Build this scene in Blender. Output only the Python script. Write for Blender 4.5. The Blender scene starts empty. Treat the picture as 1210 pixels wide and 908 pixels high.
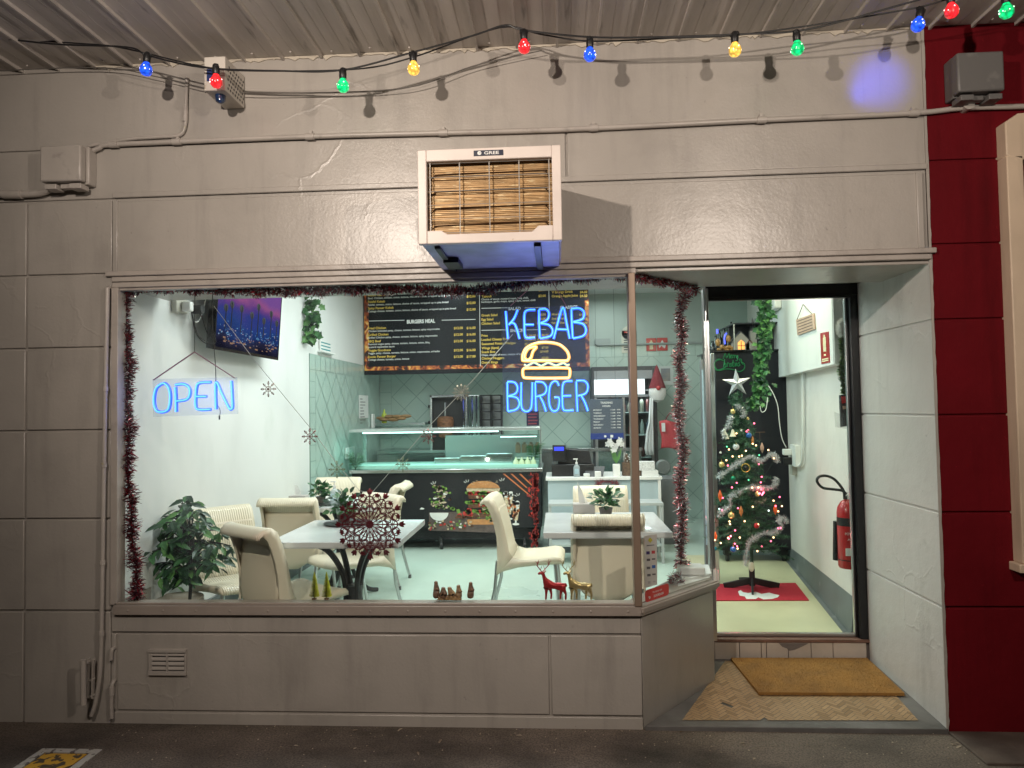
import bpy, bmesh, math, random
from mathutils import Vector, Matrix, Quaternion
random.seed(11)
PI = math.pi
S = bpy.context.scene
C = S.collection

# ------------------------------------------------------------------ camera
F_PX, CX, CY = 839.0, 605.0, 454.0            # focal length in photo pixels (1210 wide)
CAM = Vector((0, -3.5, 1.55))
_p, _y, _r = 0.03517393, 0.06257554, -0.0158966
FW = Vector((math.sin(-_y)*math.cos(_p), math.cos(_y)*math.cos(_p), math.sin(_p)))
_rt = FW.cross(Vector((0, 0, 1))).normalized(); _up = _rt.cross(FW)
RT = _rt*math.cos(_r) + _up*math.sin(_r); UP = -_rt*math.sin(_r) + _up*math.cos(_r)
cd = bpy.data.cameras.new('camera'); cam = bpy.data.objects.new('camera', cd); C.objects.link(cam)
cd.sensor_width = 36; cd.lens = F_PX/1210*36; cd.clip_start = 0.05; cd.clip_end = 300
M = Matrix((RT, UP, -FW)).transposed().to_4x4(); M.translation = CAM
cam.matrix_world = M
S.camera = cam

# ------------------------------------------------------------------ night sky, lamps, exposure
w = bpy.data.worlds.new('World'); S.world = w; w.use_nodes = True
wn = w.node_tree; bg = wn.nodes['Background']
sky = wn.nodes.new('ShaderNodeTexSky'); sky.sky_type = 'NISHITA'; sky.sun_disc = False
sky.sun_elevation = math.radians(-4); sky.sun_rotation = math.radians(200)
wn.links.new(sky.outputs[0], bg.inputs[0]); bg.inputs[1].default_value = 0.05
S.view_settings.view_transform = 'Standard'; S.view_settings.look = 'None'
S.view_settings.exposure = 0; S.view_settings.gamma = 1
S.cycles.use_denoising = True
try: S.cycles.denoiser = 'OPENIMAGEDENOISE'
except Exception: pass
S.cycles.max_bounces = 10; S.cycles.transparent_max_bounces = 24
S.cycles.sample_clamp_indirect = 6; S.cycles.caustics_refractive = False

def lamp(name, kind, loc, power, col, size=.05, rot=None, size_y=None, aim=None, **k):
    l = bpy.data.lights.new(name, kind); o = bpy.data.objects.new(name, l); C.objects.link(o)
    l.energy = power; l.color = col; o.location = loc
    if kind == 'AREA':
        l.shape = 'RECTANGLE'; l.size = size; l.size_y = size_y or size
    elif kind != 'SUN': l.shadow_soft_size = size
    if aim: o.rotation_euler = (Vector(aim)-Vector(loc)).to_track_quat('-Z', 'Y').to_euler()
    if rot: o.rotation_euler = rot
    for a, v in k.items(): setattr(l, a, v)
    return o
# two lamps hang under the verandah behind the photographer; their shadows fall on the wall
lamp('verandah_lamp', 'SPOT', (-1.40, -2.95, 3.06), 285, (1, .865, .745), .03, aim=(0.2, .0, 2.7), spot_size=math.radians(152), spot_blend=1)
lamp('verandah_lamp', 'SPOT', (1.45, -3.0, 2.86), 165, (1, .865, .745), .03, aim=(.4, 0, 2.7), spot_size=math.radians(152), spot_blend=1)
# fluorescent ceiling fittings inside
DAY = (.92, 1, .985)
for x, y, p in ((-1.4, 1.5, 26), (-.2, 1.5, 27), (-1.3, 3.1, 23), (.3, 3.2, 27), (.8, 1.6, 10), (-1.2, 5.2, 5), (.6, 4.7, 11)):
    lamp('fluorescent_lamp', 'AREA', (x, y, 2.93), p, DAY, .3, rot=(0, 0, 0), size_y=1.2)
lamp('corridor_lamp', 'AREA', (1.45, 1.6, 2.93), 22, (1, .86, .60), .3, rot=(0, 0, 0), size_y=.9)

# ------------------------------------------------------------------ helpers
def ray(px, py): return RT*((px-CX)/F_PX) - UP*((py-CY)/F_PX) + FW
def P(px, py, Y=0.0): d = ray(px, py); return CAM + d*((Y-CAM.y)/d.y)      # seen point on the plane y=Y
def G(px, py, z): d = ray(px, py); return CAM + d*((z-CAM.z)/d.z)
def W(px, py, X): d = ray(px, py); return CAM + d*((X-CAM.x)/d.x)

MATS = {}
def mat(name, col=(.8, .8, .8), rough=.5, metal=0, bump=None, var=None, emit=None, estr=0, spec=.5, coat=0, alpha=None, stretch=None, dirt=None):
    if name in MATS: return MATS[name]
    m = bpy.data.materials.new(name); m.use_nodes = True; MATS[name] = m
    n = m.node_tree; b = n.nodes['Principled BSDF']
    b.inputs['Base Color'].default_value = (*col, 1); b.inputs['Roughness'].default_value = rough
    b.inputs['Metallic'].default_value = metal; b.inputs['Specular IOR Level'].default_value = spec
    b.inputs['Coat Weight'].default_value = coat
    if emit: b.inputs['Emission Color'].default_value = (*emit, 1); b.inputs['Emission Strength'].default_value = estr
    tc = n.nodes.new('ShaderNodeTexCoord'); src = tc.outputs['Object']
    if stretch:
        mp = n.nodes.new('ShaderNodeMapping'); mp.inputs['Scale'].default_value = stretch
        n.links.new(src, mp.inputs[0]); src = mp.outputs[0]
    def noise(sc, det=5):
        t = n.nodes.new('ShaderNodeTexNoise'); t.inputs['Scale'].default_value = sc; t.inputs['Detail'].default_value = det
        n.links.new(src, t.inputs['Vector']); return t
    last = None
    if var:
        t = noise(var[0]); r = n.nodes.new('ShaderNodeValToRGB'); n.links.new(t.outputs[0], r.inputs[0])
        r.color_ramp.elements[0].position = .3; r.color_ramp.elements[1].position = .7
        a = var[1]; c2 = var[2] if len(var) > 2 else tuple(c*(1-a) for c in col)
        r.color_ramp.elements[0].color = (*c2, 1); r.color_ramp.elements[1].color = (*[min(1, c*(1+a*.5)) for c in col], 1)
        last = r.outputs[0]; n.links.new(last, b.inputs['Base Color'])
        if rough > .1:
            mr = n.nodes.new('ShaderNodeMapRange'); mr.inputs['To Min'].default_value = rough*.8; mr.inputs['To Max'].default_value = min(1, rough*1.25)
            n.links.new(t.outputs[0], mr.inputs[0]); n.links.new(mr.outputs[0], b.inputs['Roughness'])
    if dirt:   # (scale, threshold, colour): blotches / scuffs with a shape of their own
        t = noise(dirt[0], 8); r = n.nodes.new('ShaderNodeValToRGB'); n.links.new(t.outputs[0], r.inputs[0])
        r.color_ramp.elements[0].position = dirt[1]; r.color_ramp.elements[1].position = dirt[1]+(dirt[3] if len(dirt) > 3 else .04)
        mx = n.nodes.new('ShaderNodeMix'); mx.data_type = 'RGBA'
        n.links.new(r.outputs[0], mx.inputs[0])
        if last: n.links.new(last, mx.inputs[6])
        else: mx.inputs[6].default_value = (*col, 1)
        mx.inputs[7].default_value = (*dirt[2], 1); n.links.new(mx.outputs[2], b.inputs['Base Color'])
    if bump:
        prev = None
        for sc, st in (bump if isinstance(bump[0], tuple) else (bump,)):
            t = noise(sc, 4); bp = n.nodes.new('ShaderNodeBump'); bp.inputs['Strength'].default_value = st
            bp.inputs['Distance'].default_value = .35/sc
            n.links.new(t.outputs[0], bp.inputs['Height'])
            if prev: n.links.new(prev, bp.inputs['Normal'])
            prev = bp.outputs[0]
        n.links.new(prev, b.inputs['Normal'])
    if alpha is not None:  # see-through sheet: transparent with a little body and gloss
        out = n.nodes['Material Output']; tr = n.nodes.new('ShaderNodeBsdfTransparent'); mx = n.nodes.new('ShaderNodeMixShader')
        mx.inputs[0].default_value = alpha
        n.links.new(tr.outputs[0], mx.inputs[1]); n.links.new(b.outputs[0], mx.inputs[2]); n.links.new(mx.outputs[0], out.inputs[0])
    return m

def glass(name, tint=(1, 1, 1), refl=1.0, ior=1.45, haze=0.0, hcol=(.8, .85, .9), smear=None):
    m = bpy.data.materials.new(name); m.use_nodes = True; MATS[name] = m; n = m.node_tree; n.nodes.clear()
    out = n.nodes.new('ShaderNodeOutputMaterial'); tr = n.nodes.new('ShaderNodeBsdfTransparent'); gl = n.nodes.new('ShaderNodeBsdfGlossy')
    tr.inputs[0].default_value = (*tint, 1); gl.inputs['Roughness'].default_value = .02
    fr = n.nodes.new('ShaderNodeFresnel'); fr.inputs[0].default_value = ior
    mu = n.nodes.new('ShaderNodeMath'); mu.operation = 'MULTIPLY'; mu.inputs[1].default_value = refl; n.links.new(fr.outputs[0], mu.inputs[0])
    ge = n.nodes.new('ShaderNodeNewGeometry'); ib = n.nodes.new('ShaderNodeMath'); ib.operation = 'SUBTRACT'; ib.inputs[0].default_value = 1; n.links.new(ge.outputs['Backfacing'], ib.inputs[1])
    m3 = n.nodes.new('ShaderNodeMath'); m3.operation = 'MULTIPLY'; n.links.new(mu.outputs[0], m3.inputs[0]); n.links.new(ib.outputs[0], m3.inputs[1])   # reflect at the front face only
    mx = n.nodes.new('ShaderNodeMixShader'); n.links.new(m3.outputs[0], mx.inputs[0]); n.links.new(tr.outputs[0], mx.inputs[1]); n.links.new(gl.outputs[0], mx.inputs[2])
    last = mx.outputs[0]
    if haze:
        df = n.nodes.new('ShaderNodeBsdfTranslucent'); df.inputs[0].default_value = (*hcol, 1)
        d2 = n.nodes.new('ShaderNodeBsdfDiffuse'); d2.inputs[0].default_value = (*hcol, 1)
        ma = n.nodes.new('ShaderNodeMixShader'); n.links.new(df.outputs[0], ma.inputs[1]); n.links.new(d2.outputs[0], ma.inputs[2])
        m2 = n.nodes.new('ShaderNodeMixShader'); m2.inputs[0].default_value = haze
        if smear:
            tc = n.nodes.new('ShaderNodeTexCoord'); mp = n.nodes.new('ShaderNodeMapping'); mp.inputs['Scale'].default_value = smear
            nz = n.nodes.new('ShaderNodeTexNoise'); nz.inputs['Scale'].default_value = 3; nz.inputs['Detail'].default_value = 8
            n.links.new(tc.outputs['Object'], mp.inputs[0]); n.links.new(mp.outputs[0], nz.inputs['Vector'])
            mr = n.nodes.new('ShaderNodeMapRange'); mr.inputs['From Min'].default_value = .45; mr.inputs['From Max'].default_value = .8
            mr.inputs['To Min'].default_value = haze*.3; mr.inputs['To Max'].default_value = haze*4
            n.links.new(nz.outputs[0], mr.inputs[0]); n.links.new(mr.outputs[0], m2.inputs[0])
        n.links.new(last, m2.inputs[1]); n.links.new(ma.outputs[0], m2.inputs[2]); last = m2.outputs[0]
    n.links.new(last, out.inputs[0]); return m

def frame_of(d):
    d = Vector(d).normalized(); a = Vector((0, 0, 1)) if abs(d.z) < .9 else Vector((1, 0, 0))
    u = d.cross(a).normalized(); return u, d.cross(u).normalized()

_txt = {}
def text_mesh(s, bold=0):
    k = (s, bold)
    if k not in _txt:
        c = bpy.data.curves.new('t', 'FONT'); c.body = s; c.size = 1; c.offset = bold; c.resolution_u = 3
        o = bpy.data.objects.new('t', c); C.objects.link(o)
        dg = bpy.context.evaluated_depsgraph_get(); me = bpy.data.meshes.new_from_object(o.evaluated_get(dg))
        _txt[k] = ([v.co.copy() for v in me.vertices], [tuple(p.vertices) for p in me.polygons])
        bpy.data.objects.remove(o); bpy.data.curves.remove(c); bpy.data.meshes.remove(me)
    return _txt[k]

class MB:
    def __init__(s): s.v = []; s.f = []; s.m = []; s.k = 0; s.T = None
    def mi(s, k): s.k = k; return s
    def add(s, vs, fs):
        n = len(s.v)
        if s.T is not None: vs = [s.T @ Vector(v) for v in vs]
        s.v += [tuple(v) for v in vs]; s.f += [tuple(i+n for i in f) for f in fs]; s.m += [s.k]*len(fs); return s
    def box(s, a, b):
        x0, y0, z0 = [min(a[i], b[i]) for i in range(3)]; x1, y1, z1 = [max(a[i], b[i]) for i in range(3)]
        return s.add([(x0, y0, z0), (x1, y0, z0), (x1, y1, z0), (x0, y1, z0), (x0, y0, z1), (x1, y0, z1), (x1, y1, z1), (x0, y1, z1)],
              [(0, 3, 2, 1), (4, 5, 6, 7), (0, 1, 5, 4), (1, 2, 6, 5), (2, 3, 7, 6), (3, 0, 4, 7)])
    def bar(s, a, b, w, h, up=(0, 0, 1)):          # box along a->b, width w (sideways), height h (along up)
        a, b = Vector(a), Vector(b); d = (b-a).normalized(); u = d.cross(Vector(up))
        if u.length < 1e-4: u = d.cross(Vector((0, 1, 0)))
        u = u.normalized()*w/2; t = u.cross(d).normalized()*h/2
        return s.add([a-u-t, a+u-t, a+u+t, a-u+t, b-u-t, b+u-t, b+u+t, b-u+t], [(0, 1, 2, 3), (7, 6, 5, 4), (4, 5, 1, 0), (5, 6, 2, 1), (6, 7, 3, 2), (7, 4, 0, 3)])
    def prism(s, pts, z0, z1):                      # plan polygon pts (ccw) extruded in z
        n = len(pts); vs = [(p[0], p[1], z0) for p in pts]+[(p[0], p[1], z1) for p in pts]
        return s.add(vs, [tuple(range(n-1, -1, -1)), tuple(range(n, 2*n))]+[(i, (i+1) % n, n+(i+1) % n, n+i) for i in range(n)])
    def poly3(s, pts, dv):                          # any polygon extruded by dv
        n = len(pts); dv = Vector(dv); pts = [Vector(p) for p in pts]
        return s.add(pts+[p+dv for p in pts], [tuple(range(n-1, -1, -1)), tuple(range(n, 2*n))]+[(i, (i+1) % n, n+(i+1) % n, n+i) for i in range(n)])
    def face(s, pts): return s.add(pts, [tuple(range(len(pts)))])
    def tube(s, pts, r, n=8, closed=False, caps=True):
        pts = [Vector(p) for p in pts]; N = len(pts)
        rs = r if isinstance(r, (list, tuple)) else [r]*N
        dirs = []
        for i in range(N):
            if closed: d = pts[(i+1) % N]-pts[i-1]
            else: d = pts[min(i+1, N-1)]-pts[max(i-1, 0)]
            dirs.append(d.normalized() if d.length > 1e-9 else Vector((0, 0, 1)))
        u, v = frame_of(dirs[0]); vs = []
        for i in range(N):
            if i: q = dirs[i-1].rotation_difference(dirs[i]); u = q @ u; v = q @ v
            for k in range(n):
                a = 2*PI*k/n; vs.append(pts[i]+(u*math.cos(a)+v*math.sin(a))*rs[i])
        fs = []
        for i in range(N if closed else N-1):
            j = (i+1) % N
            for k in range(n):
                l = (k+1) % n; fs.append((i*n+k, i*n+l, j*n+l, j*n+k))
        if caps and not closed: fs += [tuple(range(n-1, -1, -1)), tuple((N-1)*n+k for k in range(n))]
        return s.add(vs, fs)
    def cyl(s, a, b, r, r2=None, n=16): return s.tube([a, b], [r, r if r2 is None else r2], n)
    def lathe(s, prof, c=(0, 0, 0), n=20, axis=None):   # prof [(r,z)]
        c = Vector(c); vs = []; N = len(prof)
        if axis: ax = Vector(axis).normalized(); u, v = frame_of(ax)
        else: ax = Vector((0, 0, 1)); u = Vector((1, 0, 0)); v = Vector((0, 1, 0))
        for r, z in prof:
            for k in range(n):
                a = 2*PI*k/n; vs.append(c+ax*z+(u*math.cos(a)+v*math.sin(a))*max(r, 1e-5))
        fs = [(i*n+k, i*n+(k+1) % n, (i+1)*n+(k+1) % n, (i+1)*n+k) for i in range(N-1) for k in range(n)]
        fs += [tuple(range(n-1, -1, -1)), tuple((N-1)*n+k for k in range(n))]
        return s.add(vs, fs)
    def ball(s, c, r, n=14, sc=(1, 1, 1)):
        prof = [(math.sin(PI*i/(n//2+2)), -math.cos(PI*i/(n//2+2))) for i in range(n//2+3)]
        c = Vector(c); vs = []; N = len(prof)
        for rr, z in prof:
            for k in range(n):
                a = 2*PI*k/n; vs.append(c+Vector((math.cos(a)*rr*r*sc[0], math.sin(a)*rr*r*sc[1], z*r*sc[2])))
        return s.add(vs, [(i*n+k, i*n+(k+1) % n, (i+1)*n+(k+1) % n, (i+1)*n+k) for i in range(N-1) for k in range(n)])
    def text(s, t, o, xd, yd, size, align='L', bold=0, thick=0, width=None):
        vs, fs = text_mesh(t, bold)
        if not vs: return s
        x0 = min(v.x for v in vs); x1 = max(v.x for v in vs); sx = size
        if width: sx = width/(x1-x0)
        off = {'L': -x0, 'C': -(x0+x1)/2, 'R': -x1}[align]
        o, xd, yd = Vector(o), Vector(xd).normalized(), Vector(yd).normalized()
        return s.add([o+xd*((v.x+off)*sx)+yd*(v.y*size) for v in vs], fs)
    def build(s, name, m, parent=None, smooth=True, bevel=0, origin=None, angle=38, seg=2):
        me = bpy.data.meshes.new(name); off = Vector((0, 0, 0)); loc = None
        if parent is not None: off = Vector(WOFF.get(parent.name, (0, 0, 0)))
        elif origin is not None: off = Vector(origin); loc = off
        elif s.v:
            xs = [v[0] for v in s.v]; ys = [v[1] for v in s.v]; zs = [v[2] for v in s.v]
            off = Vector(((min(xs)+max(xs))/2, (min(ys)+max(ys))/2, min(zs))); loc = off
        me.from_pydata([(v[0]-off.x, v[1]-off.y, v[2]-off.z) for v in s.v], [], s.f)
        for x in (m if isinstance(m, (list, tuple)) else [m]): me.materials.append(x)
        if any(s.m): me.polygons.foreach_set('material_index', s.m)
        o = bpy.data.objects.new(name, me); C.objects.link(o)
        if parent is not None: o.parent = parent; WOFF[o.name] = off
        elif loc is not None: o.location = loc; WOFF[o.name] = loc
        if smooth:
            me.polygons.foreach_set('use_smooth', [True]*len(me.polygons)); me.set_sharp_from_angle(angle=math.radians(angle))
        me.update()
        if bevel:
            b = o.modifiers.new('Bevel', 'BEVEL'); b.width = bevel; b.segments = seg; b.limit_method = 'ANGLE'; b.angle_limit = math.radians(40)
            b.harden_normals = False
        return o
WOFF = {}
def tag(o, label=None, cat=None, group=None, kind=None):
    if label: o['label'] = label
    if cat: o['category'] = cat
    if group: o['group'] = group
    if kind: o['kind'] = kind
    return o
def thing(name, label, cat, loc=(0, 0, 0), rz=0, group=None, local=False):
    # parts are authored in world coordinates unless local=True
    o = bpy.data.objects.new(name, None); C.objects.link(o); o.empty_display_size = .1
    o.location = loc; o.rotation_euler = (0, 0, rz); WOFF[o.name] = (0, 0, 0) if local else tuple(loc)
    return tag(o, label, cat, group)
def copy_tree(o, parent=None):
    c = o.copy(); C.objects.link(c); c.parent = parent
    for ch in [x for x in bpy.data.objects if x.parent == o]: copy_tree(ch, c)
    return c
def smooth_path(pts, n=6, closed=False):
    pts = [Vector(p) for p in pts]; N = len(pts); out = []
    if N < 3: return pts
    for i in range(N if closed else N-1):
        g = lambda k: pts[k % N] if closed else pts[max(0, min(N-1, k))]
        a, b, c, d = g(i-1), g(i), g(i+1), g(i+2)
        for j in range(n):
            t = j/n; out.append(.5*((2*b)+(c-a)*t+(2*a-5*b+4*c-d)*t*t+(3*b-a-3*c+d)*t**3))
    if not closed: out.append(pts[-1])
    return out
def rv(a=1): return Vector((random.uniform(-a, a), random.uniform(-a, a), random.uniform(-a, a)))
def along(path, step):
    out = []; acc = 0
    for a, b in zip(path, path[1:]):
        L = (b-a).length; t = -acc+step if acc else 0
        while t < L:
            out.append((a.lerp(b, t/L), (b-a).normalized())); t += step
        acc = (L-(t-step)) % step if L else acc
    return out
def tinsel(mb, path, R=.03, dens=900, wdt=.0022, mats=1, twist=90):
    path = smooth_path(path, 8)
    tot = sum((b-a).length for a, b in zip(path, path[1:])); n = int(tot*dens)
    cum = [0]
    for a, b in zip(path, path[1:]): cum.append(cum[-1]+(b-a).length)
    j = 0
    for i in range(n):
        s_ = tot*i/n
        while j < len(cum)-2 and cum[j+1] < s_: j += 1
        a, b = path[j], path[j+1]; c = a.lerp(b, (s_-cum[j])/max(1e-6, cum[j+1]-cum[j])); d = (b-a).normalized()
        u, v = frame_of(d); an = s_*twist+random.uniform(-1.3, 1.3)+(PI if i % 2 else 0)
        r = (u*math.cos(an)+v*math.sin(an)); L = R*random.uniform(.55, 1.12)*(1+.25*math.sin(s_*37))
        e = c+r*L+d*random.uniform(-.5, .5)*L; mid = c.lerp(e, .55)+rv(.18*L)
        q = (r.cross(d)+rv(.8)).normalized()*wdt
        mb.mi(random.choice(mats) if isinstance(mats, (list, tuple)) else 0)
        mb.add([c-q*.6, c+q*.6, mid+q, mid-q, e+q*.5, e-q*.5], [(0, 1, 2, 3), (3, 2, 4, 5)])
    mb.mi(0); mb.tube(path, .0022, 5)
def leaf(mb, c, d, nrm, L, Wd, shape=((.0, .0), (.35, .5), (.7, .36), (1, 0)), fold=.18):
    d = Vector(d).normalized(); nrm = Vector(nrm); sd = d.cross(nrm)
    if sd.length < 1e-3: sd = d.cross(Vector((.3, .5, .8)))
    sd.normalize(); nn = sd.cross(d).normalized(); c = Vector(c)
    L_, Rr, Mi = [], [], []
    vs = []
    for i, (t, wv) in enumerate(shape):
        droop = -nn*(t*t*.22*L)
        vs += [c+d*(t*L)+droop, c+d*(t*L)+sd*(wv*Wd)+nn*(fold*wv*Wd)+droop, c+d*(t*L)-sd*(wv*Wd)+nn*(fold*wv*Wd)+droop]
    fs = []
    for i in range(len(shape)-1):
        a, b = 3*i, 3*i+3
        fs += [(a, b, b+1, a+1), (a, a+2, b+2, b)]
    mb.add(vs, fs)
def skin(name, nodes, edges, m, parent=None, sub=2, origin=(0, 0, 0)):
    me = bpy.data.meshes.new(name); bm = bmesh.new(); lay = bm.verts.layers.skin.verify()
    off = Vector(WOFF.get(parent.name, (0, 0, 0))) if parent else Vector(origin)
    vv = []
    for i, (co, r) in enumerate(nodes):
        v = bm.verts.new(Vector(co)-off); v[lay].radius = (r, r) if not isinstance(r, tuple) else r; v[lay].use_root = (i == 0); vv.append(v)
    for a, b in edges: bm.edges.new((vv[a], vv[b]))
    bm.to_mesh(me); bm.free(); me.materials.append(m)
    o = bpy.data.objects.new(name, me); C.objects.link(o)
    if parent: o.parent = parent; WOFF[o.name] = tuple(off)
    else: o.location = off
    sk = o.modifiers.new('Skin', 'SKIN'); sk.use_smooth_shade = True
    sb = o.modifiers.new('Sub', 'SUBSURF'); sb.levels = sb.render_levels = sub
    return o

def cracks(m, sc=.9, depth=.004):   # hairline paint cracks, only in patches
    n = m.node_tree; bs = n.nodes['Principled BSDF']; tc = n.nodes.new('ShaderNodeTexCoord'); nz = n.nodes.new('ShaderNodeTexNoise'); nz.inputs['Scale'].default_value = 3.5; nz.inputs['Detail'].default_value = 8
    n.links.new(tc.outputs['Object'], nz.inputs['Vector']); mx = n.nodes.new('ShaderNodeMix'); mx.data_type = 'VECTOR'; mx.inputs[0].default_value = .22
    n.links.new(tc.outputs['Object'], mx.inputs[4]); n.links.new(nz.outputs['Color'], mx.inputs[5])
    vo = n.nodes.new('ShaderNodeTexVoronoi'); vo.feature = 'DISTANCE_TO_EDGE'; vo.inputs['Scale'].default_value = sc*3; n.links.new(mx.outputs[1], vo.inputs['Vector'])
    mr = n.nodes.new('ShaderNodeMapRange'); mr.inputs['From Max'].default_value = .018; n.links.new(vo.outputs['Distance'], mr.inputs[0])
    n2 = n.nodes.new('ShaderNodeTexNoise'); n2.inputs['Scale'].default_value = 1.3; n.links.new(tc.outputs['Object'], n2.inputs['Vector'])
    m2 = n.nodes.new('ShaderNodeMapRange'); m2.inputs['From Min'].default_value = .52; m2.inputs['From Max'].default_value = .62; n.links.new(n2.outputs[0], m2.inputs[0])
    mu = n.nodes.new('ShaderNodeMath'); mu.operation = 'MULTIPLY'; iv = n.nodes.new('ShaderNodeMath'); iv.operation = 'SUBTRACT'; iv.inputs[0].default_value = 1; n.links.new(mr.outputs[0], iv.inputs[1]); n.links.new(iv.outputs[0], mu.inputs[0]); n.links.new(m2.outputs[0], mu.inputs[1])
    bp = n.nodes.new('ShaderNodeBump'); bp.invert = False; bp.inputs['Strength'].default_value = .5; bp.inputs['Distance'].default_value = depth; n.links.new(mu.outputs[0], bp.inputs['Height'])
    l = bs.inputs['Normal'].links
    if l: n.links.new(l[0].from_socket, bp.inputs['Normal'])
    n.links.new(bp.outputs[0], bs.inputs['Normal'])
# ------------------------------------------------------------------ materials
GREY = (.40, .37, .335)
wallm = mat('painted_render', GREY, .31, bump=((7, .05), (70, .16), (230, .10)), var=(1.6, .10), spec=.6, dirt=(1.3, .70, (.34, .31, .28), .12))
cracks(wallm, .8, .0022)
def stain(m, scale, lo, hi, dark, det=7):   # multiplies the paint colour by irregular streaks or specks
    n = m.node_tree; bs = n.nodes['Principled BSDF']; tc = n.nodes.new('ShaderNodeTexCoord'); mp = n.nodes.new('ShaderNodeMapping'); mp.inputs['Scale'].default_value = scale
    nz = n.nodes.new('ShaderNodeTexNoise'); nz.inputs['Scale'].default_value = 1; nz.inputs['Detail'].default_value = det; nz.inputs['Roughness'].default_value = .65
    n.links.new(tc.outputs['Object'], mp.inputs[0]); n.links.new(mp.outputs[0], nz.inputs['Vector'])
    mr = n.nodes.new('ShaderNodeMapRange'); mr.inputs['From Min'].default_value = lo; mr.inputs['From Max'].default_value = hi; mr.inputs['To Min'].default_value = 1; mr.inputs['To Max'].default_value = dark
    n.links.new(nz.outputs[0], mr.inputs[0]); mx = n.nodes.new('ShaderNodeMix'); mx.data_type = 'RGBA'; mx.blend_type = 'MULTIPLY'; mx.inputs[0].default_value = 1
    l = bs.inputs['Base Color'].links
    if l: n.links.new(l[0].from_socket, mx.inputs[6])
    else: mx.inputs[6].default_value = bs.inputs['Base Color'].default_value
    n.links.new(mr.outputs[0], mx.inputs[7]); n.links.new(mx.outputs[2], bs.inputs['Base Color'])
stain(wallm, (7, 7, .8), .52, .75, .80); stain(wallm, (26, 26, 26), .66, .72, .72); stain(wallm, (2, 2, 2), .5, .66, .90)
trimm = mat('painted_timber', (.40, .36, .325), .36, bump=((14, .12), (120, .14)), var=(5, .08))
sillm = mat('sill_paint', (.33, .285, .25), .3, bump=(60, .08), var=(6, .1))
redm = mat('red_render', (.125, .0035, .0075), .75, bump=((8, .15), (120, .15)), var=(2.2, .16), spec=.12)
creamm = mat('cream_paint', (.62, .49, .36), .5, bump=(60, .1), var=(4, .08))
stain(redm, (6, 6, .7), .5, .75, .65); stain(redm, (30, 30, 30), .66, .72, 1.8); stain(creamm, (8, 8, 1), .5, .72, .72); stain(trimm, (9, 9, 9), .55, .72, .78)
pipem = mat('painted_conduit', (.42, .385, .35), .35, bump=(60, .06), var=(7, .1), dirt=(12, .72, (.62, .55, .2), .05))
soffm = mat('soffit_sheet', (.50, .46, .42), .42, bump=((4, .1), (80, .06)), var=(3, .22), stretch=(3, .4, 1), dirt=(7, .62, (.22, .20, .18), .1))
asphm = mat('asphalt', (.21, .170, .138), .95, bump=((6, .3), (160, .9), (520, .6)), var=(2.2, .5), dirt=(1.7, .60, (.05, .042, .036), .2))
cracks(asphm, .35, .006); stain(asphm, (110, 110, 110), .42, .62, .45, 3); stain(asphm, (420, 420, 420), .40, .62, .6, 2); stain(asphm, (1.1, 1.6, 1), .48, .66, .45); stain(pipem, (12, 12, 12), .58, .7, .75)
black = mat('black_plastic', (.012, .012, .013), .4)
blackgl = mat('black_gloss', (.008, .008, .010), .18)
blackmet = mat('black_powdercoat', (.015, .016, .018), .45, bump=(200, .1))
white = mat('white_plastic', (.78, .78, .76), .4)
whitep = mat('interior_paint', (.75, .76, .75), .55, bump=(30, .05), var=(1.2, .05), dirt=(1.8, .66, (.66, .69, .66), .1))
greenp = mat('kitchen_paint', (.42, .50, .46), .6, var=(2, .06))
grout_c = (.24, .34, .30)
alu = mat('aluminium', (.62, .63, .64), .28, 1, bump=(300, .03))
steel = mat('stainless_steel', (.55, .57, .57), .22, 1, var=(9, .12), stretch=(1, 1, 12))
chrome = mat('chrome', (.8, .8, .8), .08, 1)
floorm = mat('vinyl_floor', (.53, .66, .585), .28, var=(1.1, .10), bump=(40, .03))
skirtm = mat('grey_cove', (.15, .17, .175), .5, var=(3, .25), dirt=(5, .6, (.22, .235, .235), .08))
navy = mat('navy', (.02, .04, .16), .4)
redp = mat('red_plastic', (.45, .012, .016), .3, coat=.4)
paper = mat('paper', (.75, .75, .73), .7)
foilred = mat('red_foil', (.34, .018, .035), .35, .6)
foildark = mat('dark_foil', (.09, .010, .022), .35, .6)
foilsil = mat('silver_foil', (.75, .75, .77), .25, .55)
foilpink = mat('pink_foil', (.62, .22, .24), .2, 1)
green1 = mat('leaf_green', (.045, .15, .05), .42, var=(14, .4))
green2 = mat('leaf_light', (.11, .27, .08), .42, var=(14, .3))
green3 = mat('leaf_dark', (.018, .060, .028), .4, var=(14, .4))
gold = mat('gold', (.75, .52, .16), .25, 1)
wood = mat('timber', (.16, .085, .05), .6, var=(9, .3), stretch=(1, 8, 8), bump=(60, .2))
shopglass = glass('shop_glass', (.97, .99, .98), .55, haze=.008, smear=(1, 1, .5))
thinglass = glass('thin_glass', (.9, .97, .95), .9)
acry = glass('acrylic', (.95, .96, .98), 1.2, haze=.10, hcol=(.62, .68, .95))
stain(floorm, (1.6, 1.6, 1), .48, .70, .86); stain(floorm, (40, 3, 1), .66, .72, .82); stain(whitep, (3, 3, 1.2), .52, .72, .93); stain(whitep, (30, 8, 30), .70, .74, .86)
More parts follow.
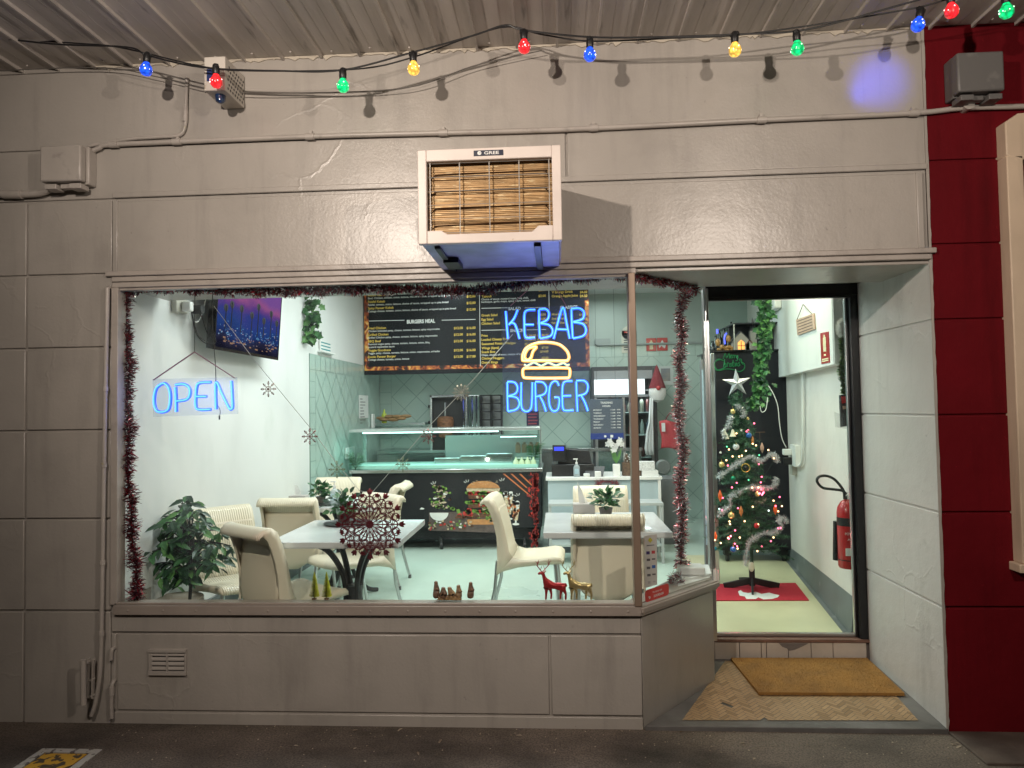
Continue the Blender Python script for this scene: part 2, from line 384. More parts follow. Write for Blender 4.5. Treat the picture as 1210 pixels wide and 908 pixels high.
# ================================================================== GROUND
g = MB(); g.box((-30, -30, -.3), (30, 0.9, 0.0))
o = tag(g.build('footpath', asphm, smooth=False), kind='structure')
g = MB()
gp = []
for i in range(200):
    x = random.uniform(-2.2, 1.9); y = -abs(random.gauss(0, .28))-.004
    r = random.uniform(.0015, .0045); h = .003
    g.add([(x-r, y-r*.6, .002), (x+r*.7, y-r, .002), (x+r, y+r*.5, .003), (x-r*.4, y+r, .002), (x, y, h+.002)], [(0, 1, 4), (1, 2, 4), (2, 3, 4), (3, 0, 4)])
for i in range(26):
    x = random.choice([random.uniform(-2, .9), random.uniform(1.75, 2.1)]); y = -abs(random.gauss(0, .2))-.02
    a = random.uniform(0, 6.3); leaf(g, (x, y, .004), (math.cos(a), math.sin(a), .05), (0, 0, 1), random.uniform(.02, .045), .012)
tag(g.build('litter', mat('litter', (.42, .36, .28), .8, var=(9, .6, (.10, .06, .03)))), kind='stuff')
c_ = [G(60, 892, 0.0), G(118, 886, 0), G(98, 908, 0), G(20, 915, 0)]
def cover():
    t = thing('drain_cover', 'small yellow access cover in a white frame set in the footpath', 'cover', (-2.30, -.42, 0))
    f = MB(); x0, x1, y0, y1 = -2.42, -2.13, -.62, -.28
    for a, b in (((x0, y0), (x1, y0+.035)), ((x0, y1-.035), (x1, y1)), ((x0, y0+.035), (x0+.035, y1-.035)), ((x1-.035, y0+.035), (x1, y1-.035))):
        f.box((a[0], a[1], -.01), (b[0], b[1], .006))
    f.build('frame', mat('worn_white', (.42, .40, .36), .7, dirt=(30, .55, (.12, .10, .09))), t, bevel=.002)
    f = MB(); f.box((x0+.045, y0+.045, -.01), (x1-.045, y1-.045, .004)); f.build('lid', mat('yellow_lid', (.55, .30, .03), .6, dirt=(22, .5, (.07, .05, .03))), t)
cover()
# moss / damp stain along the wall foot is a darker strip of asphalt
# ================================================================== SHOP BUILDING
B = thing('shop_building', 'grey rendered takeaway shopfront with big display window and recessed doorway', 'building', (0, 0, 0))
ZG = [P(15, y, 0).z for y in (327, 413, 510, 614, 722)]     # block joints of the left pier
ZR = [P(1112, y, 0).z for y in (190, 289, 378, 491, 606, 718)]
f = MB()
gp = .005
def block(x0, x1, z0, z1, y=0): f.box((x0+gp, y, z0+gp), (x1-gp, y+.05, z1-gp))
f.box((-6, .012, -.05), (-2.262, .34, 3.40))
for xa, xb in ((-6, -4.6), (-4.6, -3.6), (-3.6, -2.735), (-2.735, -2.272)):
    zs = [-.02]+sorted(ZG)+[2.667]
    for a, b in zip(zs, zs[1:]): block(xa, xb, a, b)
# band above the window (return face of the pier is painted white inside): lintel panel, frieze courses
f.box((-2.262, .012, 2.215), (1.80, .5, 3.40))
f.box((-2.266, .004, 2.29), (1.775, .05, 2.655))
for xa, xb in ((-6, .07), (.07, 1.80)): block(xa, xb, 2.667, 2.94)
block(-6, 1.80, 2.934, 3.38)
f.box((-2.272, -.006, 2.672), (1.80, .02, 2.70)); f.box((-2.272, -.004, 2.29), (-2.245, .02, 2.66)); f.box((1.745, -.005, 2.29), (1.775, .02, 2.66))
f.build('facade_wall', wallm, B, bevel=.004)
f = MB()
f.box((-2.30, -.022, 2.262), (1.82, .02, 2.288)); f.box((-2.27, -.014, 2.234), (1.80, .02, 2.260)); f.box((-2.27, -.010, 2.204), (.40, .03, 2.232))
f.build('lintel_moulding', trimm, B, bevel=.004)
f = MB(); f.box((-2.264, .03, .60), (-2.258, .345, 2.22)); f.build('window_return', whitep, B, smooth=False)
# wall under the window, with framed panel
f = MB()
f.box((-2.262, .012, -.05), (.386, .07, .54))
f.box((-2.272, 0, .455), (.386, .05, .535)); f.box((-2.272, 0, -.03), (.386, .05, .055)); f.box((-.05, 0, .065), (.386, .05, .445)); f.box((-2.272, 0, .065), (-2.25, .05, .445))
f.box((-2.24, .003, .065), (-.062, .05, .443))
bay = [(.388, .0), (.835, .50), (.885, .80), (.75, .80), (.70, .55), (.388, .14)]
f.prism(bay, -.03, .535)
f.build('plinth_wall', wallm, B, bevel=.004)
f = MB()
f.box((-2.25, -.024, .545), (.386, .07, .592)); f.box((-2.25, -.012, .592), (.386, .0, .604))
f.prism([(.386, -.024), (.392, -.024), (.862, .495), (.92, .80), (.80, .80), (.75, .55), (.386, .07)], .545, .592)
f.prism([(.386, -.03), (.396, -.032), (.872, .488), (.935, .80), (.90, .80), (.845, .50), (.386, 0)], .560, .585)
f.build('window_sill', sillm, B, bevel=.003)
for i in range(15): f = MB(); f.lathe([(.006, 0), (.006, .002), (.003, .004)], (-2.17+i*.178+random.uniform(-.01, .01), -.024, .568), 8, axis=(0, -1, 0)); f.build('rivet', sillm, B)
# inner display ledge (white)
f = MB(); f.prism([(-2.25, .02), (.386, .02), (.83, .51), (.88, .78), (.70, .78), (.62, .52), (.34, .075), (-2.25, .075)], .52, .598)
f.build('display_ledge', sillm, B, bevel=.003); f = MB(); f.prism([(.62, .33), (.83, .53), (.875, .78), (.70, .78)], .5985, .602); f.prism([(.66, .42), (.845, .56), (.875, .78), (.68, .78)], .60, .615)
f.build('display_ledge', white, B, bevel=.003)
f = MB()   # window frame: jambs, mullion
f.box((-2.272, -.012, .592), (-2.236, .06, 2.204)); f.box((-2.236, 0, 2.19), (.36, .04, 2.204))
f.build('window_frame', trimm, B, bevel=.003)
f = MB(); f.box((.356, -.03, .592), (.392, .05, 2.206)); f.build('mullion', mat('bronze_trim', (.30, .22, .165), .35, .3, var=(5, .1)), B, bevel=.004)
f = MB(); f.box((-2.236, .018, .592), (.356, .026, 2.2)); f.build('window_pane', shopglass, B, smooth=False)
def vert_sheet(a, b, z0, z1, th=.006):
    m = MB(); a, b = Vector((*a, 0)), Vector((*b, 0)); d = (b-a).normalized(); n = Vector((d.y, -d.x, 0))*th/2
    m.prism([(a-n).to_tuple()[:2], (b-n).to_tuple()[:2], (b+n).to_tuple()[:2], (a+n).to_tuple()[:2]][::-1], z0, z1); return m
vert_sheet((.394, .012), (.838, .505), .592, 2.255).build('window_pane', shopglass, B, smooth=False)
vert_sheet((.840, .508), (.893, .775), .592, 2.255).build('window_pane', shopglass, B, smooth=False)
f = MB(); f.box((.882, .775, .592), (.912, .83, 2.25)); f.box((.75, .80, -.02), (.905, .90, .592)); f.box((.885, .78, .17), (.915, .83, .60))
f.build('door_post', alu, B, bevel=.002)
f = MB(); f.cyl((.839, .507, .592), (.839, .507, 2.25), .004, n=8); f.build('glass_joint', alu, B)
# recess: soffit, right reveal
f = MB()
f.prism([(.40, .01), (1.80, .01), (1.79, .90), (.86, .90), (.80, .55)], 2.2635, 2.30)
f.build('recess_ceiling', mat('recess_paint', (.33, .33, .33), .45, bump=(5, .12), var=(2, .15)), B)
f = MB(); zs = [-.02]+sorted([z for z in ZR if z < 2.2])+[2.262]
for a, b in zip(zs, zs[1:]):
    f.poly3([(1.795, .003, a+gp), (1.786, .80, a+gp), (1.786, .80, b-gp), (1.795, .003, b-gp)], (.04, .002, 0))
f.poly3([(1.803, .02, -.02), (1.794, .80, -.02), (1.794, .80, 2.262), (1.803, .02, 2.262)], (.04, 0, 0))
f.build('reveal_wall', mat('reveal_render', (.60, .585, .56), .4, bump=((9, .14), (95, .2)), var=(1.8, .08), dirt=(2.5, .68, (.34, .33, .31), .1)), B, bevel=.003)
stain(MATS['reveal_render'], (7, 7, .8), .52, .75, .82); stain(MATS['reveal_render'], (30, 30, 30), .66, .72, .75); cracks(MATS['reveal_render'], .7, .003)
# step and tiled threshold ramp
def zr(y): return .022+.04*max(0, y)/.8
f = MB()
def tri_sheet(pts, dz=0, th=.03):
    top = [Vector((x, y, zr(y)+dz)) for x, y in pts]; f.poly3([v-Vector((0, 0, th)) for v in top], (0, 0, th))
tri_sheet([(.392, -.008), (1.80, -.008), (1.79, .80), (.86, .80), (.84, .505)], 0, .05)
f.build('doorstep', mat('bluestone', (.135, .13, .125), .7, bump=(50, .3), var=(6, .35)), B, bevel=.004)
f = MB(); random.seed(5)      # herringbone-like little tiles laid in a field
fx = [tuple(G(*q, .035))[:2] for q in ((806, 849.5), (1085, 850), (1022, 787), (857, 787))]
def clipc(poly, cl):
    for i in range(len(cl)):
        a, b = cl[i], cl[(i+1) % len(cl)]; out = []
        sd = lambda p: (b[0]-a[0])*(p[1]-a[1])-(b[1]-a[1])*(p[0]-a[0])
        for j in range(len(poly)):
            p, q_ = poly[j-1], poly[j]; s0, s1 = sd(p), sd(q_)
            if (s0 >= 0) != (s1 >= 0): t_ = s0/(s0-s1); out.append((p[0]+(q_[0]-p[0])*t_, p[1]+(q_[1]-p[1])*t_))
            if s1 >= 0: out.append(q_)
        poly = out
        if len(poly) < 3: return None
    return poly
def inside(x, y, poly):
    r = False; n = len(poly)
    for i in range(n):
        a, b = poly[i], poly[i-1]
        if (a[1] > y) != (b[1] > y) and x < (b[0]-a[0])*(y-a[1])/(b[1]-a[1])+a[0]: r = not r
    return r
tl, tw = .062, .0205
for i in range(-40, 60):
    for j in range(-40, 60):
        for k in (0, 1):
            # herringbone lattice in (u,v)
            u0 = (i*1+j*3)*tw if False else None
ang = math.radians(45); ca, sa = math.cos(ang), math.sin(ang)
n_ = 3
for a in range(-60, 61):
    for b in range(-30, 31):
        # cell: steps of tw along diagonal, columns of 2*tl
        for k in (0, 1):
            u = a*tw+b*tl*2-(0 if k == 0 else -tl); v = a*tw if k == 0 else a*tw
            if k == 0: rect = (u, v, tl, tw)
            else: rect = (u, v-tl+tw, tw, tl)
            cx, cy = rect[0]+rect[2]/2, rect[1]+rect[3]/2
            X = 1.3+cx*ca-cy*sa; Y = .4+cx*sa+cy*ca
            if random.random() < .006: continue
            q = []
            for du, dv in ((0, 0), (1, 0), (1, 1), (0, 1)):
                uu = rect[0]+.0012+du*(rect[2]-.0024); vv = rect[1]+.0012+dv*(rect[3]-.0024)
                xx = 1.3+uu*ca-vv*sa; yy = .4+uu*sa+vv*ca; q.append((xx, yy))
            q = clipc(q, fx)
            if not q: continue
            q = [(x_, y_, zr(y_)+.004) for x_, y_ in q]
            f.mi(random.choice((0, 0, 0, 1, 1, 2))); f.face(q)
f.build('porch_tiles', [mat('tile_buff', (.40, .265, .145), .5, var=(4, .25)), mat('tile_tan', (.34, .22, .115), .5), mat('tile_brown', (.27, .175, .09), .55)], B, smooth=False)
f = MB(); x = .90
for wd in (.145, .125, .03, .125, .13, .125, .19):
    f.box((x+.002, .795, .055), (min(x+wd, 1.789)-.002, .82, .158)); x += wd
f.build('riser_tiles', mat('riser_tile', (.50, .44, .38), .3, var=(5, .2), dirt=(10, .62, (.30, .25, .20), .1)), B, bevel=.0015)
f = MB(); f.box((.86, .81, .0), (1.79, .95, .150)); f.build('step_core', mat('mortar', (.15, .13, .12), .9, bump=(60, .5)), B)
f = MB(); random.seed(8)      # broken patch on the riser
pts = [(1.27, .156), (1.44, .156), (1.41, .140), (1.385, .128), (1.36, .118), (1.33, .112), (1.315, .126), (1.29, .135)]
f.poly3([(x, .7935, z) for x, z in pts], (0, .0025, 0)); f.build('broken_tile_patch', mat('mortar'), B, smooth=False)
f = MB(); f.box((.90, .79, .160), (1.788, .93, .1785)); f.build('threshold', mat('threshold_timber', (.17, .09, .065), .55, var=(12, .4), stretch=(1, 6, 6), bump=(60, .3)), B, bevel=.002)
f = MB(); f.box((.91, .845, .179), (1.73, .875, .186))
for i in range(6): f.lathe([(.004, 0), (.003, .002)], (1.0+i*.125, .852, .186), 6)
f.build('threshold_strip', alu, B, bevel=.001)
# black door frame and glazed door
f = MB(); f.box((.90, .80, 2.195), (1.788, .86, 2.262)); f.box((.90, .79, 2.178), (1.75, .83, 2.198)); f.box((1.740, .80, .16), (1.786, .87, 2.195)); f.box((1.730, .83, .18), (1.740, .86, 2.18))
f.build('door_frame', mat('black_paint', (.010, .010, .012), .3, bump=(30, .2), dirt=(40, .74, (.3, .28, .25))), B, bevel=.003)
d_ = MB(); d_.box((.915, .842, .195), (1.722, .848, 2.175)); dr = d_.build('door', thinglass, B, smooth=False)
f = MB(); f.box((.913, .836, .187), (1.728, .856, .200)); f.box((.911, .836, .187), (.9185, .856, 2.176)); f.box((1.722, .836, .187), (1.7295, .856, 2.176))
f.build('door_rail', alu, dr, bevel=.001)
# interior shell ---------------------------------------------------------
FZ = .14
f = MB(); f.prism([(-2.4, .13), (.40, .13), (.80, .60), (.86, .90), (1.80, .90), (2.6, 5.75), (-2.4, 5.75)], FZ-.1, FZ); f.box((.9, .95, FZ), (1.6, 1.0, FZ+.001)) if 0 else None
f.build('interior_floor', floorm, B, smooth=False)
f = MB(); f.prism([(.93, .91), (1.80, .91), (2.13, 3.35), (1.12, 3.35)], FZ+.0005, FZ+.004); f.build('warm_lit_floor', mat('warm_lit_vinyl', (.60, .58, .38), .32, var=(2.2, .16), bump=(30, .04), dirt=(3, .63, (.48, .46, .30), .15)), B, smooth=False)  # corridor's warm light put into the cream of a sheet over the vinyl
f = MB(); f.box((-2.42, .06, FZ), (-2.30, 5.7, 3.02)); f.build('interior_wall', whitep, B, smooth=False)
f = MB(); f.box((-2.42, 5.6, FZ), (3.2, 5.72, 3.02)); f.build('rear_wall', greenp, B, smooth=False)
f = MB(); f.poly3([(1.770, .88, FZ), (2.42, 5.6, FZ), (2.42, 5.6, 3.02), (1.770, .88, 3.02)], (.1, -.01, 0)); f.build('interior_wall', mat('corridor_paint', (.76, .72, .68), .5, bump=(3, .15), var=(1.5, .08)), B, smooth=False)
f = MB(); f.box((-2.42, .06, 3.0), (3.2, 5.7, 3.08)); f.build('interior_ceiling', whitep, B, smooth=False)
f = MB(); f.box((-2.262, .51, 2.30), (3.2, .56, 3.0)) if 0 else f.box((-2.42, .07, 2.22), (.42, .10, 3.0)); f.box((1.70, .90, 2.25), (1.95, .94, 3.0)); f.box((.36, .9, 2.31), (1.8, .93, 3.0)); f.box((.36, .07, 2.31), (.40, .9, 3.0))
f.build('bulkhead', whitep, B, smooth=False)
# splayed bulkhead in the corridor
dx = lambda y: 1.712+.143*(y-1.0)
f = MB(); f.poly3([(dx(1.0), 1.0, 1.795), (dx(3.35), 3.35, 1.80), (dx(3.35), 3.35, 2.99), (dx(1.0), 1.0, 2.99)], (.12, -.01, 0)); f.build('corridor_bulkhead', whitep, B, smooth=False)
# cove skirting
f = MB(); f.box((-2.30, .35, FZ), (-2.28, 5.58, FZ+.20)); f.build('cove_skirting', skirtm, B, smooth=False); f = MB(); f.poly3([(1.755, .98, FZ+.001), (2.05, 3.06, FZ+.001), (2.42, 5.58, FZ+.001), (2.42, 5.58, FZ+.21), (2.08, 3.06, FZ+.21), (1.785, .98, FZ+.24)], (.012, 0, 0))
f.poly3([(1.66, .90, FZ+.0015), (1.80, .90, FZ+.0015), (2.45, 5.5, FZ+.0015), (2.25, 5.5, FZ+.0015), (2.02, 3.0, FZ+.0015), (1.73, 1.03, FZ+.0015)], (0, 0, .004))
f.build('cove_skirting', skirtm, B, smooth=False)
# tiling: left wall and kitchen
def tiled(name, origin, ud, vd, L, H, fn, border=.15, hs=.0030):
    # grout sheet plus individual diagonal tiles, all one surface part
    m = MB(); o_, ud, vd = Vector(origin), Vector(ud), Vector(vd); nn = ud.cross(vd).normalized()*fn
    m.mi(1).poly3([o_, o_+ud*L, o_+ud*L+vd*H, o_+vd*H], nn*.004); m.mi(0)
    s = .15
    def quad(pts):
        c = sum((Vector((p[0], p[1], 0)) for p in pts), Vector())/len(pts)
        vs = [];
        for p in pts:
            q = Vector((p[0], p[1], 0)); q = c+(q-c)*(1-hs*2.6/s*1.0); vs.append(o_+ud*q.x+vd*q.y+nn*.0075)
        m.face(vs)
    def clip(poly, x0, x1, y0, y1):
        for ax, lim, sg in ((0, x0, 1), (0, x1, -1), (1, y0, 1), (1, y1, -1)):
            out = []
            for i in range(len(poly)):
                a, b = poly[i-1], poly[i]; ia = (a[ax]-lim)*sg >= -1e-9; ib = (b[ax]-lim)*sg >= -1e-9
                if ia != ib:
                    t = (lim-a[ax])/(b[ax]-a[ax]); out.append((a[0]+(b[0]-a[0])*t, a[1]+(b[1]-a[1])*t))
                if ib: out.append(b)
            poly = out
            if len(poly) < 3: return None
        return poly
    i = 0; x = 0
    while x < L-.01:   # border courses along the top
        quad([(x, H-border), (min(x+border, L), H-border), (min(x+border, L), H), (x, H)]); x += border
    y = 0
    while y < H-border-.01:
        quad([(0, y), (border, y), (border, min(y+border, H-border)), (0, min(y+border, H-border))]); y += border
    D = s/math.sqrt(2)*1.5
    for a in range(-2, int(L/D)+3):
        for b in range(-2, int(H/D)+3):
            if (a+b) % 2: continue
            cx, cy = a*D, b*D
            pl = clip([(cx-D, cy), (cx, cy-D), (cx+D, cy), (cx, cy+D)], border, L, 0, H-border)
            if pl: quad(pl)
    return m.build(name, [tilem, grout], B, smooth=False)
tilem = mat('glazed_tile', (.46, .60, .54), .18, var=(.9, .08), coat=.3); grout = mat('grout', grout_c, .8)
tiled('wall_tiles', (-2.2995, 2.98, FZ+.2), (0, 1, 0), (0, 0, 1), 2.6, 1.76, 1)
tiled('wall_tiles', (-2.29, 5.599, FZ), (1, 0, 0), (0, 0, 1), 4.5, 2.22, -1) if 0 else tiled('wall_tiles', (-2.29, 5.599, FZ), (1, 0, 0), (0, 0, 1), 4.7, 2.20, 1, hs=.0017)
# verandah soffit with standing seams
f = MB(); f.box((-6, -2.3, 3.37), (6, 0.0, 3.39))
x = P(201, 82, 0).x-.2*18
i = 0
while x < 5:
    f.box((x-.006, -2.3, 3.352), (x+.006, -.002, 3.372))
    if i % 1 == 0:
        for q in (.067, .133): f.box((x+q-.0008, -2.3, 3.3685), (x+q+.0008, -.004, 3.372))
    x += .2; i += 1
f.box((-6, -.03, 3.345), (6, -.004, 3.352)) if 0 else None
f.build('verandah_soffit', soffm, B, bevel=.0015, seg=1)
for i in range(30):
    xx = -2.9+i*.2+random.uniform(-.01, .01); f = MB(); f.lathe([(.006, 0), (.006, .003), (.003, .006)], (xx, -.05+random.uniform(-.01, .01), 3.37), 6, axis=(0, 0, -1)); f.build('screw', soffm, B)
# ragged unpainted lip where render meets soffit
f = MB(); random.seed(3); x = -2.4; lip = [(-2.4, 3.368)]; lowz = []
while x < 1.8: lowz.append((x, 3.361-random.random()**3*.020)); x += random.uniform(.01, .035)
f.poly3([(x, -.008, z) for x, z in [(-2.42, 3.3685)]+lowz+[(1.8, 3.3685)]], (0, .010, 0)); f.build('render_lip', mat('old_plaster', (.50, .45, .37), .8, bump=(80, .4)), B, smooth=False)
# ------------------------------------------------ neighbour
N = thing('neighbouring_building', 'dark red rendered wall of the building next door with cream window surround', 'building', (3, 0, 0))
f = MB(); f.box((1.812, .012, -.05), (6, .5, 3.40))
zs = [-.06]+sorted(ZR)+[3.38]
for a, b in zip(zs, zs[1:]): f.box((1.805, 0, a+.005), (6, .05, b-.005))
f.build('wall', redm, N, bevel=.004)
f = MB(); random.seed(2)    # hand-cut paint edge
z = .0
pts = [(1.7975, z)]
while z < 3.36: z += random.uniform(.02, .06); pts.append((1.805+random.uniform(-.0015, .0025), z))
pts += [(1.793, 3.36), (1.793, 0)]
f.poly3([(x, -.0032, zz) for x, zz in pts], (0, .003, 0)); f.build('paint_edge', wallm, B, smooth=False)
f = MB(); xe = 2.125
f.box((xe, -.07, .80), (xe+.075, .05, 2.70)); f.poly3([(xe, -.07, 2.70), (xe+.075, -.07, 2.68), (4.0, -.07, 2.68), (4.0, -.07, 2.98), (xe+.06, -.07, 2.90), (xe, -.07, 2.86)], (0, .12, 0)); f.box((xe-.02, -.08, .76), (4, .05, .80))
f.build('window_surround', creamm, N, bevel=.005)
f = MB(); f.box((xe+.075, .005, .80), (4, .011, 2.68)); f.build('window_pane', blackgl, N, smooth=False)
f = MB(); f.box((1.80, -.30, -.02), (2.6, 0, .012)); f.build('apron_slab', mat('old_paving', (.10, .075, .06), .8, bump=(40, .5), var=(5, .4)), N, bevel=.005)

# ================================================================== EXTERIOR FITTINGS
def P0(px, py, Y=0): return P(px, py, Y)
# conduit running along the frieze
t = thing('conduit', 'long grey painted electrical conduit running across the frieze above the window', 'conduit', (-.2, 0, 2.9))
pts = [P0(p[0], p[1], -.022) for p in ((103, 181), (118, 175), (128, 171.5), (205, 168), (400, 160.5), (660, 153.5), (900, 142), (1078, 134), (1137, 128), (1210, 126), (1330, 121))]
f = MB(); f.tube(smooth_path(pts, 4), .0125, 10); f.build('pipe', pipem, t)
for q in (135, 209, 367, 525, 702, 900, 1078):
    a = [p for p in pts]; i = max(k for k in range(len(a)-1) if CXp(a[k]) <= q) if False else None
def on_pts(px):
    ks = [103, 118, 128, 205, 400, 660, 900, 1078, 1137, 1210, 1330]
    for i in range(len(ks)-1):
        if ks[i] <= px <= ks[i+1]: return pts[i].lerp(pts[i+1], (px-ks[i])/(ks[i+1]-ks[i]))
for q in (135, 209, 367, 525, 702, 900, 1080):
    c = on_pts(q); f = MB(); f.cyl(c-Vector((.022, 0, 0)), c+Vector((.022, 0, 0)), .017, n=12); f.box(c+Vector((-.007, .004, .012)), c+Vector((.007, .018, .034))); f.build('saddle_clip', pipem, t)
f = MB(); c = P0(1141, 126, -.02); f.cyl(c+Vector((0, -.03, 0)), c+Vector((0, .02, 0)), .026, n=20); f.build('junction_cover', pipem, t)
t = thing('branch_conduit', 'short grey conduit bending down from the alarm box to the long conduit', 'conduit', (-2, 0, 3))
pts2 = [P0(p[0], p[1], -.014) for p in ((221, 92), (220, 120), (219, 148), (212, 160), (190, 162), (150, 165), (104, 173))]
f = MB(); f.tube(smooth_path(pts2, 5), .009, 10); f.build('pipe', pipem, t)
f = MB(); f.cyl(P0(219.5, 126, -.014), P0(219, 144, -.014), .0125); f.build('coupling', pipem, t)
t = thing('side_conduit', 'grey conduit leaving the lower left of the junction box toward the left edge', 'conduit', (-2.7, 0, 2.7))
f = MB(); f.tube(smooth_path([P0(p[0], p[1], -.03) for p in ((-120, 236), (0, 230), (30, 230), (50, 228), (62, 222))], 4), .017, 10); f.build('pipe', pipem, t)
f = MB(); f.cyl(P0(4, 230, -.03), P0(26, 230, -.03), .022); f.build('coupling', pipem, t)
# junction box left
def jbox(x0, x1, z0, z1, dep, m, label, name):
    t = thing(name, label, 'junction box', ((x0+x1)/2, 0, z0))
    f = MB(); f.box((x0, -dep*.55, z0+.03), (x1, 0, z1)); f.build('housing', m, t, bevel=.006)
    f = MB(); f.box((x0-.006, -dep, z0+.035), (x1-.012, -dep*.55-.003, z1-.006)); f.build('lid', m, t, bevel=.008)
    for a, b in ((.05, .33), (.64, .92)):
        f = MB(); w_ = x1-x0; f.box((x0+w_*a, -dep*.9, z0), (x0+w_*b, -dep*.3, z0+.026)); f.build('latch', m, t, bevel=.003)
    f = MB(); f.box((x0+(x1-x0)*.36, -dep*.7, z0+.008), (x0+(x1-x0)*.6, -dep*.4, z0+.03)); f.build('catch', m, t, bevel=.003)
    return t
a, b = P0(50, 172, -.1), P0(99, 222, -.1)
jbox(a.x, b.x, b.z, a.z, .11, pipem, 'square grey painted junction box on the upper left of the shopfront', 'junction_box')
a, b = P0(1131, 62, -.12), P0(1190, 116, -.12)
jbox(a.x, b.x, b.z, a.z, .13, mat('dark_grey_box', (.13, .125, .12), .45, bump=(50, .05), dirt=(9, .62, (.2, .19, .18), .1)), 'dark grey plastic enclosure mounted on the red wall', 'enclosure')
# alarm box
t = thing('alarm_box', 'white perforated alarm box with blue strobe under the verandah', 'alarm box', P0(265, 95, 0))
a, b = P0(241, 70, -.22), P0(270, 105, -.22)
x0, x1, z0, z1 = a.x, a.x+.105, b.z-.005, a.z+.01
f = MB(); f.poly3([(x0, -.22, z0), (x1, -.22, z0), (x1, -.22, z1), (x0, -.22, z1)], (0, .215, 0)); f.build('housing', mat('aged_white', (.60, .56, .50), .5, dirt=(16, .62, (.4, .33, .25), .08)), t, bevel=.004)
f = MB()
for i in range(7):
    for j in range(6): f.cyl((x1+.0005, -.19+i*.026+(j % 2)*.012, z0+.02+j*.022), (x1+.0012, -.19+i*.026+(j % 2)*.012, z0+.02+j*.022), .0065, n=8)
f.build('grille_holes', black, t)
f = MB(); f.box((x0+.015, -.2225, z0+.045), (x1-.03, -.2205, z0+.105)); f.build('emblem', navy, t)
f = MB(); f.lathe([(.026, 0), (.026, .012), (.022, .03), (.012, .038), (0, .04)], ((x0+x1)/2, -.16, z0), 16, axis=(0, 0, -1)); f.build('strobe', mat('blue_lens', (.01, .03, .09), .1, coat=1), t)
# downpipe left of window
t = thing('downpipe', 'slim grey downpipe beside the left window frame', 'pipe', (-2.27, 0, 0))
pp = [P0(p[0], p[1], -.03) for p in ((127, 341), (124.5, 460), (122, 600), (120.5, 700), (118.5, 790), (113, 830), (108, 846))]
f = MB(); f.tube([P0(130, 340, -.005)]+smooth_path(pp, 5), .011, 10); f.build('pipe', pipem, t)
for y in (465, 553, 668, 745):
    c = min(smooth_path(pp, 8), key=lambda v: abs(v.z-P0(122, y, -.03).z)); f = MB(); f.cyl(c-Vector((0, 0, .012)), c+Vector((0, 0, .012)), .0145); f.build('collar', pipem, t)
t = thing('stub_pipe', 'short hooked grey pipe standing at the wall foot, taller of the two stubs', 'pipe', P0(132, 845, -.02))
f = MB(); f.tube(smooth_path([P0(p[0], p[1], -.02) for p in ((132, 849), (131.5, 830), (132, 812))]+[P0(134, 806, -.01), P0(136, 804, .01)], 4), .010, 10); f.build('pipe', pipem, t)
f = MB(); f.cyl(P0(131.7, 822, -.02), P0(131.8, 812, -.02), .013); f.build('coupling', pipem, t)
f = MB(); f.tube(smooth_path([P0(131, 780, -.016), P0(131.5, 771, -.018), P0(133, 767, -.012), P0(136, 766, .01)], 4), .010, 10)
tag(f.build('stub_elbow', pipem), 'small grey pipe elbow entering the plinth above the stub pipe', 'pipe')
# bracket
t = thing('pole_bracket', 'grey metal bracket of an upright tube and ladder strap on the left pier', 'bracket', P0(100, 835, 0))
f = MB(); f.cyl(P0(98.5, 833, -.10), P0(98, 780, -.10), .0135, n=14); f.build('upright_tube', pipem, t)
f = MB()
for a in (105, 110.5): f.bar(P0(a-1, 825, -.04), P0(a, 778, -.04), .006, .02, up=(0, 1, 0))
for y in (780, 803, 822): f.bar(P0(104, y+2, -.04), P0(112, y-1, -.04), .008, .006, up=(0, 1, 0))
f.bar(P0(99, 785, -.09), P0(107, 785, 0), .02, .005); f.bar(P0(99, 825, -.09), P0(106, 825, 0), .02, .005)
f.build('strap', pipem, t, bevel=.001)
# air vent
t = thing('air_vent', 'grey painted louvre vent in the plinth panel under the window', 'vent', P0(198, 797, 0))
a, b = P0(176, 767, -.004), P0(220.5, 798, -.004); x0, x1, z0, z1 = a.x, b.x, b.z, a.z
f = MB(); f.box((x0, -.016, z1-.016), (x1, .01, z1)); f.box((x0, -.014, z0), (x1, .01, z0+.02)); f.box((x0, -.010, z0+.02), (x0+.018, .01, z1-.016)); f.box((x1-.01, -.010, z0+.02), (x1, .01, z1-.016)); f.build('frame', pipem, t, bevel=.002)
f = MB(); f.box((x0+.018, -.0035, z0+.02), (x1-.01, .0028, z1-.016)); f.build('duct_opening', black, t)
for i in range(4):
    zc = z0+.026+i*(z1-z0-.036)/4+.004
    f = MB(); f.poly3([(x0+.018, -.012, zc+.002), (x0+.018, -.004, zc+.012), (x0+.018, -.004, zc+.009), (x0+.018, -.012, zc-.003)], (x1-x0-.028, 0, 0)); f.build('louvre', pipem, t)
f = MB(); xm = (x0+x1)/2; f.box((xm-.004, -.014, z0+.018), (xm+.004, .0, z1-.014)); f.build('centre_rib', pipem, t, bevel=.001)
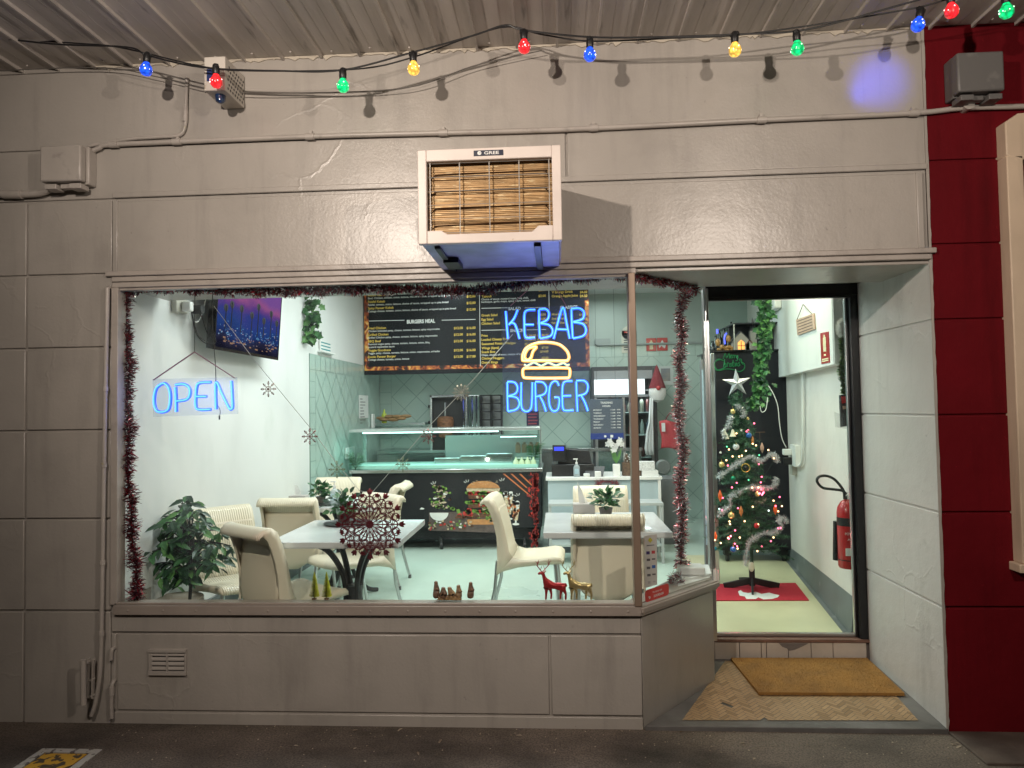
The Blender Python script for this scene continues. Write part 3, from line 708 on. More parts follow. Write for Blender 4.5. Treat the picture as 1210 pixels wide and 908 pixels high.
# ------------------------------------------------ air conditioner
t = thing('air_conditioner', 'white window air conditioner with rusty brown coil behind a wire grille', 'air conditioner', (-.25, -.58, 2.24))
ax0, ax1, az0, az1, ay = -.567, .035, 2.245, 2.644, -.58
acm = mat('ac_enamel', (.70, .62, .57), .38, var=(8, .06), bump=(120, .04), dirt=(20, .72, (.45, .36, .28), .05))
bottomm = mat('ac_base_neon_tint', (.42, .42, .60), .35, .1, var=(8, .3))  # blue cast of the neon light mixed into the base colour
f = MB(); f.box((ax0+.01, ay+.02, az0+.003), (ax1-.01, .0, az0+.022)); f.build('base_pan', bottomm, t, bevel=.003)
f = MB(); f.box((ax0+.06, ay+.05, az0-.010), (ax0+.085, -.02, az0+.002)); f.build('base_rail', blackmet, t, bevel=.002)
f = MB(); f.box((ax1-.12, ay+.05, az0-.012), (ax1-.09, -.02, az0+.002)); f.build('base_rail', blackmet, t, bevel=.002)
f = MB(); f.box((ax0+.06, -.30, az0-.022), (ax0+.13, -.14, az0+.002)); f.build('drain_box', blackmet, t, bevel=.002)
f = MB(); f.box((ax0+.005, ay+.03, az1-.012), (ax1-.005, 0, az1-.002)); f.box((ax0+.002, ay+.03, az0+.024), (ax0+.012, 0, az1-.012)); f.box((ax1-.012, ay+.03, az0+.024), (ax1-.002, 0, az1-.012)); f.build('casing', acm, t, bevel=.002)
f = MB(); bw, tp, bt = .038, .050, .052
f.box((ax0, ay, az0), (ax0+bw, ay+.03, az1)); f.box((ax1-bw, ay, az0), (ax1, ay+.03, az1)); f.box((ax0+bw, ay, az1-tp), (ax1-bw, ay+.03, az1))
f.poly3([(ax0+bw, ay, az0), (ax1-bw, ay, az0), (ax1-bw, ay, az0+bt+.012), (ax1-bw-.06, ay, az0+bt+.012), (ax1-bw-.085, ay, az0+bt-.012), (ax0+bw+.085, ay, az0+bt-.012), (ax0+bw+.06, ay, az0+bt+.004), (ax0+bw, ay, az0+bt+.004)], (0, .03, 0))
f.build('front_frame', acm, t, bevel=.004)
f = MB(); cz0, cz1 = az0+bt-.01, az1-tp+.005
f.box((ax0+bw-.002, ay+.075, cz0), (ax1-bw+.002, ay+.09, cz1)); nfin = 58
for i in range(nfin):
    z = cz0+(cz1-cz0)*(i+.5)/nfin; j = random.uniform(-.0012, .0012)
    f.box((ax0+bw, ay+.045+random.uniform(0, .006), z-.0018+j), (ax1-bw, ay+.075, z+.0014+j))
f.build('condenser_coil', mat('rusty_fins', (.52, .33, .15), .5, .3, var=(9, .5, (.36, .23, .11)), stretch=(1, 1, 6), dirt=(16, .58, (.75, .58, .33), .08)), t, smooth=False)
f = MB()
for i in range(4):
    z = cz0+(cz1-cz0)*(i+.62)/4.3; f.tube(smooth_path([(ax0+bw+.01, ay+.05, z-.02), (ax0+bw+.03, ay+.042, z-.004), (ax0+bw+.07, ay+.042, z), (ax1-bw-.06, ay+.042, z+.004), (ax1-bw-.03, ay+.042, z), (ax1-bw-.012, ay+.05, z-.02)], 5), .0022, 6)
f.build('coil_tube', mat('dark_copper', (.08, .04, .02), .4, .6), t)
f = MB()
for i in range(5): x = ax0+bw+.012+(ax1-ax0-2*bw-.024)*i/4; f.cyl((x, ay+.018, cz0), (x, ay+.018, cz1), .0025, n=6)
for i in range(6): z = cz0+.008+(cz1-cz0-.016)*i/5; f.cyl((ax0+bw, ay+.021, z), (ax1-bw, ay+.021, z), .0017, n=6)
f.build('wire_grille', mat('grille_wire', (.50, .47, .43), .35, .6), t)
f = MB(); xc = (ax0+ax1)/2; f.box((xc-.062, ay-.0025, az1-.035), (xc+.062, ay-.0002, az1-.012)); bd = f.build('logo_badge', mat('badge_navy', (.008, .012, .035), .4), t)
f = MB(); f.text('GREE', (xc-.018, ay-.0035, az1-.030), (1, 0, 0), (0, 0, 1), .018, bold=.02, width=.062); 
f.lathe([(.0085, 0), (.0085, .0006)], (xc-.038, ay-.003, az1-.0235), 16, axis=(0, -1, 0)); f.mi(1).box((xc-.039, ay-.0042, az1-.0240), (xc-.031, ay-.0037, az1-.0225)).mi(0); f.build('lettering', [paper, navy], bd, smooth=False)
# ------------------------------------------------ festoon lights
BY = -.29
cab1 = [(-40, 40), (60, 52), (150, 56), (176, 66), (240, 80), (330, 84), (405, 83), (488, 62), (560, 42), (597, 30), (619, 36), (697, 44), (780, 44), (868, 41), (941, 37), (1000, 24), (1075, 3), (1125, -10), (1190, -12), (1260, -16)]
def cable(pts, y0, y1): return smooth_path([P(p[0], p[1], y0+(y1-y0)*max(0, min(1, (p[0]-950)/200))) for p in pts], 6)
f = MB(); f.tube(cable(cab1, BY, -.42), .0042, 7)
tag(f.build('festoon_cable', black), 'black festoon cable carrying the coloured bulbs in front of the wall', 'cable', 'festoon cables under the verandah')
cab2 = [(-40, 44), (100, 52), (150, 58), (240, 79), (300, 84), (420, 82), (488, 68), (590, 33), (640, 41), (700, 49), (800, 45), (868, 42), (960, 30), (1080, 10), (1140, -4), (1260, -8)]
f = MB(); f.tube(cable(cab2, BY+.03, -.38), .0036, 7)
tag(f.build('festoon_cable', black), 'thinner plain black cable running just behind the bulb string', 'cable', 'festoon cables under the verandah')
cab3 = [(-40, 86), (115, 80), (190, 92), (262, 108), (350, 110), (480, 104), (560, 78), (640, 60)]
f = MB(); f.tube(smooth_path([P(p[0], p[1], -.06) for p in cab3], 6), .0026, 6)
tag(f.build('wall_cable', mat('grey_cable', (.12, .11, .10), .5)), 'thin dark cable drooping along the upper left wall behind the bulbs', 'cable')
cols = {'blue': (.01, .10, 1), 'red': (1, .02, .03), 'green': (.0, .75, .22), 'yellow': (1, .62, .10)}
protos = {}
bl = [(174, 65, 'blue', 'second-highest blue bulb hanging at the far left end of the string', 2), (255, 79, 'red', 'red festoon bulb hanging in front of the white alarm box', 0),
      (405, 84, 'green', 'green festoon bulb left of the air conditioner, between red and yellow bulbs', 0), (488, 64, 'yellow', 'yellow festoon bulb above the top left corner of the air conditioner', 0),
      (619, 38, 'red', 'red festoon bulb at the peak of the string above the air conditioner', 0), (697, 47, 'blue', 'blue festoon bulb right of the peak of the string', 0),
      (868, 41, 'yellow', 'yellow festoon bulb hanging beside a green one above the shop door side', 0), (941, 39, 'green', 'green festoon bulb hanging between a yellow and a blue bulb', 0),
      (1088, 12, 'blue', 'tilted blue festoon bulb where grey wall meets red wall', 16), (1123, -6, 'red', 'red festoon bulb cut by the top edge above the red wall', 0), (1188, -6, 'green', 'green festoon bulb cut by the top edge at the far right', 0)]
bl[0] = (174, 65, 'blue', 'blue festoon bulb hanging at the far left end of the string', 4)
for px, py, cn, lb, tilt in bl:
    Y = BY-(.12 if px > 1080 else 0)+(.06 if px == 1088 else 0)
    loc = P(px, py, Y); sc = 1
    if cn not in protos:
        t = thing('festoon_bulb', lb, 'light bulb', (0, 0, 0), 0, 'coloured bulbs on the festoon string', local=True)
        f = MB(); f.lathe([(.004, .012), (.008, .010), (.012, .004), (.0135, -.004), (.0145, -.012), (.0135, -.030), (.012, -.032)], n=14); f.box((-.016, -.007, -.006), (.016, .007, .006)); f.build('socket', black, t, bevel=.001)
        f = MB(); f.lathe([(.0105, -.030), (.013, -.036), (.0215, -.050), (.0235, -.060), (.022, -.071), (.015, -.080), (.006, -.084), (.0005, -.085)], n=20)
        cm = cols[cn]; gm = mat('bulb_'+cn, tuple(min(1, c*.8+.01) for c in cm), .12, emit=cm, estr=.5, coat=.8)
        n = gm.node_tree; vo = n.nodes.new('ShaderNodeTexVoronoi'); vo.inputs['Scale'].default_value = 75; tcx = n.nodes.new('ShaderNodeTexCoord'); n.links.new(tcx.outputs['Object'], vo.inputs['Vector'])
        mr = n.nodes.new('ShaderNodeMapRange'); mr.inputs['From Min'].default_value = .15; mr.inputs['From Max'].default_value = .75; mr.inputs['To Min'].default_value = 1.5; mr.inputs['To Max'].default_value = .18; n.links.new(vo.outputs['Distance'], mr.inputs[0]); n.links.new(mr.outputs[0], n.nodes['Principled BSDF'].inputs['Emission Strength'])
        f.build('globe', gm, t)
        f = MB()
        for k in range(7):
            a = 2*PI*k/7; f.ball((.0215*math.cos(a), .0215*math.sin(a), -.062+.010*(k % 2)), .0026, 6)
        f.ball((.0, -.0225, -.064), .0035, 6); f.build('diode', mat('diode_'+cn, (1, 1, 1), .3, emit=tuple(min(1, c*.6+.45) for c in cm), estr=2.6), t)
        t.scale = (1.22, 1.22, 1.22); protos[cn] = t
    else: t = copy_tree(protos[cn]); t['label'] = lb
    t.location = loc; t.rotation_euler = (math.radians(random.uniform(-4, 4)), math.radians(tilt+random.uniform(-2, 2)), random.uniform(0, 6)) if not tilt else (0, math.radians(tilt), .4)
bb = P(1074, 48, BY-.02)
sp = lamp('bulb_beam', 'SPOT', bb, 6, (.05, .10, 1), .02, aim=P(1040, 95, 0), spot_size=math.radians(62), spot_blend=1)
# ================================================================== COUNTER, KITCHEN
CYF = 3.65
xl, xr = P(427, 560, CYF).x-.1, P(639, 560, CYF).x
zt = P(540, 556, CYF).z
t = thing('display_counter', 'long glass display counter on castors with food mural front', 'counter', ((xl+xr)/2, CYF, FZ))
muralm = mat('chalk_black', (.008, .009, .011), .5, var=(5, .5, (.014, .016, .018)), spec=.3)
f = MB(); f.box((xl, CYF, FZ+.22), (xr, CYF+.75, zt-.02)); f.box((xl+.02, CYF+.06, FZ+.10), (xr-.02, CYF+.7, FZ+.22)); f.build('cabinet', muralm, t, bevel=.004)
f = MB(); f.box((xl-.02, CYF-.03, zt-.02), (xr+.02, CYF+.8, zt+.015)); f.build('worktop', steel, t, bevel=.003)
for px in (424, 522, 620):
    f = MB(); c = P(px, 640, CYF+.05); f.box((c.x-.012, CYF+.02, FZ+.05), (c.x+.012, CYF+.07, FZ+.12)); f.cyl((c.x-.012, CYF+.05, FZ+.04), (c.x+.012, CYF+.05, FZ+.04), .04, n=16); f.build('castor', blackmet, t)
def M2(px, py, k=1): v = P(px, py, CYF); v.y = CYF-.0015*k; return v
# mural
pal = [mat('p_bun', (.55, .25, .09), .4, var=(30, .25)), mat('p_green', (.16, .30, .05), .4, var=(40, .5)), mat('p_red', (.55, .04, .03), .4, var=(40, .5)), mat('p_white', (.75, .75, .72), .4), mat('p_brown', (.13, .05, .025), .4, var=(40, .5)), mat('p_board', (.12, .085, .075), .5, var=(20, .4)), mat('p_cream', (.62, .50, .34), .4, var=(60, .4)), mat('p_orange', (.55, .16, .05), .4), mat('p_crimson', (.30, .02, .02), .4, var=(40, .5))]
BUN, GRN, RED, WHT, BRN, BRD, CRM, ORG, CRI = range(9)
f = MB(); random.seed(21)
def disc(px, py, rx, ry, k, layer=2, n=14, jag=0, a0=0, a1=360):
    pts = []
    for i in range(n+(0 if a1-a0 == 360 else 1)):
        a = math.radians(a0+(a1-a0)*i/n); j = 1+random.uniform(-jag, jag); pts.append(M2(px+rx*math.cos(a)*j, py-ry*math.sin(a)*j, layer))
    f.mi(k).face(pts[::-1] if False else pts)
def pg(pts, k, layer=2): f.mi(k).face([M2(x, y, layer) for x, y in pts])
pg([(507, 622), (507, 606), (592, 603), (597, 626), (595, 630), (506, 627)], BRD, 1)
disc(571, 577.5, 19.5, 9, BUN, 3, 22, 0, 0, 180); pg([(551, 577), (591, 577), (590, 581), (552, 581)], CRM, 3)
for i in range(30): disc(random.uniform(556, 588), 573-random.uniform(0, 6), .45, .35, CRM, 5, 6)
for k in range(3):
    y = 583+k*11; x = 552
    while x < 592: disc(x, y+random.uniform(-1, 1), random.uniform(2, 3.6), 2.1, random.choice((GRN, GRN, RED)), 4, 8, .3); x += 2.6
    pg([(553, y+2), (591, y+2), (590, y+6.5), (554, y+6.5)], BRN, 3)
pg([(552, 614), (592, 613), (591, 620), (553, 620)], BUN, 3)
for i in range(34): disc(random.uniform(556, 592), random.uniform(586, 616), random.uniform(1, 2.4), random.uniform(1, 2), random.choice((GRN, RED, GRN, CRM, BRN)), 5, 7, .4)
for i in range(75):
    r = random.random(); disc(519.5+random.gauss(0, 3.2+4*r), 604-28*(1-r)-2, random.uniform(1, 2.6), random.uniform(.8, 1.8), random.choice((GRN, GRN, CRM, WHT, CRM, BRN)), 4, 7, .4)
disc(519, 606, 11, 9.5, WHT, 6, 20, 0, 180, 360)
for i in range(46): disc(random.uniform(507, 560), random.uniform(616, 626)-.0*i, random.uniform(1, 2), random.uniform(.8, 1.5), random.choice((BRN, BRN, RED, CRM, WHT, GRN)), 5, 7, .35)
for i in range(8): disc(536+random.uniform(-4, 22), 605+random.uniform(-2, 7), 2.6, 2.6, random.choice((RED, GRN, RED)), 4, 10, .2)
for i in range(9): disc(540+i*3, 611+random.uniform(-1.5, 1.5), 2.8, 1.6, BRN, 6, 7, .3)
for cx, top, sc in ((601, 587, 1.05), (609.5, 597, .9)):   # milkshakes
    pg([(cx-5*sc, top), (cx+5*sc, top), (cx+2.6*sc, top+20*sc), (cx-2.6*sc, top+20*sc)], CRM, 3)
    for i in range(14): disc(cx+random.uniform(-3.5, 3.5)*sc, top+random.uniform(1, 17)*sc, 1.5, 1.8, random.choice((WHT, ORG, BRN)), 4, 7, .3)
    for i in range(9): disc(cx+random.uniform(-4, 4)*sc, top-random.uniform(0, 5)*sc, 2.2, 1.7, random.choice((WHT, WHT, BRN)), 4, 8, .2)
    pg([(cx-.8, top+20*sc), (cx+.8, top+20*sc), (cx+1, top+24*sc), (cx-1, top+24*sc)], WHT, 3); disc(cx, top+25*sc, 4.6*sc, 1.4, WHT, 3)
for i in range(260):
    y = random.uniform(560, 645); d = abs(random.gauss(0, 5))
    if 612 < y < 626 and random.random() < .7: continue
    disc(636-d, y, random.uniform(.5, 1.9), random.uniform(.8, 2.6), random.choice((RED, CRI, CRI)), 3, 5, .5)
for a, b in (((603, 560), (622, 577)), ((613, 560), (628, 574)), ((594, 560), (628, 588))): pg([a, (a[0]+2.6, a[1]), (b[0]+1.4, b[1]-.6), b], ORG, 2)
for x, y in ((513, 574), (552, 572), (594, 570), (612, 588)):
    for k, (dx_, dy_) in enumerate(((-4, -3), (-1.5, -5), (2, -5))): f.mi(WHT).tube([M2(x+dx_*.4, y+dy_*.4, 2), M2(x+dx_, y+dy_, 2)], .003, 4)
f.build('food_mural', pal, t, smooth=False)
# display glass
gz = P(520, 508, CYF).z; gx0, gx1 = P(411, 520, CYF).x-.0, P(637, 520, CYF).x
f = MB(); f.poly3([(gx0, CYF+.03, zt+.015), (gx1, CYF+.03, zt+.015), (gx1, CYF+.10, gz-.015), (gx0, CYF+.10, gz-.015)], (0, .006, 0)); f.box((gx0, CYF+.03, zt+.015), (gx0+.006, CYF+.6, gz-.02)); f.box((gx1-.006, CYF+.03, zt+.015), (gx1, CYF+.6, gz-.02)); f.build('glass', thinglass, t, smooth=False)
f = MB(); f.box((gx0-.01, CYF+.08, gz-.02), (gx1+.01, CYF+.62, gz+.012)); f.box((gx0-.01, CYF+.60, zt+.015), (gx0+.03, CYF+.64, gz-.02)); f.box((gx1-.03, CYF+.60, zt+.015), (gx1+.01, CYF+.64, gz-.02)); f.box((P(515, 530, CYF).x, CYF+.62, zt+.015), (gx1-.03, CYF+.64, gz-.08)); f.build('canopy', mat('pale_steel', (.60, .66, .64), .25, .6), t, bevel=.003)
f = MB(); f.box((gx0+.12, CYF+.12, gz-.034), (gx1-.42, CYF+.15, gz-.022)); f.box((gx1-.40, CYF+.12, gz-.09), (gx1-.03, CYF+.14, gz-.082)); f.build('light_strip', mat('strip_glow', (.8, 1, 1), .4, emit=(.72, 1, .98), estr=3.0), t)
lamp('counter_lamp', 'AREA', ((gx0+gx1)/2-.15, CYF+.2, gz-.04), 5, (.62, 1, .94), 1.6, rot=(0, 0, 0), size_y=.1)
f = MB(); f.box((gx0+.02, CYF+.06, zt+.016), (gx1-.02, CYF+.6, zt+.05)); f.build('tray_deck', mat('mint_tray', (.50, .72, .66), .3), t, bevel=.003)
f = MB()
for i, px in enumerate((508, 540, 572)):
    c = P(px, 545, CYF); f.box((c.x, CYF+.25, zt+.05), (c.x+.27, CYF+.5, zt+.11+.02*i))
f.build('food_pan', steel, t, bevel=.006)
f = MB()
for i in range(4): c = P(607+i*8, 545, CYF); f.box((c.x, CYF+.3, zt+.15), (c.x+.055, CYF+.36, zt+.24)); f.cyl((c.x+.027, CYF+.33, zt+.24), (c.x+.027, CYF+.33, zt+.26), .018, n=10)
f.build('sauce_jar', mat('sauce', (.20, .13, .08), .3), t, bevel=.004)
for i, px in enumerate((609, 616, 623, 630)):
    c = P(px, 551, CYF); m = MB(); m.lathe([(.0, 0), (.030, 0), (.026, .03), (.010, .05), (.006, .07)], (c.x, CYF+.10, zt+.05), 12)
    tag(m.build('squeeze_bottle', mat('cap_cream', (.75, .72, .5), .35)), 'small cream nozzle bottle in the right end of the glass display', 'bottle', 'nozzle bottles in the display')
m = MB(); c = P(615, 543, CYF); m.box((c.x-.05, CYF+.13, zt+.05), (c.x+.1, CYF+.15, zt+.11)); m.mi(1).box((c.x-.045, CYF+.128, zt+.07), (c.x+.095, CYF+.13, zt+.10)); tag(m.build('ticket_holder', [white, green1]), 'small white and green ticket standing in the glass display', 'ticket')
def sprig(name, c, n, L, R, label, cat='plant'):
    t = thing(name, label, cat, c); f = MB()
    for i in range(n):
        a = random.uniform(0, 2*PI); e = Vector((math.cos(a)*R*random.uniform(.3, 1), math.sin(a)*R*.6, random.uniform(.4, 1)*L))
        pth = smooth_path([Vector(c), Vector(c)+e*.5+Vector((0, 0, .1*L)), Vector(c)+e], 4); f.mi(1).tube(pth, .002, 4); f.mi(0)
        for k in range(2, len(pth)):
            for sd in (-1, 1): leaf(f, pth[k], (math.cos(a+sd*1.1), math.sin(a+sd*1.1), .35), (0, -.3, 1), L*.34, L*.09)
    f.build('foliage', [green1, green3], t); return t
c = P(420, 553, CYF); sprig('artificial_fern', (c.x, CYF-.0, zt+.016), 6, .18, .12, 'small green fern sprig at the left end of the glass counter')
c = P(633, 545, CYF); sprig('artificial_fern', (c.x-.02, CYF+.2, zt+.05), 4, .25, .06, 'thin green fern sprig inside the right end of the display glass')
# ---- kitchen rear wall equipment (y ~ 5.2 .. 5.6)
KY = 5.3
t = thing('kebab_grill', 'stainless vertical kebab grill with burner panels and skewer', 'grill', (P(530, 500, KY).x, KY, .9))
x0, x1 = P(508, 480, KY).x, P(552, 480, KY).x; z1 = P(530, 467, KY).z; z0 = 1.05
f = MB(); f.box((x0, KY-.02, z0), (x0+.03, KY+.25, z1)); f.box((x1-.03, KY-.02, z0), (x1, KY+.25, z1)); f.box((x0, KY-.02, z1-.03), (x1, KY+.25, z1)); f.build('housing', steel, t, bevel=.004)
f = MB(); f.box((x0+.03, KY+.12, z0), (x1-.03, KY+.25, z1-.03)); f.build('burner_panel', mat('soot', (.03, .03, .032), .5), t)
f = MB(); c = P(526, 500, KY-.05); f.cyl((c.x, KY-.03, 1.05), (c.x, KY-.03, P(526, 476, KY).z), .012, n=10); f.build('skewer', chrome, t)
f = MB()
for i in range(3): f.cyl((x0-.015, KY-.03, z0+.15+i*.2), (x0-.0, KY-.03, z0+.15+i*.2), .02, n=10)
f.build('knob', black, t)
f = MB(); zb, ztp = 1.20, P(526, 492, KY).z; f.lathe([(.03, zb-1.3), (.085, zb-1.28), (.09, zb-1.15), (.10, ztp-1.45), (.105, ztp-1.35), (.09, ztp-1.31), (.03, ztp-1.3)], (c.x, KY-.03, 1.3), 18)
tag(f.build('kebab_meat', mat('roast_meat', (.26, .11, .05), .6, var=(25, .6), bump=(40, .6), stretch=(1, 1, 3))), 'stack of brown roasted kebab meat on the upright skewer', 'food')
t = thing('utensil_rack', 'row of steel skewers hanging from a rail beside the grill', 'rack', (P(558, 500, KY).x, KY, 1.3))
f = MB(); a = P(545, 468, KY+.1); b = P(572, 468, KY+.1); f.cyl(a, b, .008); f.build('rail', steel, t)
for i in range(5): xx = P(548+i*5.2, 500, KY+.1).x; f = MB(); f.box((xx-.008, KY+.09, 1.15), (xx+.008, KY+.10, a.z)); f.build('skewer', chrome, t)
t = thing('fryer_rack', 'dark wire rack with stacked compartments on the kitchen back wall', 'rack', (P(580, 500, KY).x, KY, 1.2))
x0, x1 = P(567, 470, KY).x, P(592, 470, KY).x; z1 = P(580, 467, KY).z
f = MB(); f.box((x0, KY+.2, 1.1), (x1, KY+.22, z1)); f.build('back_panel', mat('zinc', (.42, .44, .43), .35, .7, var=(12, .3)), t)
f = MB()
for i in range(3): x = x0+(x1-x0)*i/2; f.box((x-.008, KY, 1.1), (x+.008, KY+.2, z1))
for i in range(7): z = 1.12+(z1-1.12)*i/6; f.box((x0, KY, z-.012), (x1, KY+.02, z+.004))
f.build('frame', blackmet, t)
t = thing('kitchen_bench', 'stainless kitchen bench along the tiled rear wall', 'bench', (-.5, 5.3, FZ))
f = MB(); f.box((-2.2, 5.0, 1.03), (1.0, 5.55, 1.07)); f.build('top', steel, t, bevel=.003); f = MB(); f.box((-2.2, 5.1, FZ), (1.0, 5.5, 1.02)); f.build('cabinet', steel, t)
m = MB(); c = P(462, 500, KY)
for i in range(14): m.ball((c.x+random.uniform(-.14, .22), KY+random.uniform(-.05, .05), 1.44+random.uniform(0, .05)), random.uniform(.03, .06), 8, sc=(1.5, 1, .5))
m2 = MB(); m2.box((c.x-.3, KY-.1, 1.37), (c.x+.45, KY+.2, 1.40)); tag(m2.build('steel_shelf', steel), 'steel shelf on the tiled wall carrying bread and a yellow bottle', 'shelf')
for v in range(len(m.v)): m.v[v] = (m.v[v][0], m.v[v][1], m.v[v][2]-.0)
tag(m.build('bread_rolls', mat('bread', (.42, .25, .12), .7, var=(9, .3))), 'pile of brown bread rolls on the kitchen shelf', 'bread')
m = MB(); m.lathe([(.03, 0), (.035, .02), (.035, .10), (.012, .14), (.010, .17)], (P(454, 490, KY).x, KY, 1.40), 12); tag(m.build('sauce_bottle', mat('lemon', (.50, .60, .05), .4)), 'yellow green squeeze bottle on the kitchen shelf', 'bottle')
# papers, switches on the left tiled wall
def wall_sheet(name, X, y0, y1, z0, z1, m, th=.004): f = MB(); f.box((X, y0, z0), (X+th, y1, z1)); return f
t = thing('notice_sheet', 'white printed notice sheet on the left tiled wall', 'notice', (-2.286, 4.7, 1.4))
a, b = W(424, 467, -2.288), W(435, 494, -2.288)
f = MB(); f.box((-2.288, a.y, b.z), (-2.285, b.y, a.z)); f.build('sheet', paper, t); f = MB(); random.seed(1)
for i in range(9): f.box((-2.2848, a.y+.04, a.z-.05-i*.035), (-2.2844, a.y+random.uniform(.3, .75)*(b.y-a.y), a.z-.041-i*.035))
f.build('print', mat('ink', (.08, .08, .1), .6), t, smooth=False)
a = W(438, 497, -2.288); m = MB(); m.box((-2.288, a.y, a.z-.1), (-2.26, a.y+.1, a.z+.08)); tag(m.build('soap_dispenser', white, bevel=.01), 'white dispenser fixed on the tiled wall below the notice', 'dispenser')
a = W(414, 535, -2.288); m = MB(); m.box((-2.288, a.y-.2, a.z-.06), (-2.27, a.y+.12, a.z+.06)); m.mi(1).box((-2.27, a.y-.14, a.z-.03), (-2.262, a.y-.06, a.z+.03)).box((-2.27, a.y-.02, a.z-.03), (-2.262, a.y+.06, a.z+.03)); tag(m.build('power_outlet', [white, paper], bevel=.003), 'white double power outlet on the tiled wall behind the counter', 'outlet')
# small framed card on a ledge
t = thing('card_on_ledge', 'small teal and white card on a tiny shelf above the tiles', 'card', (-2.28, 3.2, 2.12))
a, b = W(378, 402, -2.285), W(391, 417, -2.285)
f = MB(); f.box((-2.292, a.y, b.z), (-2.28, b.y, a.z)); f.build('card', paper, t); f = MB()
for i in range(3): f.box((-2.28, a.y+.02, a.z-.025-i*.032), (-2.279, b.y-.03, a.z-.012-i*.032))
f.build('stripe', mat('teal', (.03, .25, .27), .5), t); f = MB(); f.box((-2.30, a.y-.03, b.z-.02), (-2.25, b.y+.05, b.z-.004)); f.build('shelf', white, t)
# ================================================================== MENU BOARD
MY = 4.85
t = thing('menu_board', 'large black menu board with flame border and yellow headings above the counter', 'menu board', (-.9, MY, 2.0))
bl_, br_, tr_ = P(429, 438, MY), P(697, 432.5, MY), P(697, 330, MY)
bx0, bx1, bz0, bz1 = -2.285, br_.x, (bl_.z+br_.z)/2-.005, 3.0
f = MB(); f.box((bx0, MY, bz0), (bx1, MY+.06, bz1)); f.box((bx0, MY-.004, bz0-.05), (bx1, MY+.06, bz0-.002)); f.build('backing', mat('board_black', (.007, .009, .013), .45, spec=.3), t)
flame = bpy.data.materials.new('flame_print'); flame.use_nodes = True; n = flame.node_tree; bs = n.nodes['Principled BSDF']
nz = n.nodes.new('ShaderNodeTexNoise'); nz.inputs['Scale'].default_value = 9; nz.inputs['Detail'].default_value = 6; nz.inputs['Distortion'].default_value = 1.5
tc = n.nodes.new('ShaderNodeTexCoord'); n.links.new(tc.outputs['Object'], nz.inputs['Vector']); cr = n.nodes.new('ShaderNodeValToRGB'); n.links.new(nz.outputs[0], cr.inputs[0]); n.links.new(cr.outputs[0], bs.inputs['Base Color'])
e = cr.color_ramp.elements; e[0].position = .42; e[0].color = (.02, .008, .006, 1); e[1].position = .72; e[1].color = (.95, .75, .35, 1)
for p_, c_ in ((.50, (.30, .05, .02, 1)), (.58, (.75, .22, .04, 1)), (.64, (.85, .45, .10, 1))): q = e.new(p_); q.color = c_
f = MB(); f.box((bx0, MY-.003, bz0), (bx1, MY-.0005, bz0+.045)); f.box((bx0, MY-.003, bz0+.045), (bx0+.055, MY-.0005, bz1)); f.box((bx1-.045, MY-.003, bz0+.045), (bx1, MY-.0005, bz1)); f.build('flame_border', flame, t, smooth=False)
yel, whi = MB(), MB()
px2 = (bx1-bx0)/268.
def mt(mb, s, px, py, h=3.4, al='L', bold=.012, width=None):
    o_ = P(px, py, MY); o_.y = MY-.004; mb.text(s, o_, (1, 0, .012), (0, 0, 1), h*px2*1.35, al, bold, width=width*px2 if width else None)
for s_, y, d_ in (('Chicken Kebab', 335.5, 'Chicken, tomato, onion, lettuce, choice of sauce, wrapped up in pita bread'), ('Beef Kebab', 343, 'Beef, tomato, onion, lettuce, choice of sauce, wrapped up in pita bread'), ('Mixed Kebab', 350.5, 'Beef, Chicken, tomato, onion, lettuce, choice of sauce, wrapped up in pita bread'), ('Falafel Kebab', 358.3, 'Falafel, tomato, onion, lettuce, choice of sauce, wrapped up in pita bread'), ('Spicy Paneer Kebab', 366, 'Cottage cheese, tomato, onion, lettuce, choice of sauce, wrapped up in pita bread')):
    mt(yel, s_, 435, y, 2.9, bold=.022); mt(whi, d_, 435, y+3.4, 2.3, width=len(d_)*1.31); mt(yel, '$12.00', 562, y+1, 2.9, 'R', .022)
mt(whi, 'BURGERS MEAL', 497.5, 382, 4.4, 'C', .05, width=34)
for s_, y, d_ in (('Fried Chicken', 389.6, 'Chicken Schnitzel patty, cheese, tomato, lettuce, spicy mayonnaise'), ('Grilled Chicken', 397.3, 'Grilled Chicken patty, cheese, tomato, lettuce, spicy mayonnaise'), ('BBQ Beef', 405, 'Premium angus patty, cheese, tomato, lettuce, onion, bbq,'), ('Veggie Goodness', 415.8, 'Veggie patty, cheese, tomato, lettuce, onion, mayonnaise, sriracha'), ('Exotic Paneer Burger', 423.4, 'Cottage cheese, tomato, onion, lettuce')):
    mt(yel, s_, 435, y, 2.9, bold=.022); mt(whi, d_, 435, y+3.2, 2.3, width=len(d_)*1.31)
    mt(yel, '$12.00' if 'Exotic' not in s_ else '$13.00', 547, y+(-.6), 2.9, 'R', .022); mt(yel, '$16.00' if 'Exotic' not in s_ else '$17.00', 562, y-.8, 2.9, 'R', .022)
mt(whi, 'mustard mayonnaise sauce', 435, 411.6, 2.3, width=32)
def rule(px0, px1, py, v=0):
    a = P(px0, py, MY); a.y = MY-.0035
    if v: b = P(px0, py+v, MY); whi.box((a.x, MY-.004, b.z), (a.x+.006, MY-.0036, a.z))
    else: b = P(px1, py, MY); whi.box((a.x, MY-.004, a.z), (b.x, MY-.0036, a.z+.007))
rule(436, 478, 380); rule(522, 562, 379); rule(566, 0, 330, 103); rule(648, 0, 330, 40)
for s_, y in (('Coleslaw', 341), ('Hummus', 345), ('Tabouli', 352)): mt(yel, s_, 569, y, 2.9, bold=.022); mt(yel, '$2.00', 645, y-1, 2.9, 'R', .022)
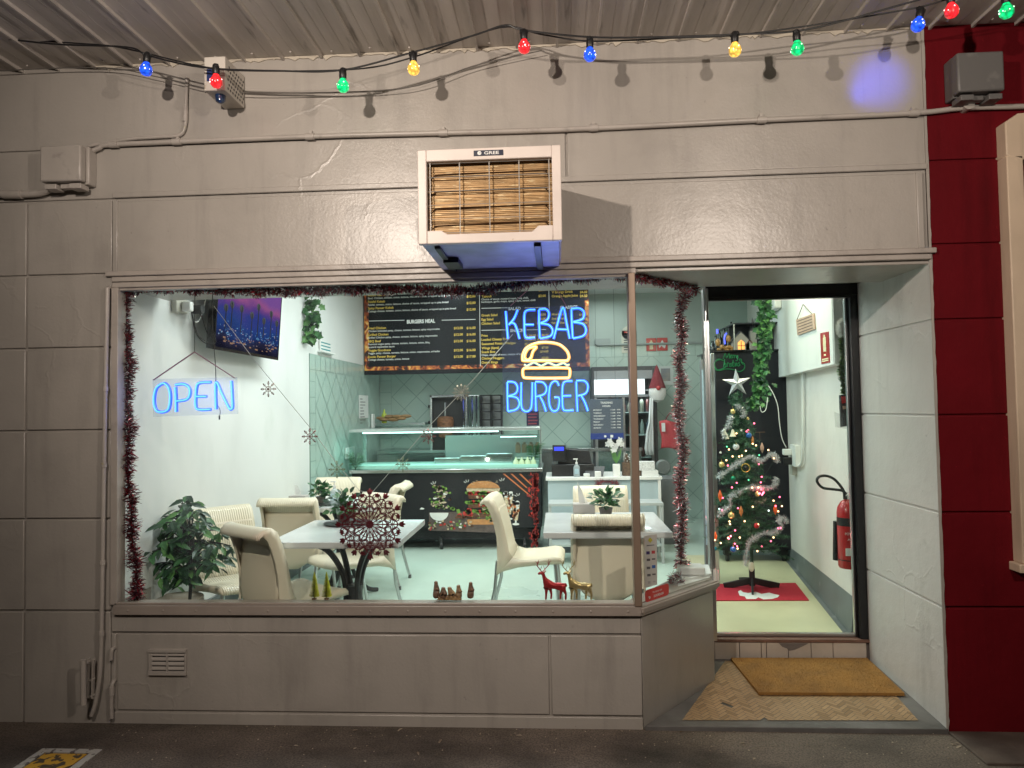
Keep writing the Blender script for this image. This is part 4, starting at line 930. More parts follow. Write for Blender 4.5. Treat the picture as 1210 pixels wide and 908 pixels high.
mt(whi, 'Choice of sauce: mustard mayo, bbq, chilli,', 569, 355.2, 2.3, width=56); mt(whi, 'barbeque, garlic mayo, spicy mayo, sweet chilli', 569, 358.2, 2.3, width=64)
rule(569, 600, 365); rule(620, 645, 364.5); mt(whi, 'SALAD', 608, 366.5, 3.6, 'C', .04)
for s_, y, p_ in (('Greek Salad', 374.3, '$8.00'), ('Egg Salad', 379.2, '$8.00'), ('Chicken Salad', 384, '$10.00')): mt(yel, s_, 569, y, 2.9, bold=.022); mt(yel, p_, 645, y-1, 2.9, 'R', .022)
rule(569, 600, 391); rule(622, 645, 390.5); mt(whi, 'SNACK', 611, 392.4, 3.6, 'C', .04)
for s_, y, p_ in (('Fries', 398.2, '(R) $4.00  (L) $6.00'), ('Loaded Cheesy Fries', 403, '(R) $6.00  (L) $9.00'), ('Seasoned Potato Wedges', 408, '(R) $5.00  (L) $8.00'), ('Wings (6pcs)', 413, '$7.00'), ('Snack Box', 417.6, '$14.00'), ('Chicken Nuggets', 425.2, '$7.00'), ('Onion Rings', 430, '$7.00')):
    mt(yel, s_, 569, y, 2.9, bold=.022); mt(yel, p_, 648, y-1, 2.6, 'R', .02)
mt(whi, 'Chips, choice of meat, choice of sauce', 569, 421, 2.3, width=52)
for s_, y in (('Powerade', 342.5), ('V Energy Drink', 347), ('Orange Apple Juice', 351.6)): mt(yel, s_, 652, y, 2.9, bold=.022); mt(yel, '$4.50', 694, y-.6, 2.9, 'R', .022)
mt(whi, 'CLASSICS', 672, 365, 3.6, 'C', .04)
for s_, y in (('Mixed Plate', 373), ('Snack Pack', 378), ('Family Box', 383)): mt(yel, s_, 652, y, 2.6, bold=.02); mt(yel, '$18.00', 694, y, 2.6, 'R', .02)
yel.build('yellow_lettering', mat('menu_yellow', (.95, .66, .12), .5), t, smooth=False); whi.build('white_lettering', mat('menu_white', (.92, .92, .92), .5), t, smooth=False)
# ================================================================== TILL COUNTER
TY = 3.5
x0, x1 = P(646, 565, TY).x, P(781, 565, TY).x; zt2 = P(710, 564, TY).z
t = thing('till_counter', 'pale blue grey cash counter with white top beside the food display', 'counter', ((x0+x1)/2, TY, FZ))
f = MB(); f.box((x0+.01, TY+.02, FZ), (x1-.01, TY+.55, zt2-.03)); f.build('cabinet', mat('pale_blue_panel', (.42, .52, .56), .4, var=(2, .06)), t, bevel=.003)
f = MB(); f.box((x0-.01, TY-.01, zt2-.03), (x1+.01, TY+.6, zt2)); f.box((x1-.03, TY, FZ), (x1, TY+.02, zt2-.03)); f.build('worktop', white, t, bevel=.003)
f = MB(); f.box((x0+.0, TY-.005, FZ), (x1, TY+.018, FZ+.24)); f.build('kick_panel', mat('kick_grey', (.10, .11, .12), .5), t)
# low white rack in front
t = thing('low_rack', 'low white metal rack with a shelf standing before the cash counter', 'rack', ((x0+x1)/2, 3.1, FZ))
a, b = P(648, 600, 3.0), P(784, 600, 3.0)
for xx in (a.x, b.x-.025):
    for yy in (3.0, 3.25): f = MB(); f.box((xx, yy, FZ), (xx+.025, yy+.025, .66)); f.build('leg', mat('rack_grey', (.42, .45, .45), .45), t, bevel=.002)
f = MB(); f.box((a.x, 2.99, .66), (b.x, 3.28, .685)); f.build('top', mat('rack_grey'), t, bevel=.002); f = MB(); zz = P(700, 645, 3.0).z; f.box((a.x+.025, 3.0, zz-.01), (b.x-.025, 3.27, zz+.008)); f.build('shelf', mat('shelf_grey', (.42, .47, .46), .4), t)
# till
c = P(668, 555, TY+.1); cz = zt2
t = thing('cash_register', 'black cash register with glowing blue display', 'cash register', (c.x, TY+.2, cz))
q0, q1 = P(652, 560, TY+.1), P(686, 528, TY+.1)
f = MB(); f.box((q0.x, TY+.1, cz), (q0.x+.42, TY+.42, cz+.12)); f.poly3([(q0.x+.06, TY+.14, cz+.12), (q0.x+.40, TY+.14, cz+.12), (q0.x+.38, TY+.14, cz+.25), (q0.x+.08, TY+.14, cz+.28)], (0, .25, 0)); f.build('housing', black, t, bevel=.008)
s0, s1 = P(653, 545, TY+.1), P(668.5, 526, TY+.1)
f = MB(); f.box((s0.x, TY+.08, s0.z), (s1.x, TY+.13, s1.z)); f.build('customer_display', black, t, bevel=.006)
f = MB(); f.box((s0.x+.018, TY+.078, s1.z-.055), (s1.x-.02, TY+.08, s1.z-.018)); f.build('screen', mat('blue_screen', (.02, .03, .3), .3, emit=(.04, .06, 1), estr=1.5), t)
def pump_bottle(loc, label, sc=1, col=None, group=None):
    t = thing('sanitiser_bottle', label, 'bottle', loc); x, y, z = loc; s = sc
    f = MB(); f.lathe([(.001, 0), (.028*s, .002), (.030*s, .01), (.030*s, .09*s), (.024*s, .105*s), (.011*s, .115*s), (.011*s, .122*s)], loc, 16); f.build('bottle', glass('gel', (.9, .95, .97), 1.0, haze=.5, hcol=(.75, .82, .85)), t)
    f = MB(); f.cyl((x, y, z+.122*s), (x, y, z+.14*s), .012*s, n=12); f.cyl((x, y, z+.14*s), (x, y, z+.165*s), .004*s, n=8); f.box((x-.03*s, y-.006*s, z+.163*s), (x+.012*s, y+.006*s, z+.173*s)); f.build('pump', white, t)
    f = MB(); f.box((x-.02*s, y-.0315*s, z+.03*s), (x+.02*s, y-.029*s, z+.08*s)); f.build('sticker', mat('label_blue', (.4, .55, .62), .5), t); return t
c = P(681.5, 561, TY+.03); pump_bottle((c.x, TY+.03, zt2), 'clear hand sanitiser pump bottle beside the cash register', 1.05)
c = P(693, 560, TY+.06); m = MB(); m.poly3([(c.x-.03, TY+.04, zt2), (c.x+.16, TY+.04, zt2), (c.x+.19, TY+.14, zt2+.09), (c.x-.0, TY+.14, zt2+.09)], (0, .012, .004)); tag(m.build('card_terminal', black, bevel=.004), 'black card payment terminal tilted on the cash counter', 'card terminal')
c = P(704, 562, TY+.03)
for i in range(2): m = MB(); m.box((c.x-.12+i*.11, TY+.0, zt2), (c.x-.06+i*.11, TY+.04, zt2+.035+.02*i)); tag(m.build('paper_roll', paper, bevel=.006), 'small white docket roll on the cash counter', 'paper roll', 'docket rolls')
# orchid
c = P(728.5, 562, TY+.08); t = thing('orchid', 'white orchid with green leaves in a square white pot on the counter', 'plant', (c.x, TY+.08, zt2))
f = MB(); f.box((c.x-.035, TY+.045, zt2), (c.x+.035, TY+.115, zt2+.12)); f.build('pot', white, t, bevel=.004)
f = MB(); random.seed(4)
for i in range(7): a = random.uniform(-1.6, 1.6); leaf(f, (c.x, TY+.08, zt2+.12), (math.sin(a)*.35, -.2, 1), (0, -1, .2), .17, .03)
for i in range(2): f.tube(smooth_path([(c.x, TY+.08, zt2+.12), (c.x+.02, TY+.07, zt2+.28), (c.x-.06, TY+.06, zt2+.35)], 4), .003, 5)
f.build('leaves', green2, t)
f = MB()
for i in range(9):
    q = Vector((c.x-.08+i*.017, TY+.05+random.uniform(-.02, .02), zt2+.27+.05*math.sin(i*1.2)+random.uniform(0, .06)))
    for k in range(5): a = 2*PI*k/5+i; leaf(f, q, (math.cos(a), -.35, math.sin(a)), (0, -1, 0), .034, .024)
f.build('flowers', paper, t)
# boxes & baskets
def small_box(name, px0, px1, pyb, h, Y, m, label, cat, z=None, d=.12, lid=None):
    a, b = P(px0, pyb, Y), P(px1, pyb, Y); z = zt2 if z is None else z; f = MB(); f.box((a.x, Y, z), (b.x, Y+d, z+h)); return tag(f.build(name, m, bevel=.003), label, cat)
wick = mat('wicker', (.13, .08, .05), .7, var=(60, .6), bump=(90, .8))
small_box('wicker_basket', 736, 758, 560, .13, TY+.08, wick, 'brown wicker basket on the counter, partly behind the window mullion', 'basket')
small_box('white_box', 759, 778, 562, .055, TY+.03, white, 'flat cream box on the right end of the counter', 'box', d=.15)
small_box('dotted_box', 756, 774, 555, .085, TY+.04, mat('dotted_card', (.75, .75, .74), .6, var=(120, .35)), 'white speckled box stacked on the cream box', 'box', z=zt2+.056, d=.11)
t = thing('snow_ornament', 'small dark pinecone style ornament standing on the wicker basket', 'ornament', (P(741, 550, TY+.1).x, TY+.1, zt2+.131))
f = MB(); c = P(741, 550, TY+.1)
for i in range(5): f.lathe([(.001, .0+i*.018), (.035-.005*i, .002+i*.018), (.02-.003*i, .018+i*.018)], (c.x, TY+.13, zt2+.131), 9)
f.build('cone', wick, t)
f = MB()
for i in range(16): a = i*2.4; f.ball((c.x+.03*math.cos(a), TY+.13+.03*math.sin(a), zt2+.135+i*.0055), .006, 6)
f.build('snow_dots', paper, t)
f = MB(); q = P(716, 571, TY-.02); tinsel(f, [(q.x-.10, TY-.03, q.z-.02), (q.x-.05, TY-.03, q.z+.01), (q.x+.05, TY-.03, q.z+.012), (q.x+.12, TY-.03, q.z-.02)], .035, 1500, mats=(0, 0, 1))
tag(f.build('tinsel_bunch', [foilred, foildark]), 'small dark red tinsel bunch on the front of the cash counter', 'tinsel')
# chalkboard menu standing / hanging over till
HY = 4.2
t = thing('price_panel', 'dark hanging hours panel with blue footer above the cash counter', 'sign', (P(717, 500, HY).x, HY, 1.6))
a, b = P(697, 472, HY), P(737, 519, HY)
f = MB(); f.box((a.x, HY, b.z), (b.x, HY+.012, a.z)); f.build('panel', mat('slate_panel', (.10, .12, .15), .2, coat=.5), t, bevel=.002)
f = MB(); f.box((a.x, HY-.003, b.z), (b.x, HY-.0005, b.z+.065)); f.build('footer', mat('royal', (.02, .045, .22), .3), t)
f = MB(); f.text('TRADING', ((a.x+b.x)/2, HY-.003, a.z-.05), (1, 0, 0), (0, 0, 1), .03, 'C', .02); f.text('HOURS', ((a.x+b.x)/2, HY-.003, a.z-.085), (1, 0, 0), (0, 0, 1), .026, 'C', .02)
for i, s_ in enumerate(('MONDAY', 'TUESDAY', 'WEDNESDAY', 'THURSDAY', 'FRIDAY', 'SATURDAY', 'SUNDAY')):
    f.text(s_, (a.x+.035, HY-.003, a.z-.125-i*.032), (1, 0, 0), (0, 0, 1), .021, 'L', .01); f.text('11AM - 9PM', (b.x-.03, HY-.003, a.z-.125-i*.032), (1, 0, 0), (0, 0, 1), .021, 'R', .01)
f.lathe([(.013, 0), (.013, .0005)], ((a.x+b.x)/2-.02, HY-.0035, b.z+.032), 14, axis=(0, -1, 0)); f.box(((a.x+b.x)/2+.035, HY-.004, b.z+.018), ((a.x+b.x)/2+.065, HY-.0032, b.z+.046)); f.build('lettering', paper, t, smooth=False)
f = MB(); f.cyl(((a.x+b.x)/2-.1, HY+.006, a.z), ((a.x+b.x)/2-.1, HY+.006, 2.99), .0015, n=5); f.cyl(((a.x+b.x)/2+.1, HY+.006, a.z), ((a.x+b.x)/2+.1, HY+.006, 2.99), .0015, n=5); f.build('wire', black, t)
# small poster under neon
a, b = P(622, 486, 5.58), P(637, 504, 5.58); t = thing('small_poster', 'small dark poster with red lines on the rear tiled wall', 'poster', (a.x, 5.58, b.z))
f = MB(); f.box((a.x, 5.583, b.z), (b.x, 5.588, a.z)); f.build('sheet', mat('dusk_print', (.03, .02, .06), .4), t); f = MB()
for i in range(4): f.text(('KEBAB', 'SPECIAL', 'DEAL', 'TODAY')[i], ((a.x+b.x)/2, 5.581, a.z-.05-i*.045), (1, 0, 0), (0, 0, 1), .035, 'C', .03) if False else f.box((a.x+.02, 5.581, a.z-.05-i*.04), (b.x-.02-.01*(i % 2), 5.583, a.z-.032-i*.04))
f.build('print_lines', mat('p_red2', (.35, .06, .08), .5), t, smooth=False)
# ================================================================== DRINKS FRIDGE with lit header
FY = 5.05
t = thing('drinks_fridge', 'tall upright drinks fridge with lit white header and glass doors', 'fridge', (P(745, 500, FY).x, FY, FZ))
x0, x1 = P(702, 440, FY).x, P(771, 440, FY).x; zz1 = P(740, 433, FY).z
f = MB(); f.box((x0-.03, FY+.02, FZ), (x0, 5.58, zz1)); f.box((x1, FY+.02, FZ), (x1+.05, 5.58, zz1)); f.box((x0, FY+.02, zz1-.05), (x1, 5.58, zz1)); f.box((x0, FY+.45, FZ), (x1, 5.58, zz1-.05)); f.build('cabinet', mat('fridge_dark', (.05, .055, .06), .4), t, bevel=.003)
a, b = P(702, 449, FY), P(762, 466, FY)
f = MB(); f.box((a.x, FY-.01, b.z), (b.x, FY+.02, a.z)); f.build('light_header', mat('header_glow', (.9, .95, 1), .4, emit=(.86, .94, 1), estr=.92), t)
f = MB(); f.box((x0, FY+.01, a.z+.005), (x1, FY+.02, zz1-.05)); f.box((x0, FY+.0, b.z-.03), (x1-.05, FY+.02, b.z-.003)); f.build('header_trim', mat('grey_trim', (.30, .32, .34), .4, .3), t)
f = MB(); f.box((x0+.02, FY, FZ+.15), (x1-.02, FY+.006, b.z-.04)); dd = f.build('glass_door', thinglass, t, smooth=False)
f = MB(); xm = (x0+x1)/2
for xx in (x0, xm-.02, x1-.03): f.box((xx, FY-.005, FZ+.12), (xx+.03, FY+.01, b.z-.035))
f.build('frame', alu, dd)
f = MB()
for i in range(6): f.box((x0+.02, FY+.06, .4+i*.27), (x1-.02, FY+.40, .408+i*.27))
f.build('shelf', mat('shelf_white', (.6, .64, .66), .4), t)
random.seed(9); tk = None; dk = [mat('drink_a', (.12, .03, .03), .3), mat('drink_b', (.05, .08, .14), .3), mat('drink_c', (.16, .15, .12), .3), mat('drink_d', (.3, .33, .33), .3)]
for i in range(5):
    for j in range(9):
        xx = x0+.06+j*.073; f = MB(); h = random.choice((.12, .16, .18)); f.lathe([(.022, 0), (.024, .01), (.024, h*.7), (.010, h*.88), (.010, h)], (xx, FY+.12, .41+i*.27), 8)
        tag(f.build('drink_bottle', random.choice(dk)), 'drink bottle standing on a shelf of the tall fridge', 'bottle', 'bottles in the drinks fridge')
lamp('fridge_lamp', 'AREA', ((x0+x1)/2, FY+.1, b.z-.06), 3, (.85, .95, 1), .6, rot=(0, 0, 0), size_y=.1)
# ---- rear wall signs
RWY = 5.586
def rsign(name, px0, py0, px1, py1, m, label, cat, Y=RWY):
    a, b = P(px0, py0, Y), P(px1, py1, Y); t = thing(name, label, cat, (a.x, Y, b.z)); f = MB(); f.box((a.x, Y-.004, b.z), (b.x, Y, a.z)); f.build('panel', m, t, bevel=.001); return t, a, b
t, a, b = rsign('extinguisher_sign', 763.5, 400, 775.5, 415, redp, 'red sign with white extinguisher symbol on the rear wall', 'sign')
f = MB(); xm, zm = (a.x+b.x)/2, (a.z+b.z)/2; f.box((xm-.022, RWY-.006, zm-.06), (xm+.022, RWY-.0045, zm+.035)); f.box((xm-.008, RWY-.006, zm+.035), (xm+.008, RWY-.0045, zm+.055)); f.build('symbol', mat('symbol_cream', (.75, .70, .45), .5), t, smooth=False)
t, a, b = rsign('fire_blanket_sign', 776, 399.5, 789, 414.5, redp, 'square red sign with white figure and flame, right of extinguisher sign', 'sign')
f = MB(); xm, zm = (a.x+b.x)/2, (a.z+b.z)/2; f.face([(xm-.04, RWY-.006, zm-.05), (xm-.01, RWY-.006, zm-.02), (xm+.03, RWY-.006, zm-.055), (xm+.045, RWY-.006, zm-.01), (xm+.02, RWY-.006, zm+.02), (xm+.0, RWY-.006, zm+.055), (xm-.02, RWY-.006, zm+.02), (xm-.045, RWY-.006, zm+.01)]); f.build('symbol', paper, t, smooth=False)
t, a, b = rsign('arched_sign', 734, 391, 752, 417, mat('cream_sign', (.62, .62, .52), .5), 'cream arched list sign with dark lettering on the rear wall', 'sign')
f = MB()
for i in range(7): f.box((a.x+.03, RWY-.006, a.z-.07-i*.03), (a.x+.08, RWY-.0045, a.z-.058-i*.03)); f.box((a.x+.09, RWY-.006, a.z-.07-i*.03), (b.x-.03, RWY-.0045, a.z-.058-i*.03))
f.build('print_lines', mat('ink'), t, smooth=False); f = MB(); xm = (a.x+b.x)/2; f.lathe([((b.x-a.x)/2-.005, 0), ((b.x-a.x)/2-.005, .004)], (xm, RWY, a.z-.03), 24, axis=(0, -1, 0)); f.build('arched_top', mat('cream_sign'), t)
f = MB(); f.text('TODAY', (xm, RWY-.006, a.z-.035), (1, 0, 0), (0, 0, 1), .035, 'C', .02) if False else f.box((xm-.06, RWY-.006, a.z-.03), (xm+.06, RWY-.0045, a.z-.012)); f.build('heading', redp, t, smooth=False)
t, a, b = rsign('framed_picture', 777, 433, 796, 455, mat('mount_pale', (.55, .60, .58), .5), 'small framed picture of dark clouds beside the gnome', 'picture')
f = MB(); f.box((a.x+.04, RWY-.006, b.z+.05), (b.x-.04, RWY-.0045, a.z-.03)); f.build('print', mat('sky_print', (.10, .13, .18), .4, var=(6, .6, (.40, .36, .28))), t, smooth=False)
f = MB(); a, b = P(705, 410, RWY), P(800, 404.5, RWY); f.cyl((a.x, RWY-.02, a.z+.02), (b.x+.4, RWY-.02, a.z+.02), .014, n=8)
f.box((P(703, 403, RWY).x, RWY-.035, a.z+.03), (P(721, 403, RWY).x, RWY, a.z+.10)); tag(f.build('wall_trunking', mat('grey_trunk', (.33, .38, .36), .5)), 'pale grey trunking and outlet strip along the rear wall', 'trunking')
# gnome
GY = 4.95; c = P(777, 474, GY); t = thing('gnome_decoration', 'hanging gnome decoration with tall red hat and white beard', 'decoration', c)
f = MB(); f.lathe([(.001, 0), (.07, .03), (.10, .09), (.10, .15), (.07, .20), (.001, .21)], (c.x, GY, c.z-.02), 16); f.build('beard', mat('fluff', (.75, .74, .72), .9, bump=(60, 1.0)), t)
f = MB(); f.lathe([(.10, 0), (.095, .02), (.07, .09), (.04, .18), (.015, .25), (.001, .28)], (c.x, GY, c.z+.15), 14); f.build('hat', mat('felt_red', (.20, .02, .03), .9, bump=(60, .6)), t)
f = MB(); f.ball((c.x, GY-.10, c.z+.15), .028, 10); f.build('nose', redp, t)
# red bag & towel
c0, c1 = P(780, 498, 4.9), P(805, 530, 4.9); t = thing('red_bag', 'red fabric bag hanging on the rear wall under the framed picture', 'bag', ((c0.x+c1.x)/2, 4.9, c1.z))
f = MB(); nx, nz = 10, 10; vs = []
for j in range(nz+1):
    for i in range(nx+1):
        u, v = i/nx, j/nz; vs.append((c0.x+(c1.x-c0.x)*u+.01*math.sin(v*5), 4.9-.03*math.sin(u*PI)-.012*math.sin(u*9+v*4), c1.z+(c0.z-c1.z)*v+.012*math.sin(u*6)*(1 if j in (0, nz) else .3)))
f.add(vs, [(j*(nx+1)+i, j*(nx+1)+i+1, (j+1)*(nx+1)+i+1, (j+1)*(nx+1)+i) for j in range(nz) for i in range(nx)]); o = f.build('bag', mat('bag_red', (.50, .03, .04), .45, bump=(25, .5)), t); o.modifiers.new('Solidify', 'SOLIDIFY').thickness = .02
f = MB(); f.box((c0.x+.01, 4.85, c0.z-.12), (c0.x+.05, 4.86, c0.z-.02)); f.build('tag', paper, t); f = MB(); f.tube(smooth_path([(c0.x+.05, 4.9, c0.z-.01), ((c0.x+c1.x)/2, 4.9, c0.z+.09), (c1.x-.05, 4.9, c0.z-.01)], 5), .006, 6); f.build('handle', mat('felt_red'), t)
c0 = P(770, 440, 4.92); f = MB(); pr = [(770, 470, 3), (769, 500, 4), (768, 510, 7), (767, 530, 9), (768, 538, 8)]
vs = []
for px, py, wd in pr:
    q = P(px, py, 4.92); ww = wd*.01
    for i in range(7): vs.append((q.x+(i/6-.5)*ww*1.1, 4.92-.018*math.sin(i*2.3), q.z))
f.add(vs, [(j*7+i, j*7+i+1, (j+1)*7+i+1, (j+1)*7+i) for j in range(len(pr)-1) for i in range(6)]); o = tag(f.build('apron', mat('cloth_white', (.7, .72, .72), .9)), 'white cloth apron hanging beside the drinks fridge', 'apron'); o.modifiers.new('Solidify', 'SOLIDIFY').thickness = .008
c = P(783, 552, 4.5); t = thing('pedestal_fan', 'grey pedestal fan standing behind the counter at the right', 'fan', (c.x, 4.5, FZ))
f = MB(); f.lathe([(.085, 0), (.085, .05), (.07, .07)], (c.x, 4.5, c.z), 20, axis=(0, -1, 0)); f.build('cage', mat('grey_plastic', (.16, .18, .17), .4), t); f = MB(); f.cyl((c.x, 4.5, FZ), (c.x, 4.5, c.z), .02); f.cyl((c.x, 4.5, FZ), (c.x, 4.5, FZ+.03), .16); f.build('pole', mat('grey_plastic'), t)
f = MB(); f.box((P(782, 568, 3.9).x, 3.9, FZ), (P(806, 568, 3.9).x, 4.3, P(790, 566, 3.9).z)); tag(f.build('grey_cabinet', mat('cab_grey', (.12, .135, .14), .5), bevel=.004), 'low dark grey cabinet right of the cash counter', 'cabinet')
# ================================================================== TV, OUTLET, CABLES
t = thing('television', 'wall mounted television showing purple sunset palms above a city', 'television', (-2.2, 1.7, 2.0))
TX = -2.17
ly0, ly1 = W(252, 413, TX).y, W(331, 427, TX+.02).y; zb = W(252, 413, TX).z; H_ = .66; tl_ = .045
def tvp(u, v, off=0): # u along y, v up, tilted forward at top
    return Vector((TX+v*tl_*1.0+off, ly0+(ly1-ly0)*u, zb+H_*v))
f = MB(); f.poly3([tvp(0, 0), tvp(1, 0), tvp(1, 1), tvp(0, 1)], (-.05, 0, .012)); f.build('housing', blackgl, t, bevel=.004)
f = MB(); f.poly3([tvp(0, 0, .001), tvp(1, 0, .001), tvp(1, .03, .001), tvp(0, .03, .001)], (.004, 0, 0)); f.poly3([tvp(0, .03, .001), tvp(.012, .03, .001), tvp(.012, 1, .001), tvp(0, 1, .001)], (.004, 0, 0)); f.poly3([tvp(.99, .03, .001), tvp(1, .03, .001), tvp(1, 1, .001), tvp(.99, 1, .001)], (.004, 0, 0)); f.build('bezel', blackgl, t)
scr = bpy.data.materials.new('screen_sunset'); scr.use_nodes = True; n = scr.node_tree; n.nodes.clear(); out = n.nodes.new('ShaderNodeOutputMaterial'); em = n.nodes.new('ShaderNodeEmission'); em.inputs[1].default_value = .5; n.links.new(em.outputs[0], out.inputs[0])
tc = n.nodes.new('ShaderNodeTexCoord'); sx = n.nodes.new('ShaderNodeSeparateXYZ'); n.links.new(tc.outputs['Generated'], sx.inputs[0]); nz = n.nodes.new('ShaderNodeTexNoise'); nz.inputs['Scale'].default_value = 3; nz.inputs['Detail'].default_value = 4; n.links.new(tc.outputs['Generated'], nz.inputs['Vector'])
mt_ = n.nodes.new('ShaderNodeMath'); mt_.operation = 'MULTIPLY_ADD'; mt_.inputs[1].default_value = .35; n.links.new(nz.outputs[0], mt_.inputs[0]); sb = n.nodes.new('ShaderNodeMath'); sb.operation = 'SUBTRACT'; sb.inputs[1].default_value = .175; n.links.new(sx.outputs['Z'], sb.inputs[0]); n.links.new(sb.outputs[0], mt_.inputs[2])
cr = n.nodes.new('ShaderNodeValToRGB'); n.links.new(mt_.outputs[0], cr.inputs[0]); n.links.new(cr.outputs[0], em.inputs[0]); e = cr.color_ramp.elements; e[0].position = 0; e[0].color = (.01, .01, .03, 1); e[1].position = 1; e[1].color = (.28, .12, .55, 1)
for p_, c_ in ((.08, (.03, .03, .08, 1)), (.15, (.02, .05, .22, 1)), (.26, (.03, .09, .38, 1)), (.36, (.06, .08, .42, 1)), (.44, (.22, .09, .42, 1)), (.54, (.55, .16, .45, 1)), (.64, (.35, .14, .55, 1))): q = e.new(p_); q.color = c_
f = MB(); f.poly3([tvp(.012, .03, .001), tvp(.99, .03, .001), tvp(.99, 1, .001), tvp(.012, 1, .001)], (.002, 0, 0)); sc_ = f.build('screen', scr, t, smooth=False)
f = MB(); random.seed(6)
for u, hh in ((.12, .62), (.2, .75), (.34, .72), (.50, .62), (.60, .92), (.70, .56), (.82, .84), (.93, .60)):
    hh *= .62; f.tube([tvp(u, .22, .005), tvp(u+.005, .22+hh*.6, .005)], .004, 4)
    for k in range(16): a = 2*PI*k/16; q = tvp(u+.005, .22+hh*.6, .005); dv = Vector((0, math.cos(a), math.sin(a)*.8)); f.mi(0); leaf(f, q, dv-Vector((0, 0, .35)), (1, 0, 0), .085, .018, fold=0)
f.build('palms', mat('silhouette', (.004, .004, .012), .8), sc_, smooth=False)
f = MB()
for i in range(150):
    u, v = random.uniform(.03, .97), abs(random.gauss(.20, .05)); q = tvp(u, v, .0045); s_ = random.uniform(.003, .008); f.mi(random.choice((0, 0, 1))).box((q.x, q.y-s_, q.z-s_*.4), (q.x+.0006, q.y+s_, q.z+s_*.4))
for i in range(34):
    u = random.uniform(.1, .95); q = tvp(u, random.uniform(.07, .16), .0045); s_ = random.uniform(.006, .02); f.mi(2).box((q.x, q.y-s_, q.z-s_*.3), (q.x+.0006, q.y+s_, q.z+s_*.3))
f.build('city_lights', [mat('scr_a', (0, 0, 0), .5, emit=(.15, .45, .8), estr=.6), mat('scr_b', (0, 0, 0), .5, emit=(.6, .45, .5), estr=.6), mat('scr_c', (0, 0, 0), .5, emit=(.45, .2, .08), estr=.5)], sc_, smooth=False)
f = MB(); f.box((-2.295, ly0+.3, zb+.15), (TX-.03, ly0+.7, zb+.4)); f.build('wall_bracket', black, t)
a = W(211, 361, -2.28); t = thing('wall_outlet', 'cream power outlet with plugs high on the left wall', 'outlet', a)
f = MB(); f.box((-2.30, a.y-.05, a.z-.045), (-2.265, a.y+.08, a.z+.045)); f.build('cover', mat('ivory', (.55, .53, .46), .5), t, bevel=.006)
f = MB(); f.box((-2.265, a.y+.0, a.z-.035), (-2.21, a.y+.05, a.z+.025)); f.build('adapter', white, t, bevel=.008)
f = MB(); f.cyl((-2.25, a.y+.12, a.z-.01), (-2.19, a.y+.12, a.z-.01), .028); f.build('plug', black, t)
def wire(name, pts, X, r, m, label, Y=None):
    f = MB(); f.tube(smooth_path([(W(p[0], p[1], X) if Y is None else P(p[0], p[1], Y)) for p in pts], 6), r, 6); return tag(f.build(name, m), label, 'cable')
wire('white_cable', [(219, 363), (224, 375), (228, 380), (236, 378), (244, 352), (247, 338)], -2.25, .004, white, 'white cable looping from the wall outlet to the ceiling')
wire('black_cable', [(226, 366), (231, 392), (240, 404), (250, 407), (253, 398), (250, 393)], -2.24, .004, black, 'black cable drooping from the plug toward the television')
wire('thin_cable', [(230, 366), (238, 374), (244, 392), (251, 405), (253, 396), (266, 390)], -2.23, .003, black, 'thin black cable running from the plug behind the television')
# ================================================================== IVY
def ivy(name, pth, n, R, label, lv=.035, wide=1.0, mats=None):
    t = thing(name, label, 'garland', pth[0]); f = MB(); pth = smooth_path(pth, 6); f.mi(2).tube(pth, .003, 5)
    for i in range(n):
        k = random.random()*(len(pth)-1); a = pth[int(k)].lerp(pth[min(int(k)+1, len(pth)-1)], k % 1)
        taper = 1-.45*(k/len(pth)); c = a+Vector((random.gauss(0, R*.5*wide), random.gauss(0, R*.4), random.gauss(0, R*.2)))*taper
        d = (c-a+Vector((0, -.02, -.03))+rv(.02)); L = lv*random.uniform(.7, 1.25)
        f.mi(random.choice((0, 0, 1, 2)))
        sd = d.normalized()
        leaf(f, c, sd, (random.uniform(-.5, .5), -1, random.uniform(0, .8)), L, L*.95, shape=((0, 0), (.12, .42), (.35, .30), (.5, .52), (.72, .2), (1, 0)))
    f.build('foliage', mats or [green1, green2, green3], t, smooth=False); return t
random.seed(12)
ivy('ivy_garland', [W(367, 332, -2.24), W(368, 350, -2.24), W(368, 370, -2.24), W(367, 390, -2.24), W(366, 401, -2.24)], 130, .09, 'short green ivy garland hanging on the white wall right of the television', .07)
# ================================================================== CHAIRS
chm = mat('cream_resin', (.75, .68, .53), .38, var=(3, .06), coat=.15)
n = chm.node_tree; bs = n.nodes['Principled BSDF']; wv = n.nodes.new('ShaderNodeTexWave'); wv.bands_direction = 'Y'; wv.inputs['Scale'].default_value = 22; wv.inputs['Distortion'].default_value = 0
tcn = n.nodes.new('ShaderNodeTexCoord'); n.links.new(tcn.outputs['Object'], wv.inputs['Vector']); bp = n.nodes.new('ShaderNodeBump'); bp.inputs['Strength'].default_value = .45; bp.inputs['Distance'].default_value = .006; n.links.new(wv.outputs[0], bp.inputs['Height']); n.links.new(bp.outputs[0], bs.inputs['Normal'])
chb = mat('cream_resin_back', (.74, .66, .52), .42, var=(2, .08), bump=(200, .06))
Fp = [(-.200, .800), (-.197, .822), (-.17, .846), (-.13, .856), (-.095, .83), (-.062, .75), (-.035, .65), (-.015, .55), (-.002, .485), (.02, .448), (.08, .430), (.2, .435), (.30, .450), (.345, .445), (.368, .425), (.370, .405)]
Bp = [(-.194, .802), (-.190, .812), (-.172, .818), (-.150, .798), (-.125, .745), (-.104, .68), (-.086, .59), (-.080, .50), (-.082, .42), (-.090, .33), (-.05, .355), (.06, .385), (.2, .40), (.30, .405), (.345, .405), (.366, .405)]
